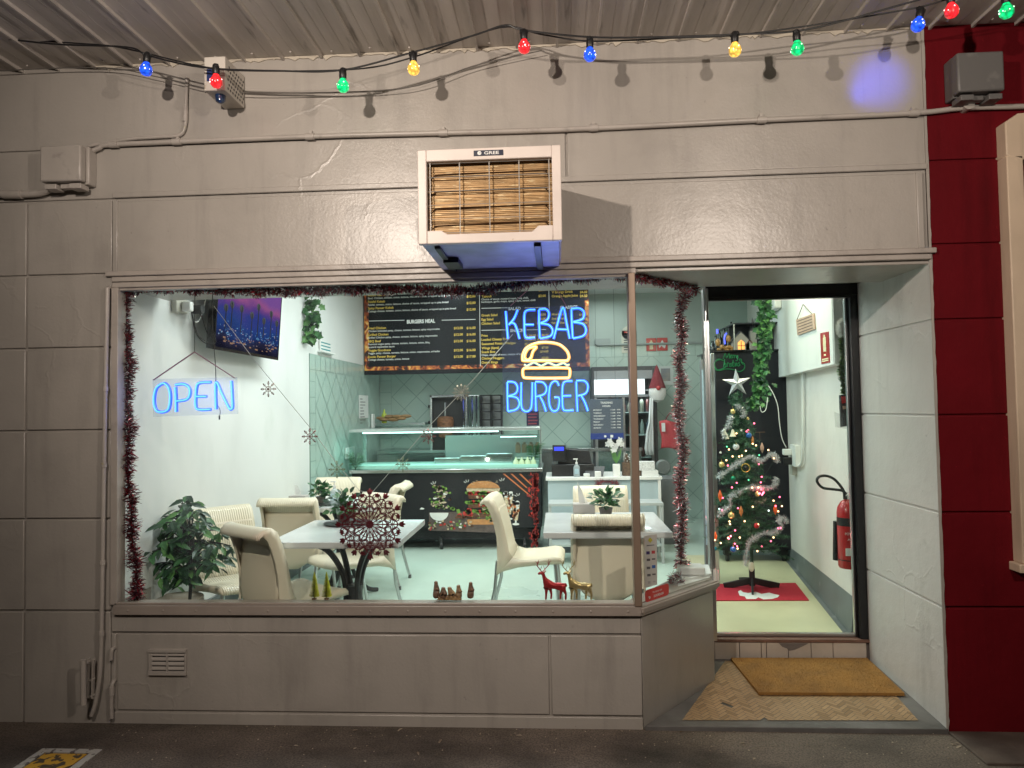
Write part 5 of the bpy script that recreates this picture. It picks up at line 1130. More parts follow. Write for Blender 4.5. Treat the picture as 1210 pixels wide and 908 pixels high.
def make_chair(label):
    t = thing('cafe_chair', label, 'chair', (0, 0, 0), 0, 'cream cafe chairs around the tables', local=True)
    def halfw(i): return (.195, .198, .202, .205, .206, .206, .207, .208, .210, .212, .213, .213, .212, .208, .200, .196)[i]
    ny = 14
    def shell(i0, i1, name, m, dz=0):
        f = MB(); vs = []
        for i in range(i0, i1+1):
            hw = halfw(i)
            for k in range(ny+1):
                u = -1+2*k/ny; x, z = Fp[i]
                if i < 9: x -= .022*(1-u*u)*(1 if i > 2 else .3)     # back dished
                else: z -= .012*(1-u*u)
                vs.append((x, u*hw, z))
        f.add(vs, [(a*(ny+1)+k, a*(ny+1)+k+1, (a+1)*(ny+1)+k+1, (a+1)*(ny+1)+k) for a in range(i1-i0) for k in range(ny)])
        f.mi(1)
        for sd in (-1, 1):
            v2 = []
            for i in range(i0, i1+1):
                hw = halfw(i); a = Vector((Fp[i][0], sd*hw, Fp[i][1])); b = Vector((Bp[i][0], sd*(hw-.006), Bp[i][1])); mid = a.lerp(b, .5)+Vector((0, sd*.008, 0))
                v2 += [a, mid, b, b-Vector((0, sd*.018, 0))]
            f.add(v2, [(r*4+c, r*4+c+1, (r+1)*4+c+1, (r+1)*4+c) for r in range(i1-i0) for c in range(3)])
        o = f.build(name, m, t, angle=60); md = o.modifiers.new('Solidify', 'SOLIDIFY'); md.thickness = .006; md.offset = 0; return o
    shell(0, 9, 'backrest', [chm, chb]); shell(9, 15, 'seat', [chm, chb])
    # rear lower skin: oval apron of the moulding seen from behind
    f = MB(); vs = []; R_ = 8
    for j in range(R_+1):
        v = j/R_; z = .765-(.765-.34)*v; x = -.066-.016*v-.010*math.sin(v*PI); w_ = .196*(1-.0*v) if v < .6 else .196*math.sqrt(max(0, 1-((v-.6)/.42)**2))
        for k in range(ny+1): u = -1+2*k/ny; vs.append((x-.018*(1-u*u), u*w_, z))
    f.add(vs, [(a*(ny+1)+k, a*(ny+1)+k+1, (a+1)*(ny+1)+k+1, (a+1)*(ny+1)+k) for a in range(R_) for k in range(ny)])
    o = f.build('back_panel', chb, t, angle=60); md = o.modifiers.new('Solidify', 'SOLIDIFY'); md.thickness = .004
    for sx_ in (0, 1):
        for sy in (-1, 1):
            f = MB(); pts = [(.31, sy*.175, .43), (.325, sy*.185, .22), (.345, sy*.20, .012)] if sx_ else [(-.085, sy*.188, .42), (-.105, sy*.195, .22), (-.160, sy*.205, .012)]
            f.tube(pts, .0125, 12); f.mi(1).cyl((pts[-1][0], pts[-1][1], 0), (pts[-1][0], pts[-1][1], .03), .0145, n=12); f.build('leg', [alu, mat('rubber_grey', (.12, .12, .12), .6)], t)
    return t
ch0 = make_chair('')
ZTOP = FZ+.825
def place_chair(px, py, ang, label, first=[True]):
    c = G(px, py, ZTOP); o = ch0 if first[0] else copy_tree(ch0); first[0] = False
    a = math.radians(ang); k = .96
    o.location = (c.x+.13*k*math.cos(a), c.y+.13*k*math.sin(a), FZ+.0); o.rotation_euler = (0, 0, a); o.scale = (k, k, k); o['label'] = label
place_chair(296, 620, 54, 'cream chair nearest the window at left, back turned, beside the leafy plant')
place_chair(259, 599, -40, 'cream chair angled against the white wall, partly behind the leafy plant')
place_chair(340, 588, 90, 'cream chair seen squarely from behind, at the far side of the left front table')
place_chair(400, 564, -90, 'cream chair farthest back, facing the window behind the small rear table')
place_chair(450, 583, 233, 'cream chair facing the left front table, behind the red snowflake')
place_chair(473, 570, 180, 'cream chair in profile, mostly hidden, only its curled back top showing')
place_chair(583, 584, -2, 'cream chair in full side profile facing right, alone in the middle')
place_chair(718, 607, 90, 'cream chair beside the window mullion, back to the window')
place_chair(709, 574, -90, 'cream chair facing the window across the right table')
# ================================================================== TABLES
marb = mat('marble_laminate', (.66, .68, .69), .22, var=(4, .08), coat=.3)
def make_table(label):
    t = thing('cafe_table', label, 'table', (0, 0, 0), 0, 'square cafe tables with white tops', local=True)
    f = MB(); f.box((-.35, -.375, .70), (.35, .375, .73)); f.build('tabletop', marb, t, bevel=.003)
    f = MB(); f.box((-.348, -.373, .697), (.348, .373, .7005)); f.build('edge_trim', mat('edge_grey', (.5, .52, .53), .4), t)
    for k in range(4):
        a = PI/4+k*PI/2; c, s = math.cos(a), math.sin(a); f = MB()
        f.tube(smooth_path([(c*r, s*r, z) for r, z in ((.27, .695), (.16, .64), (.075, .52), (.045, .40), (.05, .30), (.10, .15), (.20, .04), (.29, .012))], 5), .017, 8); f.build('leg', blackmet, t)
    f = MB(); f.cyl((0, 0, .34), (0, 0, .42), .052, n=16); f.build('collar', blackmet, t)
    return t
tb = make_table('white topped table at the left front, carrying a tray under the red snowflake')
c = G(420, 627, FZ+.73); a = G(500, 613, FZ+.73); b = G(468, 641, FZ+.73)
tb.location = (b.x-.36+.02, b.y+.38, FZ)
t1 = tb.location.copy()
t2 = copy_tree(tb); t2['label'] = 'white topped table behind the left front one, near the counter'; c = G(404, 600, FZ+.73); t2.location = (c.x-.10, c.y+.36, FZ)
t3 = copy_tree(tb); t3['label'] = 'white topped table at the right, between two facing chairs near the mullion'; c = G(643, 630, FZ+.73); t3.location = (c.x+.345, c.y+.38, FZ)
def table_plant(loc, label, s=1):
    t = thing('table_plant', label, 'plant', loc, group='small potted plants on the tables'); x, y, z = loc
    f = MB(); f.lathe([(.025*s, 0), (.034*s, .04*s), (.032*s, .04*s)], loc, 14); f.build('pot', mat('pot_dark', (.10, .09, .08), .6), t)
    f = MB()
    for i in range(110):
        a = random.uniform(0, 2*PI); el = random.uniform(.05, 1.3); d = Vector((math.cos(a)*math.cos(el), math.sin(a)*math.cos(el), math.sin(el))); c = Vector((x, y, z+.06*s))+d*random.uniform(.01, .085)*s-Vector((0, 0, .015))
        f.mi(random.choice((0, 0, 1))); leaf(f, c, d+Vector((0, 0, -.3)), (rv(.6)+Vector((0, -.4, 1))), .036*s, .024*s)
    f.build('foliage', [green1, green3], t)
def tray(loc, r, label): f = MB(); f.lathe([(.001, 0), (r*.9, 0), (r, .008), (r*.98, .010), (r*.9, .004), (.001, .004)], loc, 32); tag(f.build('round_tray', black), label, 'tray')
tz = FZ+.731
c = G(411, 619, tz); tray((c.x-.0, c.y, tz), .145, 'round black tray on the left front table'); table_plant((c.x-.03, c.y+.02, tz+.011), 'small bushy plant on the black tray behind the red snowflake', 1.35)
c = G(385, 596, tz); tray((c.x+.03, c.y, tz), .12, 'round black tray on the rear left table'); table_plant((c.x-.04, c.y, tz+.011), 'small bushy plant on the rear left table beside a pump bottle', 1.15)
c = G(391, 597, tz); pump_bottle((c.x+.03, c.y-.01, tz+.011), 'clear pump bottle on the tray of the rear left table', .95)
c = G(716, 610, tz); table_plant((c.x, c.y, tz), 'small bushy plant on the right table between the two chairs', 1.3)
c = G(694, 607, tz); t = thing('tissue_box', 'grey tissue box with a tissue pulled up on the right table', 'tissue box', (c.x, c.y, tz)); f = MB(); f.box((c.x-.09, c.y, tz), (c.x+.05, c.y+.1, tz+.06)); f.build('box', mat('box_taupe', (.45, .42, .40), .6), t, bevel=.003)
f = MB(); f.face([(c.x-.05, c.y+.05, tz+.06), (c.x-.01, c.y+.04, tz+.06), (c.x-.03, c.y+.05, tz+.14), (c.x-.06, c.y+.06, tz+.20)]); f.face([(c.x-.01, c.y+.04, tz+.06), (c.x+.01, c.y+.06, tz+.06), (c.x-.02, c.y+.06, tz+.11), (c.x-.06, c.y+.06, tz+.20)]); f.build('tissue', paper, t)
c = G(353, 594, tz); t = thing('napkin_holder', 'grey napkin holder on the rear left table', 'napkin holder', (c.x, c.y, tz)); f = MB(); f.box((c.x-.08, c.y, tz), (c.x+.05, c.y+.08, tz+.05)); f.build('holder', mat('box_taupe'), t, bevel=.003); f = MB(); f.face([(c.x-.04, c.y+.03, tz+.05), (c.x+.01, c.y+.03, tz+.05), (c.x-.02, c.y+.04, tz+.12), (c.x-.05, c.y+.04, tz+.13)]); f.build('napkin', paper, t)
# ================================================================== POTTED FICUS
random.seed(33); PY = .42
c = P(222, 700, PY); t = thing('ficus_plant', 'leafy dark green artificial plant with black stem in the left window corner', 'plant', (c.x, PY, FZ))
f = MB(); f.lathe([(.10, 0), (.15, .30), (.15, .36), (.14, .36)], (c.x-.10, PY+.05, FZ), 24); f.mi(1).lathe([(.14, .34), (.001, .36)], (c.x-.10, PY+.05, FZ), 24); f.build('pot', [mat('clay_pot', (.32, .27, .21), .7, var=(6, .2), bump=(30, .3)), mat('soil', (.03, .02, .015), .9)], t)
tr = MB(); fl = MB(); base = Vector((c.x, PY, FZ+.2)); top = P(222, 628, PY)
for k in range(3): tr.tube(smooth_path([base+rv(.012), P(226, 690, PY)+rv(.01), P(226, 665, PY)+rv(.01), P(224, 640, PY)+rv(.02), top+rv(.03)], 4), .0075, 7)
ends = [(175, 625), (185, 612), (196, 618), (208, 605), (214, 592), (222, 590), (233, 606), (245, 615), (262, 628), (272, 645), (268, 660), (252, 650), (190, 640), (180, 652), (178, 668), (192, 672), (205, 660), (200, 648), (242, 640), (232, 660), (206, 675), (215, 640), (195, 630), (240, 625), (256, 668), (190, 682), (204, 690)]
for px, py in ends:
    e_ = P(px, py, PY+random.uniform(-.16, .22)); s_ = P(225, max(632, min(690, py+random.uniform(5, 28))), PY)
    br = smooth_path([s_, s_.lerp(e_, .5)+Vector((0, 0, .05)), e_], 5); tr.tube(br, [.004]*len(br), 5)
    for k in range(2, len(br), 2):
        for m_ in range(3):
            a = random.uniform(0, 2*PI); d = (br[k]-br[k-1]).normalized()*.4+Vector((math.cos(a), math.sin(a), -.25-random.random()*.5)); fl.mi(random.choice((0, 0, 2, 2, 1))); L = random.uniform(.07, .105)
            leaf(fl, br[k]+rv(.02), d, (random.uniform(-.6, .6), -.6, 1), L, L*.42)
tr.build('stem', mat('black_stem', (.012, .011, .010), .6), t); fl.build('foliage', [green1, green2, green3], t, smooth=False)
# ================================================================== NEON SIGNS
NY = .085
neonb = mat('neon_blue', (.1, .3, 1), .4, emit=(.02, .13, 1.0), estr=1.7)
neonc = mat('neon_core', (.3, .7, 1), .4, emit=(.10, .52, 1.0), estr=1.5)
neony = mat('neon_warm', (1, .7, .3), .4, emit=(1.0, .45, .06), estr=1.4)
neonw = mat('neon_warm_core', (1, .9, .7), .4, emit=(1.0, .80, .38), estr=1.3)
neong = mat('neon_green', (.3, 1, .5), .4, emit=(.35, .95, .45), estr=.6)
def zoomed(ox, oy, s): return lambda x, y: (ox+x/s, oy+y/s)
def strokes(name, sts, tr, mats, parent, r, closed_ids=(), sharp=()):
    f = MB()
    for i, st in enumerate(sts):
        pts = [P(*tr(*p), NY) for p in st]; cl = i in closed_ids
        if i not in sharp: pts = smooth_path(pts, 5, cl)
        f.mi(0).tube(pts, r, 7, closed=cl)
        f.mi(1).tube([p+Vector((0, -r*.78, 0)) for p in pts], r*.46, 6, closed=cl)
        f.mi(2).tube([p+Vector((0, r*1.0, 0)) for p in pts], r*1.3, 5, closed=cl)  # wider jacket behind each stroke glows dimly to paint the tube's halo
    return f.build(name, mats+[mat('amber_halo_jacket', (.5, .3, .1), .3, emit=(.9, .34, .03), estr=.8) if mats[0] is neony else mat('blue_halo_jacket', (.1, .15, .6), .3, emit=(.01, .045, .85), estr=1.0)], parent)
tr = zoomed(120, 320, 4.033)
t = thing('open_sign', 'blue neon sign reading OPEN on a clear panel hanging from ribbons', 'neon sign', P(231, 492, NY))
a, b = P(*tr(240, 520), NY), P(*tr(648, 690), NY)
f = MB(); f.poly3([P(*tr(243, 517), NY+.014), P(*tr(645, 508), NY+.014), P(*tr(650, 683), NY+.014), P(*tr(246, 697), NY+.014)], (0, .004, 0)); f.build('panel', acry, t, smooth=False)
L = {'O': ([[(285, 540), (258, 565), (249, 620), (260, 665), (288, 674), (318, 660), (327, 605), (320, 560), (303, 540)]], (0,)),
     'P': ([[(355, 673), (354, 620), (351, 555)], [(352, 545), (390, 541), (417, 558), (420, 590), (405, 614), (358, 622)]], ()),
     'E': ([[(521, 532), (480, 533), (455, 545), (448, 600), (450, 652), (472, 663), (520, 661)], [(452, 600), (500, 600)]], ()),
     'N': ([[(545, 661), (543, 600), (542, 540)], [(542, 536), (552, 536), (575, 590), (608, 655), (620, 658), (624, 640), (618, 525)]], ())}
for k, (st, cl) in L.items(): strokes('letter', st, tr, [neonb, neonc], t, .0062, cl)
rib = mat('ribbon', (.20, .04, .10), .4)
f = MB(); ap = P(*tr(443, 388), NY); f.bar(P(*tr(247, 522), NY), ap, .003, .012, up=(0, 1, 0)); f.bar(P(*tr(635, 512), NY), ap, .003, .012, up=(0, 1, 0)); f.build('ribbon', rib, t)
f = MB(); f.cyl(ap, P(*tr(445, 95), NY), .002, n=5); f.build('cord', black, t)
f = MB(); f.tube(smooth_path([P(*tr(*p), NY+.02) for p in ((545, 528), (542, 440), (535, 360), (530, 300), (528, 180), (530, 100))], 4), .0022, 5); f.tube(smooth_path([P(*tr(*p), NY+.02) for p in ((545, 630), (565, 665), (562, 705))], 4), .002, 5); f.cyl(P(*tr(562, 690), NY+.02), P(*tr(562, 710), NY+.02), .004); 
f.tube(smooth_path([P(*tr(*p), NY+.02) for p in ((530, 292), (522, 305), (530, 318), (543, 305), (532, 292), (545, 340), (520, 345), (470, 320), (447, 270), (430, 200))], 4), .0022, 5); f.build('power_lead', black, t)
tr = zoomed(560, 320, 4.1276)
t = thing('kebab_burger_sign', 'neon sign reading KEBAB BURGER in blue with yellow burger outline between', 'neon sign', P(646, 488, NY))
f = MB(); f.poly3([P(*tr(133, 172), NY+.014), P(*tr(560, 172), NY+.014), P(*tr(566, 690), NY+.014), P(*tr(142, 688), NY+.014)], (0, .004, 0)); f.build('panel', glass('acrylic_dark', (.80, .83, .86), 1.4, haze=.06, hcol=(.45, .5, .75)), t, smooth=False)
Ls = [([[(155, 198), (160, 262), (166, 332)], [(213, 192), (195, 235), (170, 265)], [(176, 255), (198, 260), (212, 295), (222, 333)]], ()),
 ([[(299, 191), (262, 193), (247, 210), (246, 260), (249, 318), (262, 329), (298, 326)], [(250, 264), (292, 264)]], ()),
 ([[(317, 192), (318, 260), (322, 330)], [(317, 190), (350, 188), (366, 208), (358, 240), (325, 256)], [(325, 258), (366, 266), (384, 292), (372, 320), (324, 331)]], ()),
 ([[(389, 333), (408, 260), (428, 190), (440, 190), (452, 255), (467, 332)], [(405, 286), (455, 288)]], ()),
 ([[(475, 190), (478, 260), (482, 330)], [(475, 187), (512, 184), (536, 202), (530, 236), (485, 250)], [(485, 252), (530, 260), (547, 288), (534, 318), (484, 331)]], ()),
 ([[(163, 545), (164, 620), (166, 686)], [(163, 543), (198, 546), (213, 572), (203, 600), (168, 612)], [(168, 613), (208, 620), (222, 648), (208, 676), (167, 687)]], ()),
 ([[(231, 545), (231, 655), (245, 684), (268, 684), (282, 655), (285, 545)]], ()),
 ([[(303, 686), (301, 620), (299, 546)], [(299, 543), (336, 546), (354, 572), (344, 602), (305, 615)], [(322, 614), (338, 645), (352, 687)]], ()),
 ([[(414, 562), (405, 543), (386, 543), (370, 570), (366, 635), (376, 675), (396, 686), (413, 668), (415, 622), (392, 620)]], ()),
 ([[(481, 539), (448, 541), (434, 558), (431, 612), (434, 670), (448, 683), (486, 681)], [(434, 612), (474, 611)]], ()),
 ([[(505, 687), (502, 620), (499, 542)], [(499, 538), (538, 538), (556, 562), (546, 598), (507, 612)], [(524, 611), (542, 645), (556, 685)]], ())]
for st, cl in Ls: strokes('letter', st, tr, [neonb, neonc], t, .0060, cl)
bun = strokes('burger_outline', [[(250, 440), (237, 432), (240, 405), (258, 375), (305, 354), (360, 350), (415, 360), (452, 390), (464, 420), (458, 436), (445, 440), (350, 439)],
   [(248, 425), (252, 400), (270, 378), (305, 372), (288, 395), (278, 425), (262, 436)],
   [(255, 476), (350, 475), (450, 475), (467, 482), (468, 505), (462, 522), (440, 524), (350, 525), (262, 524), (242, 518), (238, 490), (244, 478)]], tr, [neony, neonw], t, .0068, (0, 1, 2))
strokes('lettuce_outline', [[(245, 458), (258, 466), (292, 447), (328, 466), (362, 448), (400, 464), (436, 450), (455, 462), (466, 458)]], tr, [neong, neonw], t, .0055, (), (0,))
f = MB(); 
for p, q in (((178, 172), (262, 95)), ((452, 175), (385, 60))): f.bar(P(*tr(*p), NY), P(*tr(*q), NY), .003, .010, up=(0, 1, 0))
f.build('ribbon', rib, t)
f = MB()
for p, q in (((262, 95), (290, 20)), ((385, 60), (378, 10))): f.cyl(P(*tr(*p), NY), P(*tr(*q), NY), .002, n=5)
f.build('cord', black, t)
lamp('neon_glow', 'AREA', P(646, 425, NY-.02), 2.6, (.22, .28, 1), .4, rot=(math.radians(-90), 0, 0), size_y=.55)
lamp('neon_glow', 'AREA', P(231, 468, NY-.02), 2, (.12, .20, 1), .4, rot=(math.radians(-90), 0, 0), size_y=.15)
# ================================================================== TINSEL
random.seed(41)
def tins(name, pts, R, dens, ms, label, mi=(0, 1)): f = MB(); tinsel(f, pts, R, dens*1.5, wdt=.0034, mats=mi); return tag(f.build(name, ms, smooth=False), label, 'tinsel')
tinr = [foilred, foildark, foilsil, foilpink]
tins('tinsel_garland', [P(p[0], p[1], .06) for p in ((146, 343), (190, 340), (240, 342), (300, 344), (360, 344), (420, 342), (480, 342), (540, 344), (590, 340), (640, 331), (690, 328), (741, 323))], .034, 2300, tinr, 'dark red tinsel garland along the top of the main window', (0, 1, 1, 1, 2))
tins('tinsel_garland', [P(p[0], p[1], .07) for p in ((150, 345), (147, 375), (150, 410), (153, 440), (149, 470), (153, 500), (152, 530), (150, 558), (155, 590), (156, 625), (158, 655), (162, 685), (160, 712))], .042, 1700, tinr, 'dark red tinsel garland hanging down the left side of the window', (0, 1, 1, 3))
def bayp(px, py):   # a point just inside the angled pane
    a, b = Vector((.394, .012)), Vector((.838, .505)); d = ray(px, py); n = Vector((b.y-a.y, a.x-b.x)); k = ((a.x-CAM.x)*n.x+(a.y-CAM.y)*n.y)/(d.x*n.x+d.y*n.y); return CAM+d*(k*1.010+.0)
tins('tinsel_garland', [bayp(p[0], p[1]) for p in ((752, 326), (772, 331), (795, 334), (812, 340), (822, 343))], .030, 2300, tinr, 'short red tinsel along the top of the angled corner pane', (0, 1, 3, 2))
tins('tinsel_garland', [P(p[0], p[1], .60) for p in ((812, 344), (803, 370), (806, 400), (802, 430), (806, 455), (802, 480), (804, 510), (808, 540), (803, 570), (806, 600), (806, 625), (804, 650), (807, 672))], .042, 1700, tinr, 'pinkish red tinsel garland hanging in the angled corner window', (0, 3, 1, 3, 2))
c = P(799, 690, .40); f = MB(); ring = [c+Vector((.028*math.cos(a), .01*math.sin(a), .045*math.sin(a))) for a in [2*PI*k/10 for k in range(11)]]; tinsel(f, ring, .028, 2200, mats=(2, 0, 2, 1))
tag(f.build('tinsel_loop', tinr, smooth=False), 'silver and red tinsel loop lying at the right end of the corner sill', 'tinsel')
a = P(808, 672, .52); f = MB(); f.box((.66, .50, .616), (.80, .62, .66)); tag(f.build('white_tray', white, bevel=.006), 'small white box on the white ledge in the corner window', 'box')
# ================================================================== SNOWFLAKES
def flake(c, R, m, label, n=10, big=False, group=None, parts=True):
    t = thing('snowflake', label, 'snowflake ornament', c, group=group); f = MB(); c = Vector(c); th = .0018 if not big else .0028
    def pt(a, r): return c+Vector((math.cos(a)*r, 0, math.sin(a)*r))
    def arc(pts, w_=None): f.tube(pts, w_ or th, 4)
    if not big:
        arc([pt(2*PI*k/24, R*.36) for k in range(25)], .0014)
        n = 8 if n < 13 else 12
        for k in range(n):
            a = 2*PI*k/n; arc([pt(a, R*.12), pt(a, R*.98)], .0014); leaf(f, pt(a, R*.74), (math.cos(a), 0, math.sin(a)), (0, -1, 0), R*.34, R*.22, fold=0)
            for s_ in (-1, 1): arc([pt(a, R*.55), pt(a+s_*.20, R*.80)], .0014)
        f.lathe([(R*.14, -.002), (R*.14, .002)], c, 14, axis=(0, 1, 0))
    else:
        for k in range(12):
            a = 2*PI*k/12; h = PI/12
            arc([pt(a, R*.10), pt(a, R*.90)])
            for s_ in (-1, 1):
                arc(smooth_path([pt(a, R*.16), pt(a+s_*h*.7, R*.30), pt(a+s_*h*.9, R*.42), pt(a, R*.52)], 4), .0022)
                arc(smooth_path([pt(a, R*.50), pt(a+s_*h*.5, R*.60), pt(a+s_*h*.95, R*.66), pt(a+s_*h*.5, R*.76), pt(a, R*.80)], 4), .0024)
                arc(smooth_path([pt(a+s_*h, R*.44), pt(a+s_*h*.5, R*.50), pt(a+s_*h*.35, R*.58), pt(a+s_*h*.6, R*.62)], 4), .002)
                arc(smooth_path([pt(a+s_*h, R*.66), pt(a+s_*h*.45, R*.72), pt(a+s_*h*.55, R*.84), pt(a+s_*h, R*.88)], 4), .0024)
                leaf(f, pt(a, R*.86), (math.cos(a+s_*.6), 0, math.sin(a+s_*.6)), (0, -1, 0), R*.15, R*.075, fold=0)
                leaf(f, pt(a+h, R*.78), (math.cos(a+h+s_*.7), 0, math.sin(a+h+s_*.7)), (0, -1, 0), R*.12, R*.05, fold=0)
            leaf(f, pt(a, R*.88), (math.cos(a), 0, math.sin(a)), (0, -1, 0), R*.15, R*.08, fold=0)
            leaf(f, pt(a+h, R*.80), (math.cos(a+h), 0, math.sin(a+h)), (0, -1, 0), R*.13, R*.06, fold=0)
        for k in range(24):
            a = 2*PI*k/24; h = PI/24
            arc([pt(a, R*.12), pt(a, R*.36)], .0018)
            for s_ in (-1, 1): arc(smooth_path([pt(a, R*.46), pt(a+s_*h*.8, R*.54), pt(a+s_*h*.3, R*.64), pt(a, R*.60)], 3), .0019); arc(smooth_path([pt(a, R*.68), pt(a+s_*h*.9, R*.74), pt(a+s_*h*.2, R*.82)], 3), .0019); leaf(f, pt(a, R*.84), (math.cos(a+s_*.9), 0, math.sin(a+s_*.9)), (0, -1, 0), R*.09, R*.04, fold=0)
        for rr in (.37, .66): arc([pt(2*PI*k/48, R*rr) for k in range(49)], .0018)
        f.lathe([(R*.11, -.003), (R*.11, .003)], c, 20, axis=(0, 1, 0))
    f.build('flake', m, t, smooth=False); return t
redgl = mat('red_glitter', (.15, .008, .018), .35, .5, var=(300, .5)); silgl = mat('copper_glitter', (.42, .30, .27), .35, .6, var=(300, .4)); chgl = mat('champagne_glitter', (.52, .50, .42), .35, .5, var=(300, .4)); olive = mat('olive_glitter', (.30, .36, .24), .4, .3, var=(300, .4))
SY = .10
flake(P(437, 620, SY), .180, redgl, 'large dark red filigree snowflake hanging in the middle of the window', big=True)
flake(P(317, 460, SY), .040, silgl, 'small copper snowflake on the string, upper one below the television', 12)
flake(P(366, 516, SY), .041, mat('rose_glitter', (.34, .16, .15), .35, .6, var=(300, .4)), 'small rosy snowflake on the string beside the edge of the tiled wall', 12)
flake(P(398, 555, SY), .043, olive, 'small green tinted snowflake at the left end of the glass counter', 12)
flake(P(476, 549, SY), .037, olive, 'small green gold snowflake in front of the display counter worktop', 10)
flake(P(506, 516, SY), .038, mat('rose_glitter'), 'small dark rosy snowflake in front of the lit display glass', 10)
flake(P(545, 464, SY), .043, chgl, 'beige snowflake in front of the kebab grill below the menu board', 14)
silk = mat('cord_silver', (.62, .60, .58), .3, .7)
def cord(pts, label, r=.0016, Y=None): f = MB(); f.tube([P(p[0], p[1], SY+.004) for p in pts], r, 5); tag(f.build('ornament_cord', silk), label, 'cord')
cord([(253, 362), (300, 425), (366, 505), (398, 548), (425, 580), (437, 583)], 'silver cord sloping from the television down to the large red snowflake')
cord([(606, 395), (560, 448), (506, 505), (476, 540), (440, 582)], 'silver cord sloping from the neon sign down to the large red snowflake')
# ================================================================== SILL ORNAMENTS
random.seed(51)
SZ = .606
for px, hpx, lb in ((371.5, 27, 'left one of the pair of yellow green bottle brush trees on the sill'), (386, 27, 'right one of the pair of yellow green bottle brush trees on the sill')):
    c = P(px, 714, .055); t = thing('bottle_brush_tree', lb, 'ornament', (c.x, .055, SZ), group='bottle brush trees on the sill'); f = MB(); H = .122
    f.lathe([(.012, 0), (.012, .006), (.002, .007), (.002, .02)], (c.x, .055, SZ-.002), 12); f.build('base', wood, t); f = MB()
    for i in range(1500):
        k = random.random()**1.2; z = SZ+.010+k*H; r = .0255*(1-k)**.8+.001; a = random.uniform(0, 2*PI); e_ = Vector((c.x+r*math.cos(a), .055+r*math.sin(a), z+.004)); s_ = Vector((c.x, .055, z)); q = Vector((-math.sin(a), math.cos(a), .4))*.0017
        f.add([s_-q, s_+q, e_+q*.4, e_-q*.4], [(0, 1, 2, 3)])
    f.build('bristles', mat('lime_bristle', (.78, .80, .07), .6, var=(40, .3)), t, smooth=False)
nm = [mat('resin_brown', (.20, .10, .06), .5, var=(60, .6, (.06, .035, .02)), bump=(120, .6)), mat('resin_tan', (.34, .20, .09), .45, var=(60, .6, (.10, .05, .03)), bump=(120, .6))]
def figurine(px, h, lb, lean=0, w_=.011, m=0, kneel=False):
    h *= 1.3
    c = P(px, 714, .05); x, y, z = c.x, .05, SZ-.002
    if kneel: nodes = [((x, y, z+.006), .016), ((x+.006, y, z+h*.35), .014), ((x+lean, y-.003, z+h*.62), .010), ((x+lean*1.2, y-.004, z+h*.74), .0055), ((x+lean*1.4, y-.005, z+h*.90), .0085), ((x+lean+.011, y-.012, z+h*.5), .005), ((x+lean+.004, y-.02, z+h*.45), .004)]
    else: nodes = [((x, y, z+.004), .013), ((x, y, z+h*.35), .011), ((x+lean, y, z+h*.68), w_), ((x+lean, y, z+h*.80), .005), ((x+lean*1.3, y-.002, z+h*.92), .0078), ((x+lean+.014, y-.008, z+h*.52), .005), ((x+lean+.002, y-.017, z+h*.56), .004)]
    nodes = [(co, r*1.6) for co, r in nodes]
    tag(skin('figurine', nodes, [(0, 1), (1, 2), (2, 3), (3, 4), (2, 5), (5, 6)], nm[m], origin=(x, y, z)), lb, 'figurine', 'nativity figurines on the sill')
figurine(515.5, .078, 'tallest brown robed figurine at the left of the nativity group', m=0)
figurine(523, .055, 'small kneeling dark figurine second from the left in the nativity group', .004, kneel=True, m=0)
figurine(533, .056, 'kneeling tan figurine in the middle of the nativity group', -.005, kneel=True, m=1)
figurine(542, .062, 'tan robed figurine right of the nativity group centre', m=1)
figurine(556, .074, 'separate brown figurine with bundle, standing right of the nativity group', .002, .014, m=0)
c = P(519, 714, .05); m = MB(); m.poly3([(c.x-.012, .035, SZ-.002), (c.x+.115, .035, SZ-.002), (c.x+.105, .035, SZ+.014), (c.x+.05, .035, SZ+.022), (c.x, .035, SZ+.016)], (0, .03, 0)); tag(m.build('manger', nm[1], bevel=.004), 'low brown manger block between the nativity figurines', 'ornament')
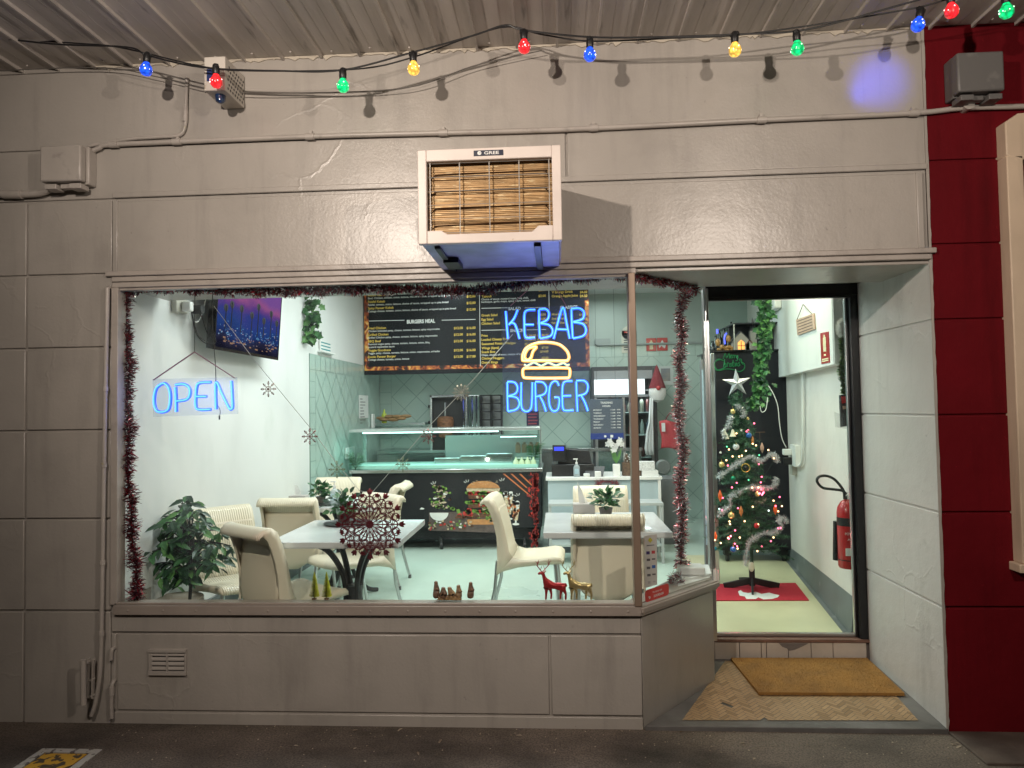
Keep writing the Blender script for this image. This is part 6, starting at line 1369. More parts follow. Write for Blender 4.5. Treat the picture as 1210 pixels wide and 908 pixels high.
def reindeer(px, mt_, lb, s=.00435, flip=1, px_off=0):
    # skeleton in side view, zoom coordinates of the photo (s metres per unit); x to the right, z up
    c = P(px, 714, .05); x0, z0 = c.x, SZ-.003
    def q(x, z, y=0): return (x0+x*s*.25*1.0, .05+y, z0+z*s*.25*1.0)
    t = thing('reindeer_figurine', lb, 'figurine', (x0, .05, z0), group='glitter reindeer on the sill')
    n = [(q(58, 62), .0115), (q(30, 66), .0125), (q(8, 74), .0125), (q(-4, 96), .0072), (q(-10, 118), .0062), (q(-20, 124), .0062), (q(-34, 116), .0034),
         (q(82, 66), .0120), (q(92, 72), .004), (q(96, 60), .0025),
         (q(4, 48, -.006), .0062), (q(2, 26, -.006), .0036), (q(0, 2, -.006), .0034), (q(22, 46, .006), .0058), (q(26, 26, .006), .0036), (q(24, 2, .006), .0034),
         (q(84, 46, -.006), .0075), (q(92, 28, -.006), .0040), (q(90, 2, -.006), .0034), (q(72, 44, .006), .0070), (q(68, 27, .006), .0040), (q(66, 2, .006), .0034)]
    e = [(0, 1), (1, 2), (2, 3), (3, 4), (4, 5), (5, 6), (0, 7), (7, 8), (8, 9), (2, 10), (10, 11), (11, 12), (2, 13), (13, 14), (14, 15), (7, 16), (16, 17), (17, 18), (7, 19), (19, 20), (20, 21)]
    n = [(co, r*1.5) for co, r in n]
    skin('body', n, e, mt_, t)
    f = MB()
    for sd in (-1, 1):
        yy = sd*.007; main = smooth_path([q(-12, 126, yy*.5), q(-12+sd*14, 142, yy), q(-10+sd*26, 160, yy), q(-6+sd*22, 182, yy)], 4); f.tube(main, [.0022]*(len(main)-3)+[.0018, .0014, .001], 6)
        for k, (dx_, dz_) in ((3, (sd*-8, 18)), (6, (sd*12, 12)), (8, (sd*-8, 14)), (9, (sd*10, 12))):
            if k < len(main): b_ = main[k]; f.tube([b_, b_+Vector((dx_*s*.25, 0, dz_*s*.25))], [.0018, .0008], 5)
        f.tube([q(-8, 122, yy), q(4, 132, yy*1.8)], [.0028, .0010], 6)
    f.build('antlers', mt_, t)
reindeer(645, mat('glitter_red', (.42, .012, .016), .3, .4, var=(400, .5), bump=(500, .4)), 'red glitter reindeer standing on the window sill')
reindeer(675, mat('glitter_gold', (.60, .45, .20), .28, .7, var=(400, .5), bump=(500, .4)), 'gold glitter reindeer on the window sill right of the red one')
# ---- payment decal & delivery sticker on the angled pane
t = thing('payment_sticker', 'tall white sticker of payment card marks at the corner window', 'sticker', bayp(766, 690))
bd = (Vector((.838, .505, 0))-Vector((.394, .012, 0))).normalized(); bn = Vector((bd.y, -bd.x, 0))
A = bayp(757, 631); A = A
def bq(px, py, k=0): 
    v = bayp(px, py); a = Vector((.394, .012, 0)); s_ = (v-a).dot(bd); return Vector((a.x, a.y, 0))+bd*s_+Vector((0, 0, v.z))+bn*(.0045+.0006*k)
f = MB(); f.poly3([bq(756.5, 633), bq(771, 630.5), bq(771.5, 690), bq(757.5, 694)], bn*.0005); f.build('sheet', mat('sticker_white', (.62, .60, .56), .5), t, smooth=False)
cmm = [mat('lemon2', (.55, .50, .04), .5), mat('card_navy', (.05, .03, .16), .5), mat('card_red', (.50, .04, .05), .5), mat('card_dark', (.12, .11, .12), .5), mat('card_blue', (.03, .13, .45), .5), mat('card_faint', (.45, .43, .42), .5)]
f = MB(); f.face([bq(763, 634.5, 2), bq(766, 637.5, 2), bq(763.2, 641, 2), bq(760.3, 638, 2)]); f.build('yellow_mark', cmm[0], t, smooth=False)
for i, (x, y, k) in enumerate(((760.5, 652.8, 1), (766.7, 652, 2), (761, 661, 3), (767, 660, 3), (761, 670.5, 3), (767.2, 669, 4), (761.5, 679, 3), (767.5, 678, 3), (761.8, 687.5, 5), (767.8, 686.5, 5))): w_ = 2. if k in (1, 2, 3, 4) else 1.5; h_ = 1.8 if k in (1, 2, 4) else (.9 if i % 2 else 1.4); f = MB(); f.face([bq(x-w_, y-h_, 2), bq(x+w_, y-h_-.2, 2), bq(x+w_, y+h_-.2, 2), bq(x-w_, y+h_, 2)]); f.build('card_mark', cmm[k], t, smooth=False)
f = MB(); f.face([bq(759, 643.6, 2), bq(768, 642.9, 2), bq(768, 643.9, 2), bq(759, 644.6, 2)]); f.build('caption', cmm[3], t, smooth=False)
t = thing('delivery_sticker', 'red rounded delivery sticker with white lettering low on the corner window', 'sticker', bayp(771, 700))
cc = bq(771.3, 699.5, 2); cc2 = bq(772.3, 699.5, 2); ex = (bq(784, 693.0, 2)-bq(758.5, 706.5, 2)); ex.z = 0; ex.normalize()
f = MB()
w0 = (bq(785, 699, 2)-bq(757.3, 699, 2)).length/2; h0 = (bq(771, 690.5, 2)-bq(771, 707, 2)).length/2*.86
pts = []
for sx_, sy_, a0 in ((1, 1, 0), (-1, 1, 90), (-1, -1, 180), (1, -1, 270)):
    for k in range(6): a = math.radians(a0+18*k); r = h0*.62; pts.append(cc+bd*(sx_*(w0-r)+r*math.cos(a))+Vector((0, 0, sy_*(h0-r)+r*math.sin(a))))
f.poly3(pts, bn*.0004); f.build('badge', mat('sticker_red', (.62, .045, .035), .4), t, smooth=False)
f = MB(); o_ = cc+bn*.0008; f.text('We deliver with', o_+bd*0+Vector((0, 0, h0*.18)), bd, (0, 0, 1), h0*.42, 'C', .01); f.text('DOORDASH', o_+bd*(w0*.12)+Vector((0, 0, -h0*.55)), bd, (0, 0, 1), h0*.52, 'C', .03)
g0 = o_-bd*(w0*.66)+Vector((0, 0, -h0*.36)); r_ = h0*.26
f.poly3([g0+bd*(-1.3*r_)+Vector((0, 0, r_*.75)), g0+bd*(r_*.5)+Vector((0, 0, r_*.75)), g0+bd*(r_*1.1)+Vector((0, 0, r_*.2)), g0+bd*(r_*.9)+Vector((0, 0, -.5*r_)), g0+bd*(r_*.2)+Vector((0, 0, -.85*r_)), g0+bd*(-.3*r_)+Vector((0, 0, -.85*r_)), g0+bd*(-.7*r_)+Vector((0, 0, -.4*r_)), g0+bd*(r_*.3)+Vector((0, 0, -.35*r_)), g0+bd*(r_*.4)+Vector((0, 0, .1*r_)), g0+bd*(-.8*r_)+Vector((0, 0, .1*r_))], bn*.0002)
f.build('lettering', paper, t, smooth=False)
# ================================================================== DOORWAY
# coir mat
random.seed(61)
q = [(.985, .765), (1.762, .775), (1.758, .325), (1.02, .318)]
f = MB(); f.poly3([Vector((x, y, zr(y)+.006)) for x, y in q][::-1], (0, 0, .014))
def inq(u, v): a = Vector(q[0]).lerp(Vector(q[1]), u); b = Vector(q[3]).lerp(Vector(q[2]), u); return a.lerp(b, v)
for i in range(26000):
    u, v = random.random(), random.random()
    if i % 9 == 0: v = random.choice((-.012, 1.014))+random.uniform(-.006, .006)
    p_ = inq(u, v); z = zr(p_.y)+(.019 if 0 < v < 1 else .008); a = random.uniform(0, 6.3); d = Vector((math.cos(a)*.004, math.sin(a)*.004, random.uniform(.002, .006))); s_ = Vector((p_.x, p_.y, z)); w_ = Vector((-math.sin(a), math.cos(a), 0))*.0011
    f.mi(random.choice((0, 0, 0, 1, 2))).add([s_-w_, s_+w_, s_+d], [(0, 1, 2)])
tag(f.build('door_mat', [mat('coir', (.30, .15, .035), .9, var=(9, .25), bump=(300, 1)), mat('coir_light', (.42, .23, .07), .9), mat('coir_dark', (.16, .075, .02), .9)], smooth=False), 'brown coir door mat on the tiled porch below the step', 'door mat')
# inside mat with white print
t = thing('festive_mat', 'red mat with white printed shape under the Christmas tree', 'mat', (1.4, 2, FZ))
a, b, c, d = G(845, 692.5, FZ), G(940, 690.5, FZ), G(956, 711, FZ), G(845, 711.5, FZ)
a.x -= .35; d.x -= .35
f = MB(); f.poly3([Vector((v.x, v.y, FZ+.005)) for v in (d, c, b, a)], (0, 0, .006)); f.build('pile', mat('mat_red', (.42, .012, .03), .85, bump=(200, .6)), t, smooth=False)
f = MB()
pp_ = [(872, 699), (874, 704), (880, 705), (882, 708), (893, 708), (896, 706), (902, 708.5), (912, 708), (919, 706), (921, 703.5), (914, 702), (909, 700.5), (900, 702), (893, 699.5), (884, 701), (878, 700), (875, 697.5)]
f.face([G(x, y, FZ+.0125) for x, y in pp_][::-1]); f.build('print', paper, t, smooth=False)
# cabinet behind the tree
CBY = 3.04
t = thing('black_cabinet', 'tall black cabinet on castors behind the Christmas tree', 'cabinet', (1.8, CBY, FZ))
x0, x1 = P(849, 600, CBY).x, P(937, 600, CBY).x; zb, zs = FZ+.11, P(870, 416, CBY).z
f = MB(); f.box((x0, CBY, zb), (x1, CBY+.6, zs)); f.build('body', mat('black_lacquer', (.006, .006, .012), .35), t, bevel=.004)
f = MB(); f.box((x0-.04, CBY-.03, zs), (x1, CBY+.6, zs+.015)); f.build('shelf', blackgl, t)
xh = P(867, 400, CBY).x; zt3 = P(880, 383, CBY).z
f = MB(); f.box((xh+.012, CBY+.22, zs+.015), (x1, CBY+.25, zt3)); f.box((xh, CBY, zt3), (x1, CBY+.6, zt3+.012)); f.box((xh, CBY, zs+.015), (xh+.012, CBY+.012, zt3)); f.box((xh, CBY+.58, zs+.015), (xh+.012, CBY+.6, zt3)); f.build('hutch', mat('hutch_dark', (.02, .022, .028), .4), t)
f = MB(); f.box((xh-.002, CBY-.002, zs+.015), (xh+.01, CBY, zt3)); f.build('edge_post', alu, t)
for px in (861, 928):
    c = P(px, 660, CBY-.0); f = MB(); f.box((c.x-.03, CBY+.02, FZ+.06), (c.x+.03, CBY+.09, zb)); f.cyl((c.x-.012, CBY+.05, FZ+.034), (c.x+.012, CBY+.05, FZ+.034), .034, n=14); f.build('castor', blackmet, t)
for i, (px, hh) in enumerate(((842, .12), (846, .17), (851, .2), (856, .24), (861, .22), (865, .3))):
    c = P(px, 410, CBY+.35); f = MB(); f.lathe([(.026, 0), (.028, .02), (.028, hh*.6), (.010, hh*.8), (.011, hh)], (c.x, CBY+.35, zs+.015), 10); tag(f.build('dark_bottle', mat('dark_bottle', (.02, .025, .03), .1)), 'dark bottle standing on the black shelf above the tree', 'bottle', 'dark bottles on the black shelf')
# porcelain houses
def house(px, lb, w_, h_, base_m, roof_m, glow=None, tower=False, Y=CBY+.06):
    c = P(px, 414, Y); x, z = c.x, zs+.016; t = thing('village_house', lb, 'ornament', (x, Y, z), group='ceramic village houses on the black shelf')
    f = MB(); f.poly3([(x-w_/2, Y, z), (x+w_/2, Y, z), (x+w_/2, Y, z+h_*.55), (x, Y, z+h_), (x-w_/2, Y, z+h_*.55)], (0, .07, 0)); f.build('wall', base_m, t, bevel=.002)
    f = MB(); 
    for sd in (-1, 1): f.bar((x+sd*w_*.30, Y-.004, z+h_*.76), (x+sd*w_*.30, Y+.075, z+h_*.76), math.hypot(w_*.6, h_*.5)*1.05, .008, up=(-sd*.0+sd*h_*.45, 0, w_*.5))
    f.build('roof', roof_m, t)
    if glow: f = MB(); f.poly3([(x-w_*.2, Y-.0025, z+.01), (x+w_*.2, Y-.0025, z+.01), (x+w_*.2, Y-.0025, z+h_*.42), (x, Y-.0025, z+h_*.58), (x-w_*.2, Y-.0025, z+h_*.42)], (0, .002, 0)); f.mi(1); f.box((x-.003, Y-.004, z+.01), (x+.003, Y-.0026, z+h_*.5)); f.box((x-w_*.2, Y-.004, z+h_*.25), (x+w_*.2, Y-.0026, z+h_*.28)); f.build('window', [mat('glow_amber', (1, .5, .2), .5, emit=(1, .33, .06), estr=1.4), mat('mullion_red', (.3, .04, .03), .5)], t)
    if tower:
        tx = x+w_*.78; f = MB(); f.box((tx-.028, Y+.01, z), (tx+.028, Y+.066, z+h_*1.05)); f.build('tower', base_m, t, bevel=.002); f = MB(); f.lathe([(.036, 0), (.02, .06), (.001, .125)], (tx, Y+.038, z+h_*1.05), 8); f.build('spire', roof_m, t)
cer = mat('ceramic_grey', (.36, .33, .30), .45, bump=(50, .4)); rf = mat('roof_red', (.16, .05, .05), .5)
house(876, 'glazed grey chapel with amber lit window and red spire on the black shelf', .15, .17, cer, mat('slate_dark', (.05, .05, .06), .4), True, True)
house(886, 'little red roofed house tucked beside the lit chapel', .07, .09, cer, rf)
t = thing('nativity_stable', 'amber nativity stable with small blue light left of the chapel', 'ornament', (P(857, 451, CBY+.05).x, CBY+.05, zs))
c = P(857, 414, CBY+.05); x, Y, z = c.x, CBY+.05, zs+.016
f = MB(); random.seed(3)
for i in range(22): f.ball((x+random.uniform(-.07, .07), Y+random.uniform(-.01, .04), z+random.uniform(0, .04)), random.uniform(.012, .022), 7)
f.ball((x+.035, Y+.02, z+.11), .022, 8, sc=(1, 1, 1.6)); f.ball((x-.06, Y+.02, z+.08), .022, 8, sc=(1, 1, 1.7)); f.build('stable', mat('amber_resin', (.42, .22, .07), .35, var=(60, .5), bump=(80, .5)), t)
f = MB(); f.tube(smooth_path([(x+.0, Y+.0, z+.06), (x-.005, Y, z+.11), (x+.005, Y, z+.15), (x+.018, Y, z+.16)], 4), .007, 6); f.tube([(x-.045, Y+.1, z+.17), (x-.045, Y+.1, z+.21)], .010, 6); f.build('blue_light', mat('blue_glow', (.1, .1, .9), .4, emit=(.12, .14, 1), estr=1.6), t)
# Merry Christmas lettering in green, built from strokes
def script(strs, Y, r, m, parent, name):
    f = MB()
    for st in strs: f.tube(smooth_path([P(830+x/7.567, 340+y/7.567, Y) for x, y in st], 4), r, 5)
    return f.build(name, m, parent)
t = thing('merry_christmas_sign', 'green cut-out lettering reading Merry Christmas on the black cabinet', 'sign', P(860, 437, CBY-.01))
mg = mat('glitter_green', (.02, .22, .08), .4, .2, var=(300, .4))
script([[(185, 640), (205, 585), (215, 630), (240, 585), (240, 635)], [(248, 622), (262, 606), (252, 606), (250, 630), (268, 628)], [(272, 632), (272, 606), (286, 608)], [(286, 632), (288, 606), (300, 608)], [(302, 606), (304, 628), (316, 606), (312, 650), (296, 655)]], CBY-.008, .0042, mg, t, 'word')
script([[(190, 655), (160, 645), (120, 660), (110, 700), (135, 735), (180, 725), (215, 705)], [(160, 640), (130, 645), (107, 690), (115, 730), (150, 742), (215, 728), (280, 735), (330, 752), (370, 730), (378, 690), (355, 665)],
  [(200, 640), (190, 712)], [(192, 695), (206, 676), (212, 708)], [(222, 708), (224, 676), (238, 678)], [(244, 676), (244, 708)], [(262, 676), (250, 684), (264, 696), (250, 708)], [(274, 650), (272, 704), (284, 704)], [(266, 674), (286, 672)], [(292, 704), (292, 674), (300, 704), (306, 674), (316, 704)], [(334, 668), (322, 676), (336, 690), (322, 704)], [(340, 660), (330, 640), (350, 645), (348, 668), (365, 690)]], CBY-.010, .0045, mg, t, 'word')
# ---------- Christmas tree
random.seed(71)
TYC = 2.10
basep = G(889, 697, FZ); TYC = basep.y
TX0 = basep.x; zt4 = P(870, 468, TYC-.03).z; xt4 = P(870, 468, TYC).x
t = thing('christmas_tree', 'decorated green Christmas tree on black feet inside the doorway', 'tree', (TX0, TYC, FZ))
f = MB(); f.tube([(TX0, TYC, FZ+.03), (TX0, TYC, FZ+.5), (xt4, TYC, zt4)], [.016, .013, .006], 8); f.build('trunk', mat('pole_green', (.02, .05, .03), .5), t)
f = MB()
for a in (0.12, PI-.12, PI/2+.2, -PI/2-.25):
    d = Vector((math.cos(a), math.sin(a), 0)); b0 = Vector((TX0, TYC, FZ+.07)); f.bar(b0, b0+d*.21+Vector((0, 0, -.05)), .016, .05)
f.cyl((TX0, TYC, FZ+.03), (TX0, TYC, FZ+.16), .022); f.build('foot', black, t, bevel=.004)
f = MB(); tips = []
ndl = [mat('needle_dark', (.020, .075, .040), .55), mat('needle_mid', (.045, .13, .065), .5), mat('needle_light', (.10, .20, .12), .5)]
def half_w(z):  # tree half width at height
    k = (z-FZ)/(zt4-FZ); return max(.05, .30*(1-k)**.75*(1.05 if k > .22 else .95)+.015)
nb = 190
for i in range(nb):
    k = i/nb; z = FZ+.33+(zt4-FZ-.33)*k**.92; a = i*2.399963+random.uniform(-.2, .2); xc = TX0+(xt4-TX0)*(z-FZ)/(zt4-FZ); R = half_w(z)*random.uniform(.72, 1.1)
    s_ = Vector((xc, TYC, z)); e_ = s_+Vector((math.cos(a)*R, math.sin(a)*R, -R*.25+random.uniform(-.02, .05))); br = smooth_path([s_, s_.lerp(e_, .5)+Vector((0, 0, .02)), e_], 4); f.mi(0).tube(br, .0022, 4); tips.append(e_)
    subs = [br]
    for sdx in range(3): m_ = br[3+sdx*2]; dd_ = (e_-s_).normalized(); sd = dd_.cross(Vector((0, 0, 1)))*random.choice((-1, 1)); subs.append([m_, m_+(dd_*.6+sd*.7+Vector((0, 0, .15)))*R*.42])
    for sb_ in subs:
        for (c, d) in along([Vector(v) for v in sb_], .0042):
            for h in range(2):
                u, v = frame_of(d); an = random.uniform(0, 2*PI); r = (u*math.cos(an)+v*math.sin(an)); L = random.uniform(.016, .030); e2 = c+(r+d*.55)*L; w_ = r.cross(d)*.0019
                f.mi(random.choice((0, 0, 1, 1, 2))).add([c-w_, c+w_, e2], [(0, 1, 2)])
f.build('foliage', ndl, t, smooth=False)
def tf(px, py, dy=0): # a spot on the front of the tree surface
    v = P(px, py, TYC); return P(px, py, TYC-min(.22, max(.02, half_w(v.z)*.85))+dy)
# star
c = P(870.5, 453, TYC-.02); f = MB(); pts = []; R = .112
for k in range(10): a = PI/2+2*PI*k/10+.05; r = R if k % 2 == 0 else R*.36; pts.append(Vector((c.x+r*math.cos(a), TYC-.02, c.z+r*math.sin(a))))
ctr = Vector((c.x, TYC-.045, c.z)); bk = Vector((c.x, TYC+.005, c.z)); f.add(pts+[ctr, bk], [(k, (k+1) % 10, 10) for k in range(10)]+[((k+1) % 10, k, 11) for k in range(10)])
o = f.build('star_topper', mat('star_silver', (.42, .42, .44), .3, .6), smooth=False); tag(o, 'silver five pointed star on top of the Christmas tree', 'star')
def z3(x, y): return (820+x/5.341, 480+y/5.341)
baub = [('gold', (246, 35), .021, 'pale gold bauble highest on the tree, just under the star'), ('gold', (340, 80), .012, 'tiny gold bauble right of the top tinsel'), ('blue', (345, 185), .024, 'bright blue bauble in the upper part of the tree'), ('silver', (266, 258), .026, 'white glitter bauble in the upper middle of the tree'), ('gold', (175, 370), .024, 'gold bauble at the left edge of the tree'), ('green', (247, 455), .018, 'green bauble in the centre of the tree'), ('gold', (400, 557), .020, 'gold bauble right of centre beside pink lights'), ('gold', (235, 690), .027, 'large gold bauble low left on the tree'), ('red', (395, 755), .021, 'red bauble hanging low in the centre of the tree'), ('blue', (248, 905), .024, 'blue bauble at the bottom left of the tree'), ('teal', (132, 900), .016, 'small teal bauble at the lower left edge of the tree'), ('white', (300, 155), .010, 'tiny white bauble between bell and blue bauble'), ('white', (168, 294), .009, 'tiny white bauble on the left side of the tree')]
bm_ = {'gold': mat('b_gold', (.62, .48, .20), .25, .7), 'blue': mat('b_blue', (.015, .12, .40), .2, .3, coat=.8), 'silver': mat('b_silver', (.6, .62, .64), .4, .4, bump=(200, 1), var=(150, .4)), 'green': mat('b_green', (.01, .25, .13), .25, .3), 'red': mat('b_red', (.5, .02, .03), .4, .2, var=(200, .3)), 'teal': mat('b_teal', (.01, .2, .3), .2, .4), 'white': mat('b_white', (.7, .7, .66), .3)}
for cn, p_, r, lb in baub:
    c = tf(*z3(*p_)); tt = thing('bauble', lb, 'bauble', c, group='ornaments on the Christmas tree'); f = MB(); f.ball(c, r*.95, 16); f.build('ball', bm_[cn], tt); f = MB(); f.cyl(c+Vector((0, 0, r*.9)), c+Vector((0, 0, r*1.2)), r*.22, n=8); f.tube([c+Vector((0, 0, r*1.2)), c+Vector((0, .01, r*1.8))], .0007, 4); f.build('cap', gold, tt)
for p_, s_, lb in (((245, 172), 1.15, 'cream bell ornament in the upper left of the tree'), ((193, 165), .95, 'white bell ornament at the upper left edge of the tree'), ((210, 195), .7, 'small cream bell tucked under the two upper bells')):
    c = tf(*z3(*p_)); f = MB(); s_ = s_*.9; f.lathe([(.004*s_, .028*s_), (.010*s_, .024*s_), (.013*s_, .004*s_), (.022*s_, -.018*s_), (.024*s_, -.024*s_), (.018*s_, -.020*s_)], c, 14); tag(f.build('bell', mat('b_cream', (.68, .64, .50), .35)), lb, 'ornament', 'ornaments on the Christmas tree')
for p_, s_, lb, cn in (((165, 565), 1.1, 'orange red leaf shaped ornament at the left edge of the tree', 'o1'), ((297, 662), 1.0, 'amber leaf ornament left of centre, low on the tree', 'o2'), ((513, 652), 1.0, 'orange leaf ornament at the right edge of the tree', 'o1'), ((370, 215), .8, 'orange leaf ornament under the bright blue bauble', 'o2'), ((135, 820), .9, 'orange ornament at the lower left corner of the tree', 'o1'), ((430, 262), 1.0, 'salmon round parcel ornament at the upper right of the tree', 'o3')):
    c = tf(*z3(*p_)); f = MB(); s_ *= .85; f.lathe([(.001, .045*s_), (.008*s_, .03*s_), (.017*s_, .005*s_), (.015*s_, -.02*s_), (.006*s_, -.038*s_), (.001, -.05*s_)], c, 9)
    tag(f.build('leaf_ornament', {'o1': mat('orn_orange', (.70, .11, .02), .3, emit=(.8, .10, .01), estr=.12, var=(60, .3)), 'o2': mat('orn_amber', (.55, .22, .06), .35, var=(60, .5)), 'o3': mat('orn_salmon', (.55, .33, .25), .4, var=(60, .3))}[cn]), lb, 'ornament', 'ornaments on the Christmas tree')
c = tf(*z3(326, 390)); f = MB(); f.tube([c+Vector((.030*math.cos(a), 0, .030*math.sin(a))) for a in [2*PI*k/20 for k in range(20)]], .004, 6, closed=True); f.mi(1).ball(c, .018, 10); tag(f.build('hoop_ornament', [gold, black]), 'gold hoop ornament with dark centre in the middle of the tree', 'ornament', 'ornaments on the Christmas tree')
c = tf(*z3(415, 190)); f = MB(); f.bar(c+Vector((-.03, 0, .03)), c+Vector((.04, 0, .03)), .006, .004); f.cyl(c+Vector((0, 0, .03)), c+Vector((0, 0, -.03)), .001, n=4); tag(f.build('twig_ornament', wood), 'thin twig ornament on the upper right of the tree', 'ornament', 'ornaments on the Christmas tree')
f = MB(); ctrs = [(380, 110, 1), (328, 283, 0), (470, 278, 0), (505, 330, 0), (428, 447, 1), (270, 485, 1), (240, 514, 1), (422, 482, 1), (415, 552, 1), (435, 552, 1), (440, 545, 1), (182, 580, 1), (278, 645, 1), (532, 665, 0), (228, 745, 0), (260, 785, 1), (232, 822, 1), (220, 838, 1), (555, 632, 0), (132, 846, 0), (215, 832, 0), (345, 467, 2), (208, 257, 2), (412, 310, 2), (472, 660, 3), (160, 650, 3), (122, 880, 0), (430, 560, 1)]
random.seed(5); ctrs += [(random.uniform(150+(y_<600)*40, 560-(y_<400)*110), y_, random.choice((0, 0, 1, 1, 0))) for y_ in [random.uniform(150, 930) for q_ in range(34)]]
for x, y, k in ctrs: f.mi(k).ball(tf(*z3(x, y), -.012), .0062, 7)
cols_ = [mat('led_warm', (1, .6, .4), .4, emit=(1, .50, .25), estr=6), mat('led_pink', (1, .2, .3), .4, emit=(1, .10, .20), estr=6), mat('led_green', (.2, 1, .5), .4, emit=(.12, .8, .4), estr=1.2), mat('led_white', (1, 1, 1), .4, emit=(.8, .95, .95), estr=3)]
f.mi(4)
wp = smooth_path([tf(*z3(x, y), -.004) for x, y, k in ctrs[:20]], 3); f.tube(wp, .0012, 4)
tag(f.build('fairy_lights', cols_+[mat('wire_green', (.01, .03, .015), .5)]), 'string of pink and warm fairy lights wound through the tree', 'fairy lights')
for nm_, pts_, lb in (('a', [(262, -10), (300, 20), (320, 45), (305, 75), (300, 60)], 'silver tinsel at the very top of the tree'), ('b', [(235, 60), (215, 130), (180, 160), (200, 200)], 'silver tinsel at the upper left of the tree'),
    ('c', [(530, 355), (495, 300), (450, 330), (400, 350), (350, 320), (300, 350), (230, 395), (180, 430), (145, 450)], 'long silver tinsel swag across the middle of the tree'),
    ('d', [(520, 450), (505, 510), (440, 515), (370, 515), (310, 530), (265, 555), (225, 575), (230, 625), (180, 665), (150, 700)], 'silver tinsel swag with pink glow below the middle swag'),
    ('e', [(590, 740), (555, 705), (530, 720), (555, 760), (500, 800), (450, 800), (395, 825), (350, 860), (335, 920), (330, 975), (325, 1010)], 'silver tinsel trailing from the lower right to the bottom of the tree')):
    f = MB(); tinsel(f, [tf(*z3(*p), -.008) for p in pts_], .027, 2600, wdt=.0014, mats=(0,)); tag(f.build('silver_tinsel', [foilsil], smooth=False), lb, 'tinsel')
lamp('fairy_glow', 'POINT', tf(*z3(425, 545), -.03), .8, (1, .12, .2), .01); lamp('fairy_glow', 'POINT', tf(*z3(230, 820), -.03), .7, (1, .2, .2), .01)
f = MB(); c = P(888, 670, TYC-.1); f.ball(c, .022, 10, sc=(1, 1, 1.7)); tag(f.build('cone_ornament', mat('b_cream')), 'cream candle shaped ornament at the bottom end of the tinsel', 'ornament')
# ivy garland at the bulkhead
random.seed(81)
ivy('ivy_garland', [P(902, 350, 2.6), P(904, 380, 2.6), P(902, 410, 2.6), P(898, 440, 2.6), P(895, 462, 2.6), P(888, 480, 2.6)], 430, .085, 'long thick green ivy garland hanging beside the black cabinet', .05, .55)
ivy('ivy_tendril', [P(908, 452, 2.5), P(906, 465, 2.5), P(903, 478, 2.5)], 22, .03, 'short variegated tendril at the lower tip of the long ivy garland', .04)
f = MB(); f.tube(smooth_path([P(p[0], p[1], 2.45) for p in ((908, 456), (914, 466), (919, 480), (921, 500), (924, 518), (929, 529))], 5), .0035, 6); f.tube(smooth_path([P(p[0], p[1], 2.45) for p in ((907, 470), (905, 484), (900, 487), (898, 480))], 5), .003, 6)
tag(f.build('white_lead', white), 'white electrical lead curving down from the ivy to the outlet', 'cable')
# outlet on white corridor wall
def rw(px, py, off=0.0):  # point on the splayed right wall
    d = ray(px, py); n = Vector((1, -.1377, 0)); p0 = Vector((1.770-off, .88, 0)); k = (p0-CAM).dot(n)/d.dot(n); return CAM+d*k
rd = Vector((.1365, .9906, 0)); rn = Vector((-.9906, .1365, 0))
def rbox(f, p, L0, L1, z0, z1, o0, o1):
    p = Vector((p.x, p.y, 0)); q = [p+rd*L0+rn*o0, p+rd*L1+rn*o0, p+rd*L1+rn*o1, p+rd*L0+rn*o1]; f.poly3([v+Vector((0, 0, z0)) for v in q], (0, 0, z1-z0))
a = rw(942, 538); t = thing('corridor_outlet', 'white power outlet with adapters on the corridor wall', 'outlet', a)
f = MB(); rbox(f, a, -.16, .06, a.z-.09, a.z+.09, 0, .045); f.build('cover', white, t, bevel=.006)
f = MB(); rbox(f, a, -.02, .06, a.z+.00, a.z+.05, .045, .11); f.build('white_plug', white, t, bevel=.006); f = MB(); rbox(f, a, -.02, .05, a.z-.08, a.z-.02, .045, .11); f.build('black_plug', black, t, bevel=.006)
f = MB(); rbox(f, a, .02, .14, a.z-.17, a.z-.09, 0, .04); f.build('lower_box', mat('ivory'), t, bevel=.004)
f = MB(); p1 = rw(949, 440, .02); p2 = rw(949, 525, .02); p3 = rw(947, 549, .02); p4 = rw(940, 549, .02); f.tube(smooth_path([p1, p2, p3, p4], 5), .012, 8); tag(f.build('corridor_conduit', white), 'white conduit dropping down the corridor wall to the outlet', 'conduit')
# dark side partition behind outlet
f = MB(); a = rw(937, 600); f.poly3([P(931, 450, 3.35), P(945, 450, 3.0), P(945, 640, 3.0), P(931, 640, 3.35)], (.02, .02, 0)) if False else f.box((P(936, 600, 3.2).x, 3.2, FZ), (P(936, 600, 3.2).x+.25, 3.24, 1.85)); f.build('dark_panel', mat('panel_grey', (.07, .075, .085), .5), B)
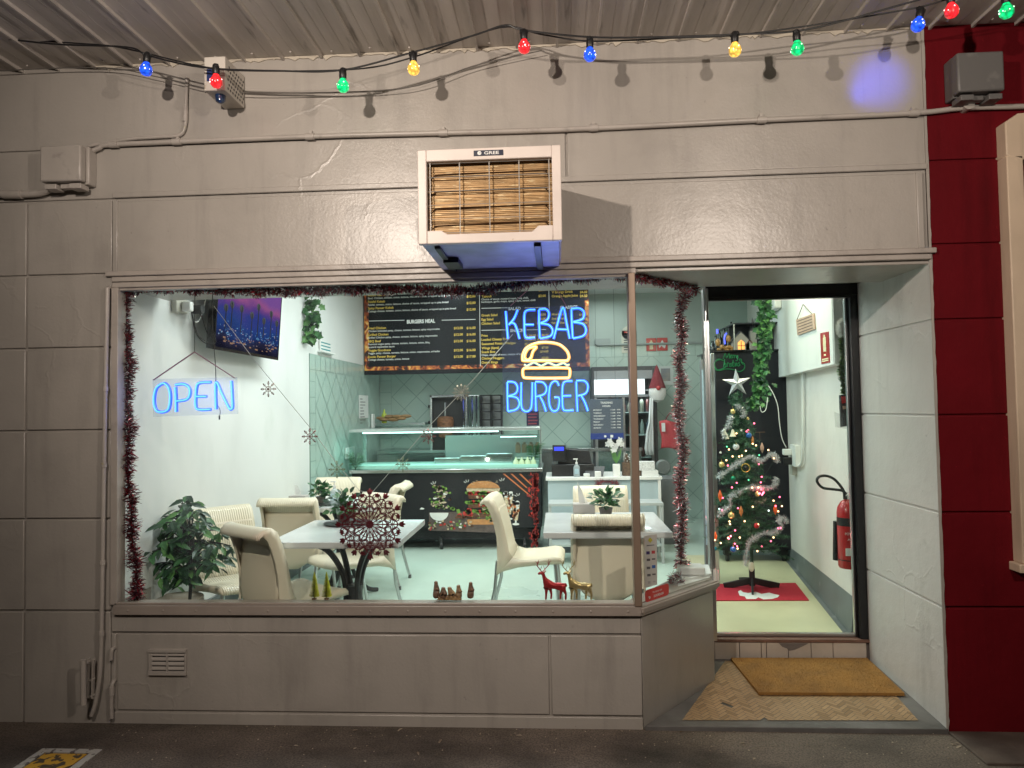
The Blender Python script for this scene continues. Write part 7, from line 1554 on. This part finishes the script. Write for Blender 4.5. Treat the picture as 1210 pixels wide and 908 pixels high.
# hanging sign board
bh = lambda px, py, off=.0: (lambda d, n, p0: CAM+d*((p0-CAM).dot(n)/d.dot(n)))(ray(px, py), Vector((1, -.143, 0)), Vector((1.712-off, 1.0, 0)))
t = thing('hanging_plaque', 'small striped wooden plaque with wording hanging on the corridor bulkhead', 'sign', bh(952, 396))
A_, B_, C_, D_ = bh(940.5, 378, .012), bh(961, 370.5, .012), bh(962.5, 389, .012), bh(942, 396.5, .012)
f = MB(); f.poly3([A_, D_, C_, B_], Vector((.010, 0, 0))); f.build('board', mat('blush_wood', (.52, .36, .28), .6, var=(9, .2)), t, smooth=False)
f = MB()
for i in range(5):
    v = .12+i*.185; a = A_.lerp(D_, v); b = B_.lerp(C_, v); e = A_.lerp(D_, v+.05); g_ = B_.lerp(C_, v+.05); o_ = Vector((-.001, 0, 0)); f.face([a+(b-a)*.08+o_, b-(b-a)*.08+o_, g_-(b-a)*.08+o_, e+(b-a)*.08+o_])
for cr_, i_, j_ in ((A_, .08, -.08), ): pass
f.build('wording', mat('dark_brown', (.07, .035, .03), .6), t, smooth=False)
f = MB(); ap = bh(949, 360, .012); f.tube([A_.lerp(B_, .08), ap, A_.lerp(B_, .92)], .0025, 5); f.build('cord', mat('dark_brown'), t)
t = thing('fire_sign', 'narrow red extinguisher location sign on the corridor bulkhead', 'sign', bh(974, 430))
A_, B_, C_, D_ = bh(969, 394, .003), bh(979, 392, .003), bh(980.5, 428.5, .003), bh(970.5, 430.5, .003)
f = MB(); f.poly3([A_, D_, C_, B_], Vector((.003, 0, 0))); f.build('panel', redp, t, smooth=False)
f = MB(); L_ = lambda u, v: A_.lerp(B_, u).lerp(D_.lerp(C_, u), v)+Vector((-.001, 0, 0))
for u0, u1, v0, v1 in ((.33, .67, .16, .62), (.42, .58, .08, .16), (.38, .62, .70, .76), (.12, .88, .84, .88), (.12, .88, .90, .94)): f.face([L_(u0, v0), L_(u1, v0), L_(u1, v1), L_(u0, v1)])
f.build('symbol', mat('symbol_cream'), t, smooth=False)
t = thing('exit_light', 'white emergency light fitting high on the corridor bulkhead', 'light fitting', bh(922, 365)); f = MB(); p = bh(921, 366); rbox(f, p, -.12, .25, p.z, p.z+.10, 0, .06); f.build('housing', white, t, bevel=.01)
# end face of the white bulkhead, its shade put into the grey
f = MB(); f.box((1.712, .975, 1.795), (1.80, .995, 2.25)); f.build('bulkhead_end', mat('end_shade_grey', (.42, .42, .41), .5, bump=(40, .2)), B)
# extinguisher
EY = .99; c = P(1003.5, 671, EY); x, z0 = c.x, c.z; z1 = P(1003, 590, EY).z; t = thing('fire_extinguisher', 'red fire extinguisher with black hose loop behind the right door jamb', 'fire extinguisher', (x, EY, z0))
H = z1-z0; r = .062
f = MB(); f.lathe([(r*.9, 0), (r, .012), (r, H*.80), (r*.92, H*.88), (r*.6, H*.96), (r*.25, H)], (x, EY, z0), 28); f.build('cylinder', redp, t)
f = MB(); f.lathe([(r*1.01, H*.62), (r*1.01, H*.74)], (x, EY, z0), 28); f.lathe([(r*1.01, H*.045+.03), (r*1.01, H*.05+.034)], (x, EY, z0), 28); f.build('black_band', black, t)
f = MB(); f.text('POWDER', (x-r*.70, EY-r*1.04, z0+H*.50), (1, 0, 0), (0, 0, 1), .022, width=r*1.3); f.text('ABE', (x-r*.5, EY-r*1.04, z0+H*.42), (1, 0, 0), (0, 0, 1), .018, width=r*.8)
for i in range(2): f.box((x-r*.7+i*.042, EY-r*1.03, z0+H*.20), (x-r*.7+i*.042+.034, EY-r*1.02, z0+H*.31))
f.build('print', paper, t, smooth=False)
f = MB(); f.cyl((x, EY, z0+H), (x, EY, z0+H+.025), .014); f.box((x-.012, EY-.012, z0+H+.02), (x+.06, EY+.012, z0+H+.03)); f.bar((x-.01, EY, z0+H+.035), (x+.06, EY, z0+H+.065), .018, .005); f.build('valve', chrome, t)
f = MB(); f.tube(smooth_path([P(p[0], p[1], EY-.01) for p in ((1000, 584), (995, 580), (985, 578.5), (972, 576.5), (965.5, 569), (968, 563.5), (976, 562.5), (985, 566), (992, 573), (997, 581), (998, 590))], 5), .0085, 10); f.build('hose', black, t)
f = MB(); f.cyl(P(989, 616, EY+.04), P(988.5, 662, EY+.04), .022, n=14); f.build('discharge_horn', blackgl, t)
# hanging garland on the right jamb
t = thing('hanging_garland', 'white pompom and green tinsel strand hanging on the right door jamb', 'garland', P(996, 470, .93))
GYY = .92; f = MB(); cpt = P(995.5, 388, GYY)
for i in range(900): d = rv(1).normalized(); s_ = cpt+Vector((d.x*.026, d.y*.02, d.z*.05)); w_ = d.cross(Vector((.3, .8, .1))).normalized()*.0016; f.add([s_-w_, s_+w_, s_+d*.018], [(0, 1, 2)])
f.ball(cpt, .026, 10, sc=(1, .8, 1.8)); f.build('pompom', mat('fluff'), t)
f = MB(); tinsel(f, [P(996, 398, GYY), P(996.5, 420, GYY), P(995, 440, GYY), P(998, 466, GYY)], .024, 7000, wdt=.0022, mats=(0, 1, 0, 2)); f.build('tinsel', [mat('foil_green', (.05, .16, .03), .3, .8), mat('foil_moss', (.20, .28, .06), .3, .8), mat('foil_dark', (.01, .03, .01), .4)], t, smooth=False)
f = MB(); f.tube(smooth_path([P(989, 357, GYY), P(993, 354, GYY), P(996, 362, GYY), P(996, 376, GYY)], 4), .002, 5); f.build('loop', silk, t)
t = thing('snack_packet', 'dark printed snack packet in a clear bag hanging under the green strand', 'packet', P(998, 505, GYY))
f = MB(); f.poly3([P(992.5, 467, GYY), P(1001, 466, GYY-.0), P(1006, 503, GYY-.0), P(994, 505, GYY-.0)][::-1], (0, .02, 0)); f.build('packet', mat('packet_dark', (.035, .028, .03), .25, coat=.6, bump=(30, .6)), t, bevel=.003)
f = MB(); f.poly3([P(994, 469, GYY-.001), P(1000, 468.5, GYY-.001), P(1001, 476, GYY-.001), P(995, 477, GYY-.001)][::-1], (0, .0005, 0)); f.build('print', redp, t, smooth=False); f = MB(); f.poly3([P(995.5, 480, GYY-.001), P(1001, 480, GYY-.001), P(1001.5, 483, GYY-.001), P(996, 484, GYY-.001)][::-1], (0, .0005, 0)); f.build('print', mat('orn_salmon'), t, smooth=False)
f = MB(); f.add([P(986, 487, GYY), P(994, 490, GYY-.01), P(1000, 486, GYY-.02), P(1008, 490, GYY), P(1014, 505, GYY), P(1000, 507, GYY-.02), P(987, 505, GYY)], [(0, 1, 6), (1, 5, 6), (1, 2, 5), (2, 3, 5), (3, 4, 5)]); f.build('clear_wrap', glass('wrap', (.8, .8, .8), 2.5, haze=.08), t, smooth=False)
# tall glazed fridge whose bright side shows through the corner pane
t = thing('glass_fridge', 'upright white fridge with pale blue glare painted on its glass side at the corner pane', 'fridge', (1.3, 2.2, FZ))
fx0, fx1, fy = P(831, 540, 2.3).x, P(842, 540, 2.3).x, 2.3
f = MB(); f.box((fx0, fy, FZ+.05), (fx1, fy+.06, P(835, 425, fy).z)); f.build('cabinet', mat('cab_grey'), t, bevel=.004)
f = MB(); f.box((fx0+.004, fy-.004, FZ+.30), (fx1-.006, fy-.001, P(835, 437, fy).z)); f.build('glass_side', mat('glare_glass', (.30, .42, .48), .1, var=(60, .35), coat=1, stretch=(4, 1, 1), emit=(.5, .75, .85), estr=.18), t)  # glare on the glass painted as a faint glow with pale streaks
f = MB(); f.box((fx1, fy-.01, FZ+.02), (fx1+.03, fy+.02, P(835, 418, fy).z)); f.build('frame', alu, t, bevel=.002)
